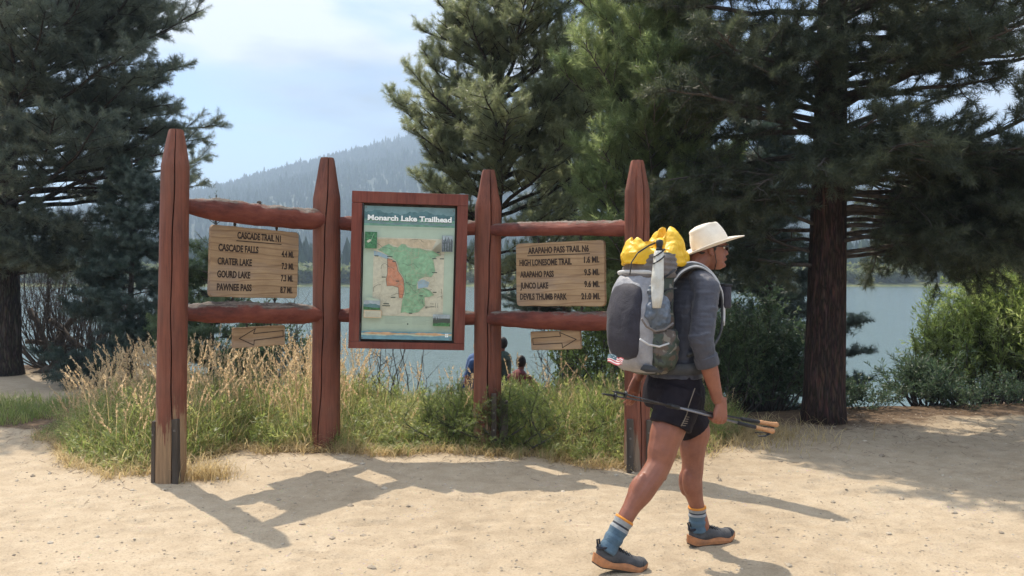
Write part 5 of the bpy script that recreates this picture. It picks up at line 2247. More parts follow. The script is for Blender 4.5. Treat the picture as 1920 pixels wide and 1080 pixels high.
def pole(tip, grip_end, label, m_shaft):
    a, b = HM @ tip, HM @ grip_end
    o = thing('trekking_pole', a, label, 'trekking pole', 'trekking poles in the hiker\'s hand')
    d = b - a
    Lg = d.length
    u = d / Lg

    def q_(s, off=Vector((0, 0, 0))):
        return u * s + off
    s1 = MB()
    s1.tube([q_(0.09), q_(Lg * 0.36)], [0.0042, 0.0048], 10)
    s1.build('lower_shaft', M['carbon'], o, True)
    s2 = MB()
    s2.tube([q_(Lg * 0.36), q_(Lg - 0.24)], [0.0058, 0.0066], 10)
    s2.build('shaft', m_shaft, o, True)
    tp = MB()
    tp.tube([q_(0), q_(0.03), q_(0.09)], [0.002, 0.006, 0.0065], 10)
    tp.build('tip', M['black'], o, True)
    bs = MB()
    bs.tube([q_(0.075), q_(0.080), q_(0.085)], [0.010, 0.020, 0.010], 14)
    bs.build('basket', M['black'], o, True)
    lk = MB()
    lk.tube([q_(Lg * 0.345), q_(Lg * 0.355), q_(Lg * 0.385), q_(Lg * 0.395)], [0.008, 0.012, 0.012, 0.009], 12)
    lk.build('lever_lock', M['black'], o, True)
    ex = MB()
    ex.tube([q_(Lg - 0.25), q_(Lg - 0.24), q_(Lg - 0.13), q_(Lg - 0.12)], [0.008, 0.0105, 0.011, 0.010], 12)
    ex.build('foam_sleeve', M['webbing'], o, True)
    dn = Vector((0, 0, -1))
    g = MB()
    g.tube([q_(Lg - 0.125), q_(Lg - 0.11), q_(Lg - 0.085), q_(Lg - 0.055), q_(Lg - 0.02), q_(Lg + 0.002, -dn * 0.003), q_(Lg + 0.012, -dn * 0.006)], [0.010, 0.0128, 0.0112, 0.0128, 0.0138, 0.0148, 0.009], 14)
    g.build('grip', M['cork'], o, True)
    sp_ = MB()
    sd = Vector((0.1, -0.2, -1)).normalized()
    sp_.tube([q_(Lg - 0.02, sd * 0.014), q_(Lg - 0.06, sd * 0.035), q_(Lg - 0.11, sd * 0.045), q_(Lg - 0.13, sd * 0.030), q_(Lg - 0.08, sd * 0.020), q_(Lg - 0.02, sd * 0.014)], 0.006, 6, True, 0.3)
    sp_.build('wrist_strap', M['webbing'], o, True)
    return o


gc = hp(0, 0.004, -0.020)        # where the fist closes


def pole_line(px0, py0, px1, py1, off, yl0, yl1):
    """through the fist, between the pixels of tip and grip"""
    t = L(px0, py0, yl0)
    g_ = L(px1, py1, yl1)
    return t, g_


t0_, g0_ = L(1130, 729, -0.275), L(1458, 789, -0.225)
t1_, g1_ = L(1152, 752, -0.295), L(1454, 806, -0.250)
# shift both so that they pass through the closed hand
for (t_, g_, dz_, dy_) in ((t0_, g0_, 0.007, 0.008), (t1_, g1_, -0.007, -0.002)):
    k = (gc.x - t_.x) / (g_.x - t_.x)
    mid_ = t_.lerp(g_, k)
    sh_ = gc + Vector((0, dy_, dz_)) - mid_
    t_ += Vector((0, sh_.y, sh_.z))
    g_ += Vector((0, sh_.y, sh_.z))
g1_.z -= 0.024
t1_.z += 0.036
pole(t0_, g0_, 'black trekking pole with cork grip, the upper and rear one of the two in hand', M['carbon'])
pole(t1_, g1_, 'trekking pole with grey shaft and cork grip, the lower one of the two in hand', M['grey_shaft'])


# ------------------------------------------------------------------ three people down at the water
def bystander(loc, rz, label, shirt_c, short_c, hair_c, bend, arms, hgt=1.72, crouch=False):
    o = thing('person', loc, label, 'person', None, rz)
    k = hgt / 1.75
    hip = Vector((0, 0, 0.92 * k)) if not crouch else Vector((0, 0, 0.55 * k))
    chest = hip + Vector((math.sin(bend), 0, math.cos(bend))) * 0.47 * k
    hdc = chest + Vector((math.sin(bend * 1.2), 0, math.cos(bend * 1.2))) * 0.24 * k
    b = MB()
    limb(b, [hip, hip.lerp(chest, 0.5), chest], [0.13 * k, 0.115 * k, 0.14 * k])
    limb(b, [chest, hdc], [0.06 * k, 0.055 * k])
    b.ell(hdc + Vector((0.01, 0, 0.03)), (0.095 * k, 0.075 * k, 0.115 * k))
    b.ell(hdc + Vector((0.10 * k, 0, 0.02)), (0.02, 0.012, 0.018))
    sb = MB()
    limb(sb, [hip + Vector((0, 0, 0.03)), hip.lerp(chest, 0.5), chest], [0.145 * k, 0.135 * k, 0.155 * k])
    for sy, (ex_, ez_, wx_, wz_) in zip((-1, 1), arms):
        sh_ = chest + Vector((0, sy * 0.18 * k, 0.0))
        el_ = sh_ + Vector((ex_, sy * 0.05, ez_)) * k
        wr_ = el_ + Vector((wx_, 0, wz_)) * k
        limb(b, [sh_, el_, wr_], [0.05 * k, 0.042 * k, 0.03 * k])
        limb(sb, [sh_, sh_.lerp(el_, 0.8)], [0.068 * k, 0.058 * k])
        dd_ = (wr_ - el_).normalized()
        limb(b, [wr_, wr_ + dd_ * 0.06], [0.03 * k, 0.035 * k])
        for f in range(4):
            limb(b, [wr_ + dd_ * 0.08 + Vector((0.02 * (f - 1.5), 0, 0)), wr_ + dd_ * 0.16 + Vector((0.022 * (f - 1.5), 0.01, 0))], [0.010, 0.008], 8)
        limb(b, [wr_ + dd_ * 0.03, wr_ + dd_ * 0.07 + Vector((0.05, 0, 0))], [0.011, 0.009], 8)
    sp_ = MB()
    for sy in (-1, 1):
        h_ = hip + Vector((0, sy * 0.09 * k, 0))
        if crouch:
            kn_ = h_ + Vector((0.38 * k, sy * 0.05, -0.02))
            an_ = kn_ + Vector((-0.12, 0, -0.45 * k))
        else:
            kn_ = h_ + Vector((0.03 + 0.04 * sy, 0, -0.43 * k))
            an_ = h_ + Vector((0.0 + 0.03 * sy, 0, -0.85 * k))
        limb(b, [h_, kn_, an_], [0.09 * k, 0.06 * k, 0.04 * k])
        limb(b, [an_, an_ + Vector((0.15, 0, -0.03))], [0.04, 0.03])
        limb(sp_, [h_ + Vector((0, 0, 0.04)), h_.lerp(kn_, 0.85)], [0.125 * k, 0.10 * k])
    blob('body', b, 0.012, M['skin'], o, 2)
    blob('shirt', sb, 0.014, cloth('shirt_cloth', *shirt_c), o, 2, noise=[(12, 12, 9, 0.01, 3)])
    blob('shorts', sp_, 0.014, cloth('shorts_cloth', *short_c), o, 2)
    hh = MB()
    hh.ell(hdc + Vector((-0.015, 0, 0.05)), (0.10 * k, 0.088 * k, 0.115 * k))
    hh.build('hair', simple('hair_tone', hair_c, tuple(2 * q2 for q2 in hair_c), 30, 0.6, 0, 0), o, True)
    return o


def shore(px, Y):
    x = at(px, 600, Y).x
    return Vector((x, Y, gz1(x, Y)))


bystander(shore(877, 14.6), R(-15), 'person in blue shirt and shorts bending by the lake, half behind the third post', ((0.03, 0.07, 0.17), (0.06, 0.12, 0.27)), ((0.02, 0.04, 0.12), (0.04, 0.07, 0.2)), (0.25, 0.2, 0.13), 0.30, ((-0.08, -0.26, 0.0, -0.24), (-0.05, -0.27, 0.05, -0.22)), 1.66)
bystander(shore(946, 14.6), R(150), 'dark-haired person in a dark green shirt standing by the lake, right of the post', ((0.03, 0.055, 0.045), (0.055, 0.085, 0.07)), ((0.02, 0.022, 0.03), (0.04, 0.042, 0.05)), (0.012, 0.009, 0.008), 0.08, ((0.02, -0.27, 0.08, -0.22), (0.04, -0.27, 0.10, -0.2)), 1.68)
bystander(shore(968, 13.8), R(60), 'small person in a maroon top crouching by the lake beside the one in green', ((0.12, 0.02, 0.025), (0.2, 0.04, 0.045)), ((0.10, 0.04, 0.04), (0.16, 0.07, 0.06)), (0.015, 0.01, 0.009), 0.25, ((0.16, -0.18, 0.15, -0.15), (0.16, -0.18, 0.15, -0.15)), 1.6, True)

# ------------------------------------------------------------------ trees and plants
def needles(n, length, rad, width, fwd, seed, start=0.0):
    """a leafy shoot along +Z, unit length: n needles, each one thin triangle"""
    r = np.random.default_rng(seed)
    z = r.uniform(start, 1.0, n)
    a = r.uniform(0, 2 * math.pi, n)
    el = r.normal(fwd, 0.22, n)
    ln_ = length * r.uniform(0.7, 1.15, n)
    d = np.stack([np.cos(a) * np.cos(el), np.sin(a) * np.cos(el), np.sin(el)], 1)
    b = np.stack([np.cos(a) * rad, np.sin(a) * rad, z], 1)
    s = np.stack([-np.sin(a), np.cos(a), np.zeros(n)], 1)
    tw = r.uniform(-1, 1, (n, 1))
    up = np.cross(d, s)
    s = s * np.cos(tw) + up * np.sin(tw)
    w = width * r.uniform(0.7, 1.2, (n, 1))
    V = np.stack([b - s * w * 0.5, b + s * w * 0.5, b + d * ln_[:, None]], 1)
    return V.reshape(-1, 3)


def leaves(n, length, width, fwd, seed):
    """broad or lance leaves along +Z: two triangles each (folded quad)"""
    r = np.random.default_rng(seed)
    z = r.uniform(0.05, 1.0, n)
    a = np.arange(n) * 2.4 + r.uniform(-0.4, 0.4, n)
    el = r.normal(fwd, 0.25, n)
    ln_ = length * r.uniform(0.65, 1.2, n)
    d = np.stack([np.cos(a) * np.cos(el), np.sin(a) * np.cos(el), np.sin(el)], 1)
    b = np.stack([0 * a, 0 * a, z], 1)
    s = np.stack([-np.sin(a), np.cos(a), np.zeros(n)], 1)
    tw = r.uniform(-0.9, 0.9, (n, 1))
    s = s * np.cos(tw) + np.cross(d, s) * np.sin(tw)
    w = width * r.uniform(0.7, 1.2, (n, 1))
    L_ = ln_[:, None]
    V = np.stack([b, b + d * L_ * 0.45 + s * w * 0.5, b + d * L_, b + d * L_ * 0.45 - s * w * 0.5], 1)
    return V.reshape(-1, 3)


def frames(D, seed):
    """rotation matrices carrying +Z onto each direction, with a random roll"""
    r = np.random.default_rng(seed)
    D = D / np.linalg.norm(D, axis=1, keepdims=True)
    ref = np.where(np.abs(D[:, 2:3]) > 0.9, np.array([[1.0, 0, 0]]), np.array([[0, 0, 1.0]]))
    U = np.cross(ref, D)
    U /= np.linalg.norm(U, axis=1, keepdims=True)
    W_ = np.cross(D, U)
    a = r.uniform(0, 2 * math.pi, len(D))[:, None]
    U2 = U * np.cos(a) + W_ * np.sin(a)
    W2 = np.cross(D, U2)
    return np.stack([U2, W2, D], 2)        # columns


def spread(templates, P, D, Lz, Lr, seed, k):
    """copies of the templates along shoots: positions P, directions D, length Lz, width scale Lr; k corners per leaf"""
    r = np.random.default_rng(seed)
    P, D = np.asarray(P), np.asarray(D)
    Lz, Lr = np.asarray(Lz), np.asarray(Lr)
    Rm = frames(D, seed)
    pick = r.integers(0, len(templates), len(P))
    out = []
    for t, T in enumerate(templates):
        m = pick == t
        if not m.any():
            continue
        S = np.stack([Lr[m], Lr[m], Lz[m]], 1)
        V = T[None] * S[:, None, :]
        V = np.einsum('nij,nkj->nki', Rm[m], V) + P[m][:, None, :]
        out.append(V.reshape(-1, 3))
    V = np.concatenate(out)
    return V, np.arange(len(V)).reshape(-1, k)


M['bark_red'] = bark_mat('red_brown_bark', (0.018, 0.012, 0.010), (0.055, 0.032, 0.025), (0.135, 0.075, 0.055), 15)
M['bark_grey'] = bark_mat('grey_pine_bark', (0.02, 0.017, 0.015), (0.06, 0.05, 0.042), (0.13, 0.11, 0.095), 16)
M['twig'] = simple('dry_twig_bark', (0.035, 0.028, 0.024), (0.10, 0.082, 0.07), 18, 0.9, 40, 0.4, 0.004)
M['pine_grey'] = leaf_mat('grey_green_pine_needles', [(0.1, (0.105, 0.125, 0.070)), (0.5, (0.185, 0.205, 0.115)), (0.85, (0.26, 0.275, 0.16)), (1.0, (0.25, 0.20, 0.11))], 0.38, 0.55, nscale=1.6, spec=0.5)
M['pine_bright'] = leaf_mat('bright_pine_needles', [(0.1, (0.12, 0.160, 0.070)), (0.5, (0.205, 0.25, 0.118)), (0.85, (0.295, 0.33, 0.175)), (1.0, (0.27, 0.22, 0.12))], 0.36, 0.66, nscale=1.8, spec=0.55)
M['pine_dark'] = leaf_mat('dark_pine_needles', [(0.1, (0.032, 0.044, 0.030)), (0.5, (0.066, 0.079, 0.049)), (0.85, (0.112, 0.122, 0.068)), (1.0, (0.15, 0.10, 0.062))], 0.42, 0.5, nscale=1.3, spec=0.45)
M['pine_left'] = leaf_mat('glare_tinted_pine_needles', [(0.1, (0.055, 0.074, 0.060)), (0.5, (0.105, 0.125, 0.095)), (0.85, (0.17, 0.185, 0.125)), (1.0, (0.19, 0.14, 0.09))], 0.42, 0.5, nscale=1.3, spec=0.45)  # bluish copy of the dark needles, veiling glare put into the colour
M['spruce'] = leaf_mat('blue_green_spruce_needles', [(0.1, (0.026, 0.046, 0.038)), (0.5, (0.055, 0.082, 0.066)), (1.0, (0.10, 0.125, 0.09))], 0.45, 0.3, nscale=1.8)
M['young_green'] = leaf_mat('fresh_spruce_needles', [(0.1, (0.05, 0.08, 0.04)), (0.5, (0.10, 0.14, 0.066)), (1.0, (0.17, 0.20, 0.10))], 0.45, 0.4, nscale=2)
M['juniper'] = leaf_mat('juniper_needles', [(0.1, (0.07, 0.10, 0.03)), (0.5, (0.13, 0.17, 0.055)), (1.0, (0.21, 0.24, 0.09))], 0.5, 0.4, nscale=3)
M['willow'] = leaf_mat('willow_leaves', [(0.1, (0.13, 0.175, 0.052)), (0.5, (0.225, 0.275, 0.095)), (1.0, (0.34, 0.37, 0.17))], 0.38, 0.58, nscale=1.6, spec=0.5)
M['shrub'] = leaf_mat('dark_shrub_leaves', [(0.1, (0.035, 0.062, 0.036)), (0.5, (0.07, 0.105, 0.058)), (1.0, (0.125, 0.155, 0.085))], 0.45, 0.4, nscale=2)

T_PINE = [needles(84, 0.40, 0.02, 0.030, 0.62, s) for s in range(5)]       # long needles (scaled by shoot width)
T_SPRUCE = [needles(64, 0.22, 0.015, 0.028, 0.5, 20 + s) for s in range(3)]


class Tree:
    def __init__(self, seed):
        self.r = random.Random(seed)
        self.seed = seed
        self.wood = MB()
        self.P, self.D, self.Lz, self.Lr = [], [], [], []

    def shoot(self, p, d, l, w):
        self.P.append(tuple(p))
        self.D.append(tuple(d))
        self.Lz.append(l)
        self.Lr.append(w)

    def branch(self, p0, az, el0, el1, L, r0, fol=0.3, sub=0.16, shl=0.17, shw=0.17, dens=1.0, droop_sub=0.15, dead=False, sides=7, wob=0.16, sublen=0.42):
        r = self.r
        n = max(4, int(L / 0.22))
        pts = [Vector(p0)]
        dirs = []
        a = az
        for i in range(n):
            t = i / max(1, n - 1)
            e = el0 + (el1 - el0) * t + r.gauss(0, wob * 0.5)
            a += r.gauss(0, wob * 0.6)
            d = Vector((math.cos(a) * math.cos(e), math.sin(a) * math.cos(e), math.sin(e)))
            dirs.append(d)
            pts.append(pts[-1] + d * (L / n))
        rad = [max(0.004, r0 * (1 - 0.85 * i / n)) for i in range(n + 1)]
        self.wood.tube(pts, rad, sides, True)
        # side branchlets
        s = fol * L + r.uniform(0, sub)
        side = 1
        while s < L * 0.99:
            t = s / L
            i = min(n - 1, int(t * n))
            f = t * n - i
            p = pts[i].lerp(pts[i + 1], f)
            d = dirs[i]
            lat = d.cross(Vector((0, 0, 1)))
            lat = lat.normalized() if lat.length > 0.05 else d.orthogonal().normalized()
            sl_ = L * sublen * (1.05 - t) * r.uniform(0.55, 1.15) + 0.10
            sl_ = min(sl_, 1.1)
            fw = r.uniform(0.55, 1.0)
            upb = r.gauss(droop_sub, 0.28)
            d2 = (d * fw + lat * side * r.uniform(0.6, 1.0) + Vector((0, 0, upb))).normalized()
            self.twig(p, d2, sl_, shl, shw, dens, dead, droop_sub)
            side = -side
            s += sub * r.uniform(0.55, 1.3)
        if not dead:
            self.shoot(pts[-1] - dirs[-1] * shl * 0.5, dirs[-1], shl * 1.2, shw)
        return pts

    def twig(self, p, d, l, shl, shw, dens, dead, lift):
        r = self.r
        k = max(2, int(l / 0.16))
        q = Vector(p)
        pts = [q.copy()]
        dd = d.copy()
        for i in range(k):
            dd = (dd + Vector((r.gauss(0, 0.14), r.gauss(0, 0.14), r.gauss(lift * 0.35, 0.12)))).normalized()
            q = q + dd * (l / k)
            pts.append(q.copy())
            if dead:
                if r.random() < 0.8:
                    e = (dd + Vector((r.gauss(0, 0.6), r.gauss(0, 0.6), r.gauss(-0.1, 0.5)))).normalized()
                    ll = r.uniform(0.08, 0.28)
                    self.wood.tube([q, q + e * ll * 0.5, q + e * ll + Vector((0, 0, -0.02))], [0.0035, 0.003, 0.002], 3, False)
                continue
            m = dens * 2.6
            while m > 0 and r.random() < m:
                m -= 1
                e = (dd * r.uniform(0.5, 1.1) + Vector((r.gauss(0, 0.55), r.gauss(0, 0.55), r.gauss(0.22 + lift, 0.42)))).normalized()
                self.shoot(q - dd * r.uniform(0, l / k), e, shl * r.uniform(0.7, 1.25), shw * r.uniform(0.85, 1.15))
        self.wood.tube(pts, [0.008 - 0.005 * i / k for i in range(k + 1)], 4, False)
        if not dead:
            self.shoot(pts[-1] - dd * shl * 0.3, dd, shl * 1.1, shw)

    def finish(self, name, base, label, cat, group, m_bark, m_leaf, T, trunk_pts, trunk_r, k=3, sides=14, leafname='foliage', split=0):
        o = thing(name, base, label, cat, group)
        tb = MB()
        tb.tube(trunk_pts, trunk_r, sides, True)
        to = tb.build('trunk', m_bark, o, True)
        if self.wood.v:
            self.wood.build('branches', m_bark if not split else M['twig'], o, True)
        if self.P:
            V, Fc = spread(T, self.P, self.D, self.Lz, self.Lr, self.seed, k)
            mesh_np(leafname, V, [Fc], m_leaf, o)
        return o


def trunk_line(H, lean, r0, r1, seed, n=16, flare=0.35):
    r = random.Random(seed)
    pts, rad = [], []
    ph = r.uniform(0, 6)
    for i in range(n + 1):
        t = i / n
        z = -0.35 + (H + 0.35) * t
        pts.append(Vector((lean[0] * t + 0.05 * math.sin(t * 5 + ph) * t, lean[1] * t + 0.05 * math.cos(t * 4 + ph) * t, z)))
        fl = 1 + flare * max(0, 1 - (z + 0.35) / 0.7) ** 2
        rad.append((r0 + (r1 - r0) * t ** 0.9) * fl)
    return pts, rad


def on_trunk(pts, z):
    for a, b in zip(pts[:-1], pts[1:]):
        if a.z <= z <= b.z:
            return a.lerp(b, (z - a.z) / (b.z - a.z))
    return pts[-1]


# ---- left pine : big trunk at the photo's left edge, long limbs to the right
def left_pine():
    Y = 13.0
    b = on_ground(6, 702)
    base = Vector((b.x, b.y, gz1(b.x, b.y)))
    t = Tree(101)
    H = 9.5
    pts, rad = trunk_line(H, (0.1, 0.1), 0.27, 0.06, 5)
    r = t.r
    z = 2.55
    while z < H - 0.3:
        for k in range(3):
            az = r.uniform(-0.95, 0.95) if r.random() < 0.72 else r.uniform(0, 6.28)
            Lm = (3.3 if z < 5.8 else 3.0 * (H + 0.5 - z) / 4.2) * r.uniform(0.66, 1.04)
            if abs(az) > 1.0:
                Lm *= 0.75
            el = r.uniform(0.02, 0.22) + 0.05 * (z - 3)
            t.branch(on_trunk(pts, z), az, el, el + r.uniform(0.1, 0.45), Lm, 0.045, fol=0.28, sub=0.15, shl=0.19, shw=0.20, dens=1.0)
        z += r.uniform(0.11, 0.20)
    # the long bare limb rising to the right and dead sprays under the crown
    t.branch(on_trunk(pts, 2.45), -0.12, 0.28, 0.42, 2.5, 0.055, dead=True, sub=0.13)
    t.branch(on_trunk(pts, 2.7), 0.1, 0.15, -0.25, 2.6, 0.035, dead=True, sub=0.12)
    t.branch(on_trunk(pts, 2.9), -0.3, 0.1, -0.3, 2.4, 0.035, dead=True, sub=0.12)
    t.branch(on_trunk(pts, 2.2), -0.2, -0.05, -0.2, 2.0, 0.03, dead=True, sub=0.14)
    # low leafy limbs in front of the trunk
    for (z, az, L) in ((1.9, -0.5, 1.5), (1.75, -0.9, 1.4), (1.85, -0.1, 1.7), (1.6, -0.3, 1.2), (1.7, -1.3, 1.3), (2.0, -1.0, 1.2), (2.1, -0.2, 2.0), (1.95, 0.3, 1.8), (2.2, -0.6, 1.9), (1.6, -0.7, 1.5), (1.5, 0.0, 1.4), (2.25, 0.1, 2.1), (1.8, -0.4, 1.9), (2.3, -1.1, 1.5)):
        t.branch(on_trunk(pts, z), az, 0.05, -0.05, L, 0.03, fol=0.15, sub=0.11, shl=0.17, shw=0.18, dens=1.1, droop_sub=0.05)
    return t.finish('pine_tree', base, 'tall dark pine at the left edge, its limbs reaching over the tallest post', 'tree', 'pines by the lake', M['bark_grey'], M['pine_left'], T_PINE, pts, rad)


left_pine()


# ---- grey-green pine behind the map board, crown spreading to the left
def grey_pine():
    Y = 11.6
    x = at(916, 500, Y).x
    base = Vector((x, Y, gz1(x, Y)))
    t = Tree(202)
    H = 6.4 - base.z
    pts, rad = trunk_line(H, (0.15, 0.1), 0.15, 0.05, 6)
    r = t.r
    z = 2.1 - base.z
    while z < H - 0.3:
        zw = z + base.z
        for k in range(3):
            az = r.choice((r.gauss(3.14, 0.7), r.gauss(4.7, 0.8), r.gauss(5.6, 0.8), r.uniform(0, 6.28)))
            left = math.cos(az) < 0
            reach = np.interp(zw, [1.9, 2.6, 3.4, 4.4, 5.2, 6.4], [1.0, 1.45, 1.75, 1.15, 0.7, 0.3])
            Lm = float(reach) * r.uniform(0.6, 1.06) * (1.0 if left else 1.5)
            el = r.uniform(0.05, 0.45)
            t.branch(on_trunk(pts, z), az, el, el + r.uniform(0.25, 0.6), Lm, 0.032, fol=0.25, sub=0.115, shl=0.16, shw=0.17, dens=1.1, droop_sub=0.22, wob=0.2)
        z += r.uniform(0.07, 0.13)
    for (z, az, L) in ((2.0, -1.2, 1.0), (1.8, -0.6, 1.1), (1.5, -1.0, 1.0), (1.3, -0.5, 0.9), (1.6, -2.2, 1.0), (2.1, -2.8, 1.1)):
        t.branch(on_trunk(pts, z - base.z), az, 0.1, 0.2, L, 0.022, fol=0.15, sub=0.10, shl=0.14, shw=0.15, dens=1.1)
    return t.finish('pine_tree', base, 'grey-green pine behind the map board, crown spreading left against the sky', 'tree', 'pines by the lake', M['bark_grey'], M['pine_grey'], T_PINE, pts, rad)


grey_pine()


# ---- bright young pine behind the right trail sign
def bright_pine():
    Y = 9.7
    x = at(1215, 700, Y).x
    base = Vector((x, Y, gz1(x, Y)))
    t = Tree(303)
    H = 6.4
    pts, rad = trunk_line(H, (0.12, 0.0), 0.12, 0.03, 7)
    r = t.r
    z = 0.55
    while z < H - 0.25:
        for k in range(3):
            az = r.gauss(4.5, 1.25) if r.random() < 0.75 else r.uniform(0, 6.28)
            reach = np.interp(z, [0.6, 1.5, 2.3, 3.5, 4.6, 5.6, 6.4], [0.9, 1.05, 1.4, 1.4, 1.2, 0.7, 0.25])
            Lm = float(reach) * r.uniform(0.75, 1.1)
            el = r.uniform(0.35, 0.75)
            t.branch(on_trunk(pts, z), az, el, el + r.uniform(0.15, 0.45), Lm, 0.022, fol=0.12, sub=0.10, shl=0.21, shw=0.19, dens=1.0, droop_sub=0.4, wob=0.12, sublen=0.36)
        z += r.uniform(0.09, 0.15)
    return t.finish('pine_tree', base, 'bright green feathery pine behind the right trail sign and the rightmost post', 'tree', 'pines by the lake', M['twig'], M['pine_bright'], T_PINE, pts, rad)


bright_pine()


# ---- big shaded pine on the right, thick reddish trunk
def right_pine():
    b = on_ground(1542, 792)
    base = Vector((b.x, b.y, 0))
    t = Tree(404)
    H = 9.6
    pts, rad = trunk_line(H, (0.25, 0.1), 0.222, 0.07, 9, flare=0.22)
    r = t.r
    z = 2.55
    while z < H - 0.3:
        for k in range(4):
            az = r.gauss(-1.35, 0.9) if r.random() < 0.72 else r.uniform(0, 6.28)
            Lm = ((2.5 + 0.7 * max(0, math.cos(az))) if z < 6 else 2.6 * (H + 0.4 - z) / 4.0) * r.uniform(0.55, 1.05)
            if math.sin(az) < -0.6:
                Lm *= 0.80
            el = r.uniform(-0.12, 0.2)
            t.branch(on_trunk(pts, z), az, el, el + r.uniform(-0.15, 0.3), Lm, 0.038, fol=0.25, sub=0.15, shl=0.18, shw=0.19, dens=1.0, droop_sub=0.02)
        z += r.uniform(0.11, 0.19)
    # drooping leafy limbs out to the right and dead lower limbs
    for (z, az, L, e0, e1) in ((2.9, -0.1, 3.1, 0.05, -0.25), (2.7, -0.5, 2.9, 0.0, -0.25), (2.6, 0.25, 3.0, 0.05, -0.2), (2.45, -0.2, 3.2, 0.05, -0.18), (2.3, 0.05, 2.6, 0.1, -0.2), (2.35, -0.75, 2.4, 0.0, -0.2),
                               (2.8, -0.35, 2.6, -0.05, -0.35), (2.65, 0.1, 3.2, 0.0, -0.25), (2.5, 0.4, 2.8, 0.0, -0.3), (2.2, -0.35, 2.9, 0.02, -0.12), (2.1, 0.2, 2.9, 0.05, -0.15), (2.75, -1.0, 2.0, 0.0, -0.2),
                               (2.8, 2.6, 2.3, 0.0, -0.25), (2.6, 3.3, 2.2, 0.05, -0.2), (2.4, 2.9, 2.0, 0.05, -0.25), (2.7, -2.3, 1.7, 0.0, -0.3), (2.25, 3.6, 1.6, 0.05, -0.1), (2.0, 2.5, 1.7, 0.0, -0.1),
                               (1.75, -0.25, 3.0, 0.12, -0.05), (1.9, 0.1, 2.6, 0.1, -0.2), (2.0, -0.5, 2.6, 0.1, -0.2), (1.65, 0.35, 2.4, 0.15, -0.1), (2.2, 0.3, 2.4, 0.05, -0.3), (2.15, -0.05, 3.2, 0.08, -0.2), (1.85, -0.75, 1.9, 0.1, -0.2), (2.3, -0.3, 2.0, 0.0, -0.3), (2.45, 0.0, 1.9, -0.05, -0.35), (2.6, -0.2, 2.2, -0.05, -0.35),
                               (1.8, 2.7, 1.5, 0.05, -0.15), (1.6, 3.3, 1.4, 0.1, 0.0), (2.3, 3.1, 1.9, 0.0, -0.3)):
        t.branch(on_trunk(pts, z), az, e0, e1, L, 0.026, fol=0.22, sub=0.09, shl=0.17, shw=0.18, dens=1.05, droop_sub=-0.25)
    for (z, az, L, e0, e1) in ((2.35, 0.0, 2.0, 0.1, -0.05), (2.1, -0.2, 2.4, 0.1, -0.35), (1.95, 0.3, 1.9, 0.05, -0.5), (2.5, 0.5, 2.2, 0.1, -0.4), (2.2, -0.6, 1.5, 0.1, -0.5),
                               (2.3, 2.9, 1.7, 0.2, -0.2), (2.0, 3.3, 1.6, 0.3, 0.1), (1.85, 2.6, 1.3, 0.1, -0.4), (2.6, 3.0, 1.8, 0.1, -0.3), (2.45, 3.6, 1.5, 0.1, -0.4), (1.7, 3.1, 1.1, 0.3, 0.3), (2.7, -0.9, 1.6, 0.1, -0.4), (2.75, 2.4, 1.9, 0.0, -0.3)):
        t.branch(on_trunk(pts, z), az, e0, e1, L, 0.022, dead=True, sub=0.10, sides=6)
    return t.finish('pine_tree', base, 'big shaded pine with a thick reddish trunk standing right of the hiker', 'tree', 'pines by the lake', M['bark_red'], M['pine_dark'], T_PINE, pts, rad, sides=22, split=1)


right_pine()


# ---- spruces
def spruce(px, Y, H, Lb, label, m, seed, zmin=0.25, top_bare=0.0, dens=1.0, name='spruce_tree', shl=0.15, shw=0.30, step=(0.08, 0.15), T=None):
    x = at(px, 600, Y).x
    base = Vector((x, Y, gz1(x, Y)))
    t = Tree(seed)
    pts, rad = trunk_line(H, (0.0, 0.0), 0.018 + 0.018 * H, 0.008, seed, flare=0.1)
    r = t.r
    z = zmin
    while z < H - 0.12:
        f = 1 - z / H
        for k in range(3):
            az = r.uniform(0, 6.28)
            Lm = (0.10 + Lb * f ** 0.85) * r.uniform(0.75, 1.1)
            bare = z > H * (1 - top_bare)
            el = 0.55 - 0.75 * f + r.uniform(-0.1, 0.1)
            if bare:
                az = k * 2.1 + r.uniform(-0.3, 0.3)
                t.branch(on_trunk(pts, z), az, 0.5, 0.7, Lm * 0.9, 0.006, fol=0.1, sub=0.4, shl=0.10, shw=0.12, dens=0.3)
            else:
                t.branch(on_trunk(pts, z), az, el, el + 0.25, Lm, 0.006 + 0.010 * f, fol=0.12, sub=0.085, shl=shl, shw=shw, dens=dens, droop_sub=-0.02, sides=5, wob=0.1, sublen=0.38)
        z += r.uniform(*step) * (2.4 if z > H * (1 - top_bare) else 1)
    t.shoot(pts[-1] - Vector((0, 0, 0.2)), Vector((0, 0, 1)), 0.25, shw * 0.5)
    return t.finish(name, base, label, 'tree', 'spruces by the lake', M['twig'], m, T or T_SPRUCE, pts, rad, sides=8)


spruce(245, 12.0, 3.15, 1.05, 'dark blue-green spruce growing just left of the tallest post', M['spruce'], 501)
spruce(398, 11.0, 2.95, 0.85, 'young green spruce with a bare spire top behind the CASCADE TRAIL sign', M['young_green'], 502, zmin=0.2, top_bare=0.26)
spruce(1440, 13.2, 6.2, 1.5, 'dark dense spruce behind the hiker, left of the thick reddish trunk', M['spruce'], 503, step=(0.10, 0.18), zmin=0.3, dens=1.2)
spruce(1065, 13.5, 5.8, 1.5, 'dark spruce in the gap behind the grey-green and bright pines', M['spruce'], 504, step=(0.10, 0.18), zmin=1.9)


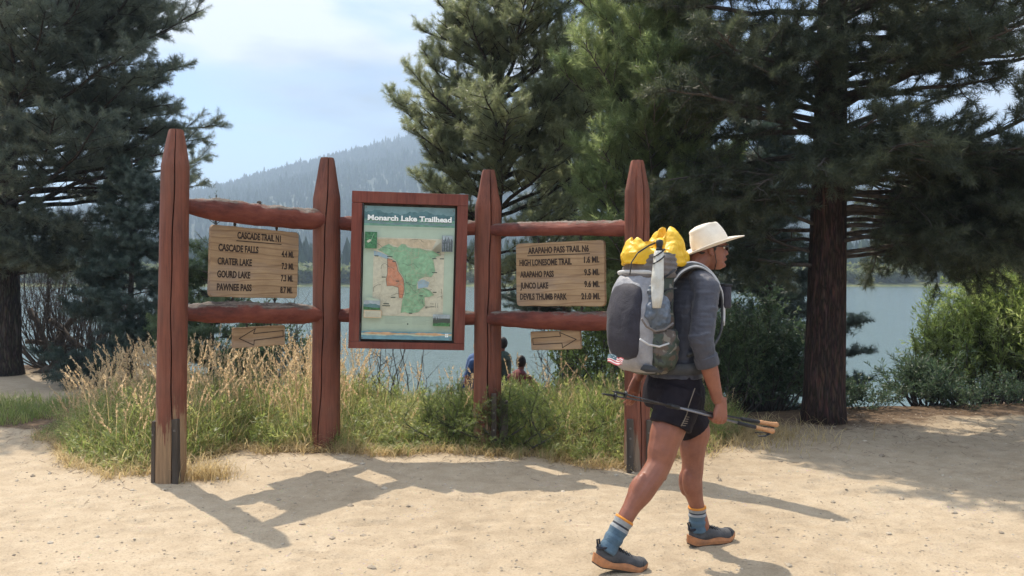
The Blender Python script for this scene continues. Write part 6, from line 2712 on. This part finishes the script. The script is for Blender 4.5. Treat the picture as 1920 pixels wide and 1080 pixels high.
# ---- leafy shrubs
T_WILLOW = [leaves(15, 0.30, 0.062, 0.75, s) for s in range(3)]
T_BROAD = [leaves(13, 0.26, 0.12, 0.6, 40 + s) for s in range(3)]
T_JUN = [needles(46, 0.16, 0.03, 0.024, 0.95, 60 + s) for s in range(3)]


def shrub(name, base, H, W_, n, label, cat, m, T, seed, k=4, shl=0.25, shw=0.25, lean=(0, 0), start=0.25, per=14, group=None, spreadp=0.28, stemr=0.012, leafless=False, Dz=0.5):
    t = Tree(seed)
    r = t.r
    for i in range(n):
        a = r.uniform(0, 6.28)
        rr = r.uniform(0, 1) ** 0.5
        p = Vector((math.cos(a) * W_ * spreadp * rr, math.sin(a) * W_ * spreadp * rr, -0.05))
        hh = H * r.uniform(0.62, 1.08) * (1 - 0.38 * rr ** 2)
        tip = Vector((math.cos(a) * W_ * 0.5 * rr + lean[0] + r.gauss(0, 0.1), math.sin(a) * W_ * 0.5 * rr * 0.9 + lean[1] + r.gauss(0, 0.1), hh))
        pts = []
        ns = 7
        jx, jy = r.gauss(0, 0.06), r.gauss(0, 0.06)
        for s in range(ns + 1):
            u = s / ns
            pts.append(p.lerp(tip, u) + Vector((p.x * 0.5 * math.sin(u * 3.1) + jx * math.sin(u * 6), p.y * 0.5 * math.sin(u * 3.1) + jy * math.sin(u * 5), 0)))
        t.wood.tube(pts, [stemr * (1 - 0.8 * s / ns) for s in range(ns + 1)], 5, False)
        for q in range(per):
            u = start + (1 - start) * r.random() ** 0.8
            i0 = min(ns - 1, int(u * ns))
            c = pts[i0].lerp(pts[i0 + 1], u * ns - i0)
            d = (pts[i0 + 1] - pts[i0]).normalized()
            d = (d * r.uniform(0.3, 1.0) + Vector((r.gauss(0, 0.6), r.gauss(0, 0.6), r.gauss(Dz * 0.4, 0.4)))).normalized()
            ll = shl * r.uniform(0.6, 1.3)
            if leafless:
                t.wood.tube([c, c + d * ll * 0.6, c + d * ll * 1.2 + Vector((r.gauss(0, 0.05), 0, r.gauss(0, 0.05)))], [0.004, 0.003, 0.0015], 3, False)
            else:
                t.shoot(c, d, ll, shw * r.uniform(0.8, 1.2))
                if r.random() < 0.4:
                    t.wood.tube([c, c + d * ll], [0.003, 0.0015], 3, False)
    o = thing(name, base, label, cat, group)
    t.wood.build('stems', M['twig'], o, True)
    if t.P:
        V, Fc = spread(T, t.P, t.D, t.Lz, t.Lr, seed, k)
        mesh_np('foliage', V, [Fc], m, o)
    return o


def gp(px, Y):
    x = at(px, 600, Y).x
    return Vector((x, Y, gz1(x, Y)))


shrub('willow_bush', gp(1872, 11.4), 2.05, 1.7, 100, 'large yellow-green willow bush at the lake edge, nearest the right trunk', 'bush', M['willow'], T_WILLOW, 601, shl=0.30, shw=0.27, per=24, group='willow bushes')
shrub('willow_bush', gp(1945, 11.4), 2.25, 1.9, 80, 'willow bush cut by the right edge of the photo', 'bush', M['willow'], T_WILLOW, 602, shl=0.30, shw=0.27, per=22, group='willow bushes')
shrub('willow_bush', gp(1735, 10.2), 0.58, 0.6, 34, 'low darker willow bush at the foot of the large one', 'bush', M['shrub'], T_WILLOW, 603, shl=0.22, shw=0.22, per=14, group='willow bushes')
shrub('leafy_shrub', gp(1425, 10.2), 1.45, 1.05, 60, 'dark leafy shrub between the hiker and the thick reddish trunk', 'bush', M['shrub'], T_BROAD, 604, shl=0.22, shw=0.22, per=18, group='leafy shrubs')
shrub('leafy_shrub', gp(1345, 9.7), 1.15, 0.8, 40, 'grey-green shrub just behind the hiker\'s forearm', 'bush', M['young_green'], T_WILLOW, 605, shl=0.22, shw=0.20, per=15, group='leafy shrubs')
shrub('leafy_shrub', gp(1130, 9.6), 1.25, 0.95, 46, 'light green shrub behind the right arrow sign', 'bush', M['willow'], T_BROAD, 606, shl=0.20, shw=0.18, per=15, group='leafy shrubs')
shrub('leafy_shrub', gp(505, 10.4), 1.55, 1.0, 44, 'light green shrub behind the left arrow sign', 'bush', M['young_green'], T_BROAD, 607, shl=0.20, shw=0.18, per=15, group='leafy shrubs')
# junipers at the third post
shrub('juniper_bush', Vector((at(985, 780, 7.75).x, 7.75, 0)), 0.54, 0.95, 42, 'low feathery juniper right of the third post', 'bush', M['juniper'], T_JUN, 611, k=3, shl=0.17, shw=0.17, per=22, group='junipers', lean=(0.05, -0.1))
shrub('juniper_bush', Vector((at(868, 760, 7.85).x, 7.85, 0)), 0.50, 0.62, 26, 'low feathery juniper left of the third post', 'bush', M['juniper'], T_JUN, 612, k=3, shl=0.16, shw=0.16, per=20, group='junipers', lean=(-0.12, 0))
for (px, Y, H_, lab) in ((1625, 9.75, 0.30, 'small dark plant on the bank just right of the thick reddish trunk'), (1770, 9.8, 0.34, 'small dark plant on the bank below the large willow bush'), (1880, 9.9, 0.38, 'small plant on the bank near the right edge of the photo')):
    shrub('low_plant', gp(px, Y), H_, 0.6, 22, lab, 'plant', M['shrub'], T_BROAD, 640 + px, shl=0.14, shw=0.13, per=10, group='small plants on the bank', stemr=0.005)
# bare twiggy shrubs
shrub('bare_shrub', gp(738, 9.3), 1.05, 0.75, 11, 'thin bare dark stems rising below the map board', 'bush', None, None, 621, leafless=True, per=5, shl=0.22, group='bare shrubs', stemr=0.009)
shrub('bare_shrub', gp(1050, 9.4), 1.15, 0.6, 9, 'thin bare stems below the right arrow sign', 'bush', None, None, 622, leafless=True, per=6, shl=0.2, group='bare shrubs', stemr=0.008)
shrub('bare_shrub', gp(150, 14.2), 2.0, 2.3, 150, 'tangle of bare dark shrub stems right of the left pine', 'bush', None, None, 623, leafless=True, per=9, shl=0.38, group='bare shrubs', stemr=0.014)
shrub('bare_shrub', gp(560, 10.0), 1.9, 0.5, 7, 'pale bare stems beside the second post', 'bush', None, None, 624, leafless=True, per=8, shl=0.25, group='bare shrubs', stemr=0.006)


# ---- fallen logs beside the left pine
def log(a, b, r, label, seed):
    rg = random.Random(seed)
    a, b = Vector(a), Vector(b)
    mb = MB()
    n = 9
    off = a.copy()
    pts = [a.lerp(b, i / n) - off + Vector((rg.gauss(0, 0.012), rg.gauss(0, 0.012), rg.gauss(0, 0.012))) for i in range(n + 1)]
    mb.tube(pts, [r * (1 - 0.3 * i / n) * rg.uniform(0.92, 1.06) for i in range(n + 1)], 9)
    d = (b - a).normalized()
    for k in range(3):
        p = pts[rg.randrange(2, n - 1)]
        mb.tube([p, p + Vector((rg.gauss(0, 0.5), rg.gauss(0, 0.5), rg.uniform(0.2, 0.8))).normalized() * rg.uniform(0.15, 0.3)], [r * 0.35, r * 0.15], 5)
    o = mb.build('fallen_log', M['old_board'], None, True, off)
    return tag(o, label, 'log', 'dead logs by the left pine')


log(at(70, 690, 13.4), at(165, 560, 13.9), 0.06, 'dead log leaning up against the bare stems, steepest of the pile', 1)
log(at(60, 705, 13.2), at(152, 668, 13.3), 0.07, 'dead log lying flat at the foot of the bare stems, longest of the pile', 2)
log(at(95, 600, 13.6), at(158, 655, 13.4), 0.05, 'dead log tipped down to the right in the brush pile', 3)
log(at(48, 640, 13.5), at(155, 650, 13.6), 0.04, 'thin dead pole lying level across the brush pile', 4)
log(at(58, 580, 13.6), at(110, 690, 13.2), 0.045, 'dead branch leaning beside the left pine trunk', 5)

# pale stone in the grass
st_ = MB()
st_.ell((0, 0, 0), (0.17, 0.13, 0.11), 18, 12)
so3 = blob('boulder', st_, 0.012, simple('pale_stone', (0.30, 0.28, 0.25), (0.46, 0.44, 0.40), 14, 0.9, 40, 0.5, 0.006), None, 2, noise=[(9, 9, 9, 0.03, 2), (25, 25, 25, 0.008, 4)])
so3.location = (at(432, 750, 7.9).x, 7.9, 0.36)
so3.location.z = 0.06
so3.scale = (1, 1, 1)
tag(so3, 'pale grey stone half hidden in the tall grass between the two left posts', 'rock')

# ---- grasses
M['grass_green'] = leaf_mat('green_grass', [(0.1, (0.115, 0.155, 0.045)), (0.5, (0.21, 0.25, 0.085)), (0.8, (0.33, 0.32, 0.14)), (1.0, (0.48, 0.40, 0.23))], 0.45, 0.5, nscale=2.2, spec=0.35)
M['grass_dry'] = leaf_mat('dry_grass', [(0.1, (0.24, 0.18, 0.09)), (0.5, (0.42, 0.33, 0.18)), (1.0, (0.58, 0.48, 0.30))], 0.55, 0.45, nscale=2.5, spec=0.3)
M['seed_head'] = leaf_mat('golden_seed_heads', [(0.1, (0.32, 0.23, 0.14)), (0.5, (0.47, 0.36, 0.23)), (1.0, (0.62, 0.50, 0.34))], 0.6, 0.5, nscale=2.5, spec=0.2)


def blades(name, X, Y_, H, W_, lean, m, seed, segs=5, droop=0.35):
    r = np.random.default_rng(seed)
    n = len(X)
    Z = ground_z(X, Y_) - 0.015
    az = r.uniform(0, 2 * math.pi, n)
    ln_ = lean * r.uniform(0.3, 1.5, n)
    dx, dy = np.cos(az) * ln_, np.sin(az) * ln_
    sx, sy = -np.sin(az + r.normal(0, 0.7, n)), np.cos(az + r.normal(0, 0.7, n))
    V = []
    for k in range(segs + 1):
        t = k / segs
        hor = t ** 2.2
        up = t - droop * ln_ * t ** 3
        cx, cy, cz = X + dx * hor * H, Y_ + dy * hor * H, Z + up * H
        w = W_ * (1 - t) ** 0.6 * (0.6 + 0.4 * min(1, t * 4)) * 0.5 + 0.0004
        V.append(np.stack([cx - sx * w, cy - sy * w, cz], 1))
        V.append(np.stack([cx + sx * w, cy + sy * w, cz], 1))
    V = np.stack(V, 1)
    K = 2 * (segs + 1)
    f = np.array([[2 * k, 2 * k + 1, 2 * k + 3, 2 * k + 2] for k in range(segs)])
    idx = (np.arange(n)[:, None, None] * K + f[None]).reshape(-1, 4)
    o = mesh_np(name, V.reshape(-1, 3), [idx], m)
    tips = V[:, -1], V[:, -1] - V[:, -3]
    return o, tips


def strip(n, seed, x0=-4.6, x1=2.35, back=9.4, bias=1.0, front_off=0.0):
    r = np.random.default_rng(seed)
    X = r.uniform(x0, x1, n * 3)
    fy = front_y(X) + front_off + 0.26 * vnoise(np.stack([X * 2.6, X * 0, X * 0], 1), 1.0, 5, 4, 0.7) + np.abs(r.normal(0, 0.06, n * 3)) * -1.0 + 0.05
    u = r.uniform(0, 1, n * 3) ** bias
    Y_ = fy + (back - fy) * u
    dens = 0.5 + 0.5 * vnoise(np.stack([X, Y_, X * 0], 1), 1.3, seed + 1, 2)
    keep = (r.uniform(0, 1, n * 3) < 0.35 + 0.9 * dens)
    # keep the post bases' front clear, and thin out behind the hiker
    keep &= ~((X > 1.45) & (r.uniform(0, 1, n * 3) < 0.75))
    keep &= ~((X < -4.1) & (r.uniform(0, 1, n * 3) < 0.5))
    X, Y_ = X[keep][:n], Y_[keep][:n]
    return X, Y_


def height(X, Y_, r, lo, hi):
    e = np.clip((Y_ - front_y(X)) / 0.9, 0, 1)
    side = sstep(-4.6, -3.6, X) * (1 - 0.45 * sstep(1.2, 1.9, X))
    side = side * (1 - 0.24 * sstep(-1.75, -1.1, X)) * (1 - 0.30 * sstep(-0.95, -0.6, X) * sstep(0.5, 0.2, X))
    pat = 1 + 0.42 * vnoise(np.stack([X, Y_, X * 0], 1), 1.1, 77, 2)
    return 0.88 * (lo + (hi - lo) * e ** 0.8) * (0.55 + 0.45 * side) * pat * r.uniform(0.6, 1.15, len(X))


rg = np.random.default_rng(9)
X, Y_ = strip(21000, 31)
o, _ = blades('tall_grass', X, Y_, height(X, Y_, rg, 0.15, 0.55), 0.0085 * rg.uniform(0.6, 1.3, len(X)), 0.55, M['grass_green'], 32)
tag(o, kind='stuff')
X, Y_ = strip(11500, 33, bias=1.25)
o, _ = blades('dry_grass', X, Y_, height(X, Y_, rg, 0.10, 0.58), 0.006 * rg.uniform(0.6, 1.3, len(X)), 0.85, M['grass_dry'], 34)
tag(o, kind='stuff')
# matted low tufts along the front edge
X, Y_ = strip(9000, 35, bias=3.2, front_off=-0.08)
o, _ = blades('matted_grass', X, Y_, 0.12 * rg.uniform(0.4, 1.4, len(X)), 0.006 * rg.uniform(0.6, 1.2, len(X)), 1.3, M['grass_dry'], 36, 4)
tag(o, kind='stuff')
# golden seed-bearing stems, thickest on the left
X, Y_ = strip(2600, 37, bias=0.7)
k_ = (rg.uniform(0, 1, len(X)) < np.where(X < -1.55, 1.0, 0.16)) & (Y_ > front_y(X) + 0.25)
X, Y_ = X[k_], Y_[k_]
Hs = np.where(X < -1.5, 0.84, 0.62) * rg.uniform(0.55, 1.15, len(X)) * (0.62 + 0.38 * sstep(-4.7, -3.7, X)) * np.clip(0.70 + 0.3 * (Y_ - front_y(X)), 0.6, 1.0)
o, (tp, td) = blades('seed_stems', X, Y_, Hs, np.full(len(X), 0.0045), 0.22, M['grass_dry'], 38)
tag(o, kind='stuff')
T_SEED = [np.concatenate([needles(26, 0.16, 0.015, 0.055, 1.15, 80 + s)]) for s in range(3)]
td[:, 2] = np.maximum(td[:, 2], 0.02)
V, Fc = spread(T_SEED, tp - td / np.linalg.norm(td, axis=1, keepdims=True) * 0.09, td + rg.normal(0, 0.004, td.shape), rg.uniform(0.10, 0.19, len(tp)), rg.uniform(0.14, 0.24, len(tp)), 39, 3)
tag(mesh_np('seed_heads', V, [Fc], M['seed_head']), kind='stuff')
# leafy weeds mixed into the grass
X, Y_ = strip(2000, 41, bias=0.9)
Z = ground_z(X, Y_)
hh = height(X, Y_, rg, 0.15, 0.5)
Pw, Dw, Lw, Rw = [], [], [], []
for k in range(3):
    d = np.stack([rg.normal(0, 0.3, len(X)), rg.normal(0, 0.3, len(X)), np.ones(len(X))], 1)
    Pw.append(np.stack([X + rg.normal(0, 0.03, len(X)), Y_ + rg.normal(0, 0.03, len(X)), Z + hh * 0.3 * k], 1))
    Dw.append(d)
    Lw.append(hh * 0.45)
    Rw.append(rg.uniform(0.14, 0.24, len(X)))
V, Fc = spread(T_WILLOW, np.concatenate(Pw), np.concatenate(Dw), np.concatenate(Lw), np.concatenate(Rw), 42, 4)
tag(mesh_np('leafy_weeds', V, [Fc], M['grass_green']), kind='stuff')
# short grass at the left edge, and the thin dry tufts right of the hiker
X = rg.uniform(-6.6, -4.3, 5200)
Y_ = rg.uniform(8.6, 10.3, 5200)
kk = (Y_ > 8.7 + 0.15 * np.sin(X * 5)) & (vnoise(np.stack([X, Y_, X * 0], 1), 1.5, 5, 2) > -0.25)
X, Y_ = X[kk], Y_[kk]
o, _ = blades('short_grass', X, Y_, 0.15 * rg.uniform(0.4, 1.5, len(X)), 0.0075 * rg.uniform(0.6, 1.2, len(X)), 0.6, M['grass_green'], 44, 4)
tag(o, kind='stuff')
X = rg.normal(2.05, 0.42, 2600)
Y_ = rg.normal(8.1, 0.30, 2600)
o, _ = blades('dry_tufts', X, Y_, 0.17 * rg.uniform(0.3, 1.3, len(X)), 0.006 * rg.uniform(0.6, 1.2, len(X)), 1.0, M['grass_dry'], 45, 4)
tag(o, kind='stuff')
# tufts at the foot of the nearest post
X = np.concatenate([rg.normal(B1.x + 0.22, 0.10, 500), rg.normal(B1.x - 0.05, 0.2, 250)])
Y_ = np.concatenate([rg.normal(B1.y + 0.12, 0.08, 500), rg.normal(B1.y + 0.3, 0.08, 250)])
o, _ = blades('post_foot_grass', X, Y_, 0.17 * rg.uniform(0.3, 1.3, len(X)), 0.006 * rg.uniform(0.6, 1.2, len(X)), 0.8, M['grass_dry'], 46, 4)
tag(o, kind='stuff')

# ---- loose stones on the trail
n = 15000
X = rg.uniform(-4.5, 5.5, n)
Y_ = 2.9 + 6.5 * rg.uniform(0, 1, n) ** 1.2
kk = Y_ < front_y(X) + 0.2
X, Y_ = X[kk], Y_[kk]
S = 0.0028 + 0.008 * rg.uniform(0, 1, len(X)) ** 4.0
big = rg.uniform(0, 1, len(X)) < 0.006
S = np.where(big, rg.uniform(0.014, 0.024, len(X)), S)
ico = np.array([(0, 0, 1), (0.9, 0, 0.3), (0.28, 0.86, 0.3), (-0.72, 0.53, 0.3), (-0.72, -0.53, 0.3), (0.28, -0.86, 0.3), (0.72, 0.53, -0.4), (-0.28, 0.86, -0.4), (-0.9, 0, -0.4), (-0.28, -0.86, -0.4), (0.72, -0.53, -0.4)])
fi = []
for k in range(5):
    a, b = 1 + k, 1 + (k + 1) % 5
    fi.append([0, a, b])
    c, d = 6 + k, 6 + (k - 1) % 5
    fi.append([a, c, b])
    fi.append([a, d, c])
fi = np.array(fi)
ang = rg.uniform(0, 6.28, len(X))
Vp = ico[None] * (1 + rg.uniform(-0.25, 0.25, (len(X), 11, 3)))
Vp = Vp * np.stack([S * rg.uniform(0.8, 1.4, len(X)), S * rg.uniform(0.7, 1.1, len(X)), S * rg.uniform(0.45, 0.8, len(X))], 1)[:, None, :]
c, s = np.cos(ang)[:, None], np.sin(ang)[:, None]
Vx = Vp[:, :, 0] * c - Vp[:, :, 1] * s
Vy = Vp[:, :, 0] * s + Vp[:, :, 1] * c
Zg = ground_z(X, Y_)
Vp = np.stack([Vx + X[:, None], Vy + Y_[:, None], Vp[:, :, 2] + Zg[:, None] + S[:, None] * 0.15], 2)
idx = (np.arange(len(X))[:, None, None] * 11 + fi[None]).reshape(-1, 3)
M['gravel'] = leaf_mat('loose_gravel', [(0.0, (0.16, 0.13, 0.105)), (0.4, (0.33, 0.27, 0.20)), (1.0, (0.52, 0.45, 0.36))], 0.9, 0.0, nscale=3, spec=0.2)
tag(mesh_np('gravel', Vp.reshape(-1, 3), [idx], M['gravel']), kind='stuff')

# ---- fallen twigs and needles
nT = 900
X = np.concatenate([rg.uniform(-5, 2.4, 420), rg.normal(3.6, 1.2, 480)])
Y_ = np.concatenate([front_y(X[:420]) + rg.normal(-0.15, 0.25, 420), rg.normal(8.3, 0.6, 480)])
aT = rg.uniform(0, 3.14, nT)
lT = rg.uniform(0.02, 0.08, nT)
wT = rg.uniform(0.001, 0.0022, nT)
zT = ground_z(X, Y_)
dT = np.stack([np.cos(aT) * lT, np.sin(aT) * lT, rg.uniform(0.0, 0.02, nT)], 1)
sT = np.stack([-np.sin(aT) * wT, np.cos(aT) * wT, 0 * aT], 1)
cT = np.stack([X, Y_, zT + 0.003], 1)
uT = np.array([0, 0, 0.0025])
Vt = np.stack([cT - sT, cT + sT, cT + uT, cT + dT - sT, cT + dT + sT, cT + dT + uT], 1)
fT = np.array([[0, 1, 4, 3], [1, 2, 5, 4], [2, 0, 3, 5]])
tag(mesh_np('fallen_twigs', Vt.reshape(-1, 3), [(np.arange(nT)[:, None, None] * 6 + fT[None]).reshape(-1, 4)], simple('fallen_twig_wood', (0.12, 0.085, 0.06), (0.26, 0.19, 0.13), 9, 0.9, 0, 0)), kind='stuff')

# ---- brush and trees along the far shore
M['far_leaf'] = leaf_mat('far_shore_leaves', [(0.1, (0.06, 0.08, 0.03)), (0.5, (0.12, 0.14, 0.05)), (1.0, (0.20, 0.20, 0.08))], 0.7, 0.3, nscale=0.08)
rf = np.random.default_rng(55)
n = 2600
Xf = rf.uniform(-260, 330, n)
Yf = 198 + 26 * rf.uniform(0, 1, n) ** 1.6
Zf = ground_z(Xf, Yf) - 0.3
Pf = np.stack([Xf, Yf, Zf], 1)
sF = rf.uniform(0.5, 1.4, n)
T_FAR = [leaves(60, 0.55, 0.30, 0.5, 90 + s_) for s_ in range(3)]
V, Fc = spread(T_FAR, Pf, np.stack([rf.normal(0, 0.1, n), rf.normal(0, 0.1, n), np.ones(n)], 1), 2.4 * sF, 2.6 * sF, 56, 4)
tag(mesh_np('far_shore_brush', V, [Fc], M['far_leaf']), kind='stuff')
n = 2400
Xf = rf.uniform(-330, 420, n)
Yf = 222 + 130 * rf.uniform(0, 1, n)
Pf = np.stack([Xf, Yf, ground_z(Xf, Yf) - 0.5], 1)
sF = rf.uniform(0.6, 1.3, n)
V, Fc = spread([needles(90, 0.9, 0.1, 0.32, -0.1, 95 + s_) * np.array([1, 1, 1]) for s_ in range(3)], Pf, np.stack([rf.normal(0, 0.03, n), rf.normal(0, 0.03, n), np.ones(n)], 1), 9.5 * sF, 2.2 * sF, 57, 3)
tag(cone_forest('far_shore_trees', Pf, 10 * sF, 2.0 * sF, M['far_conifer'], 58), kind='stuff')
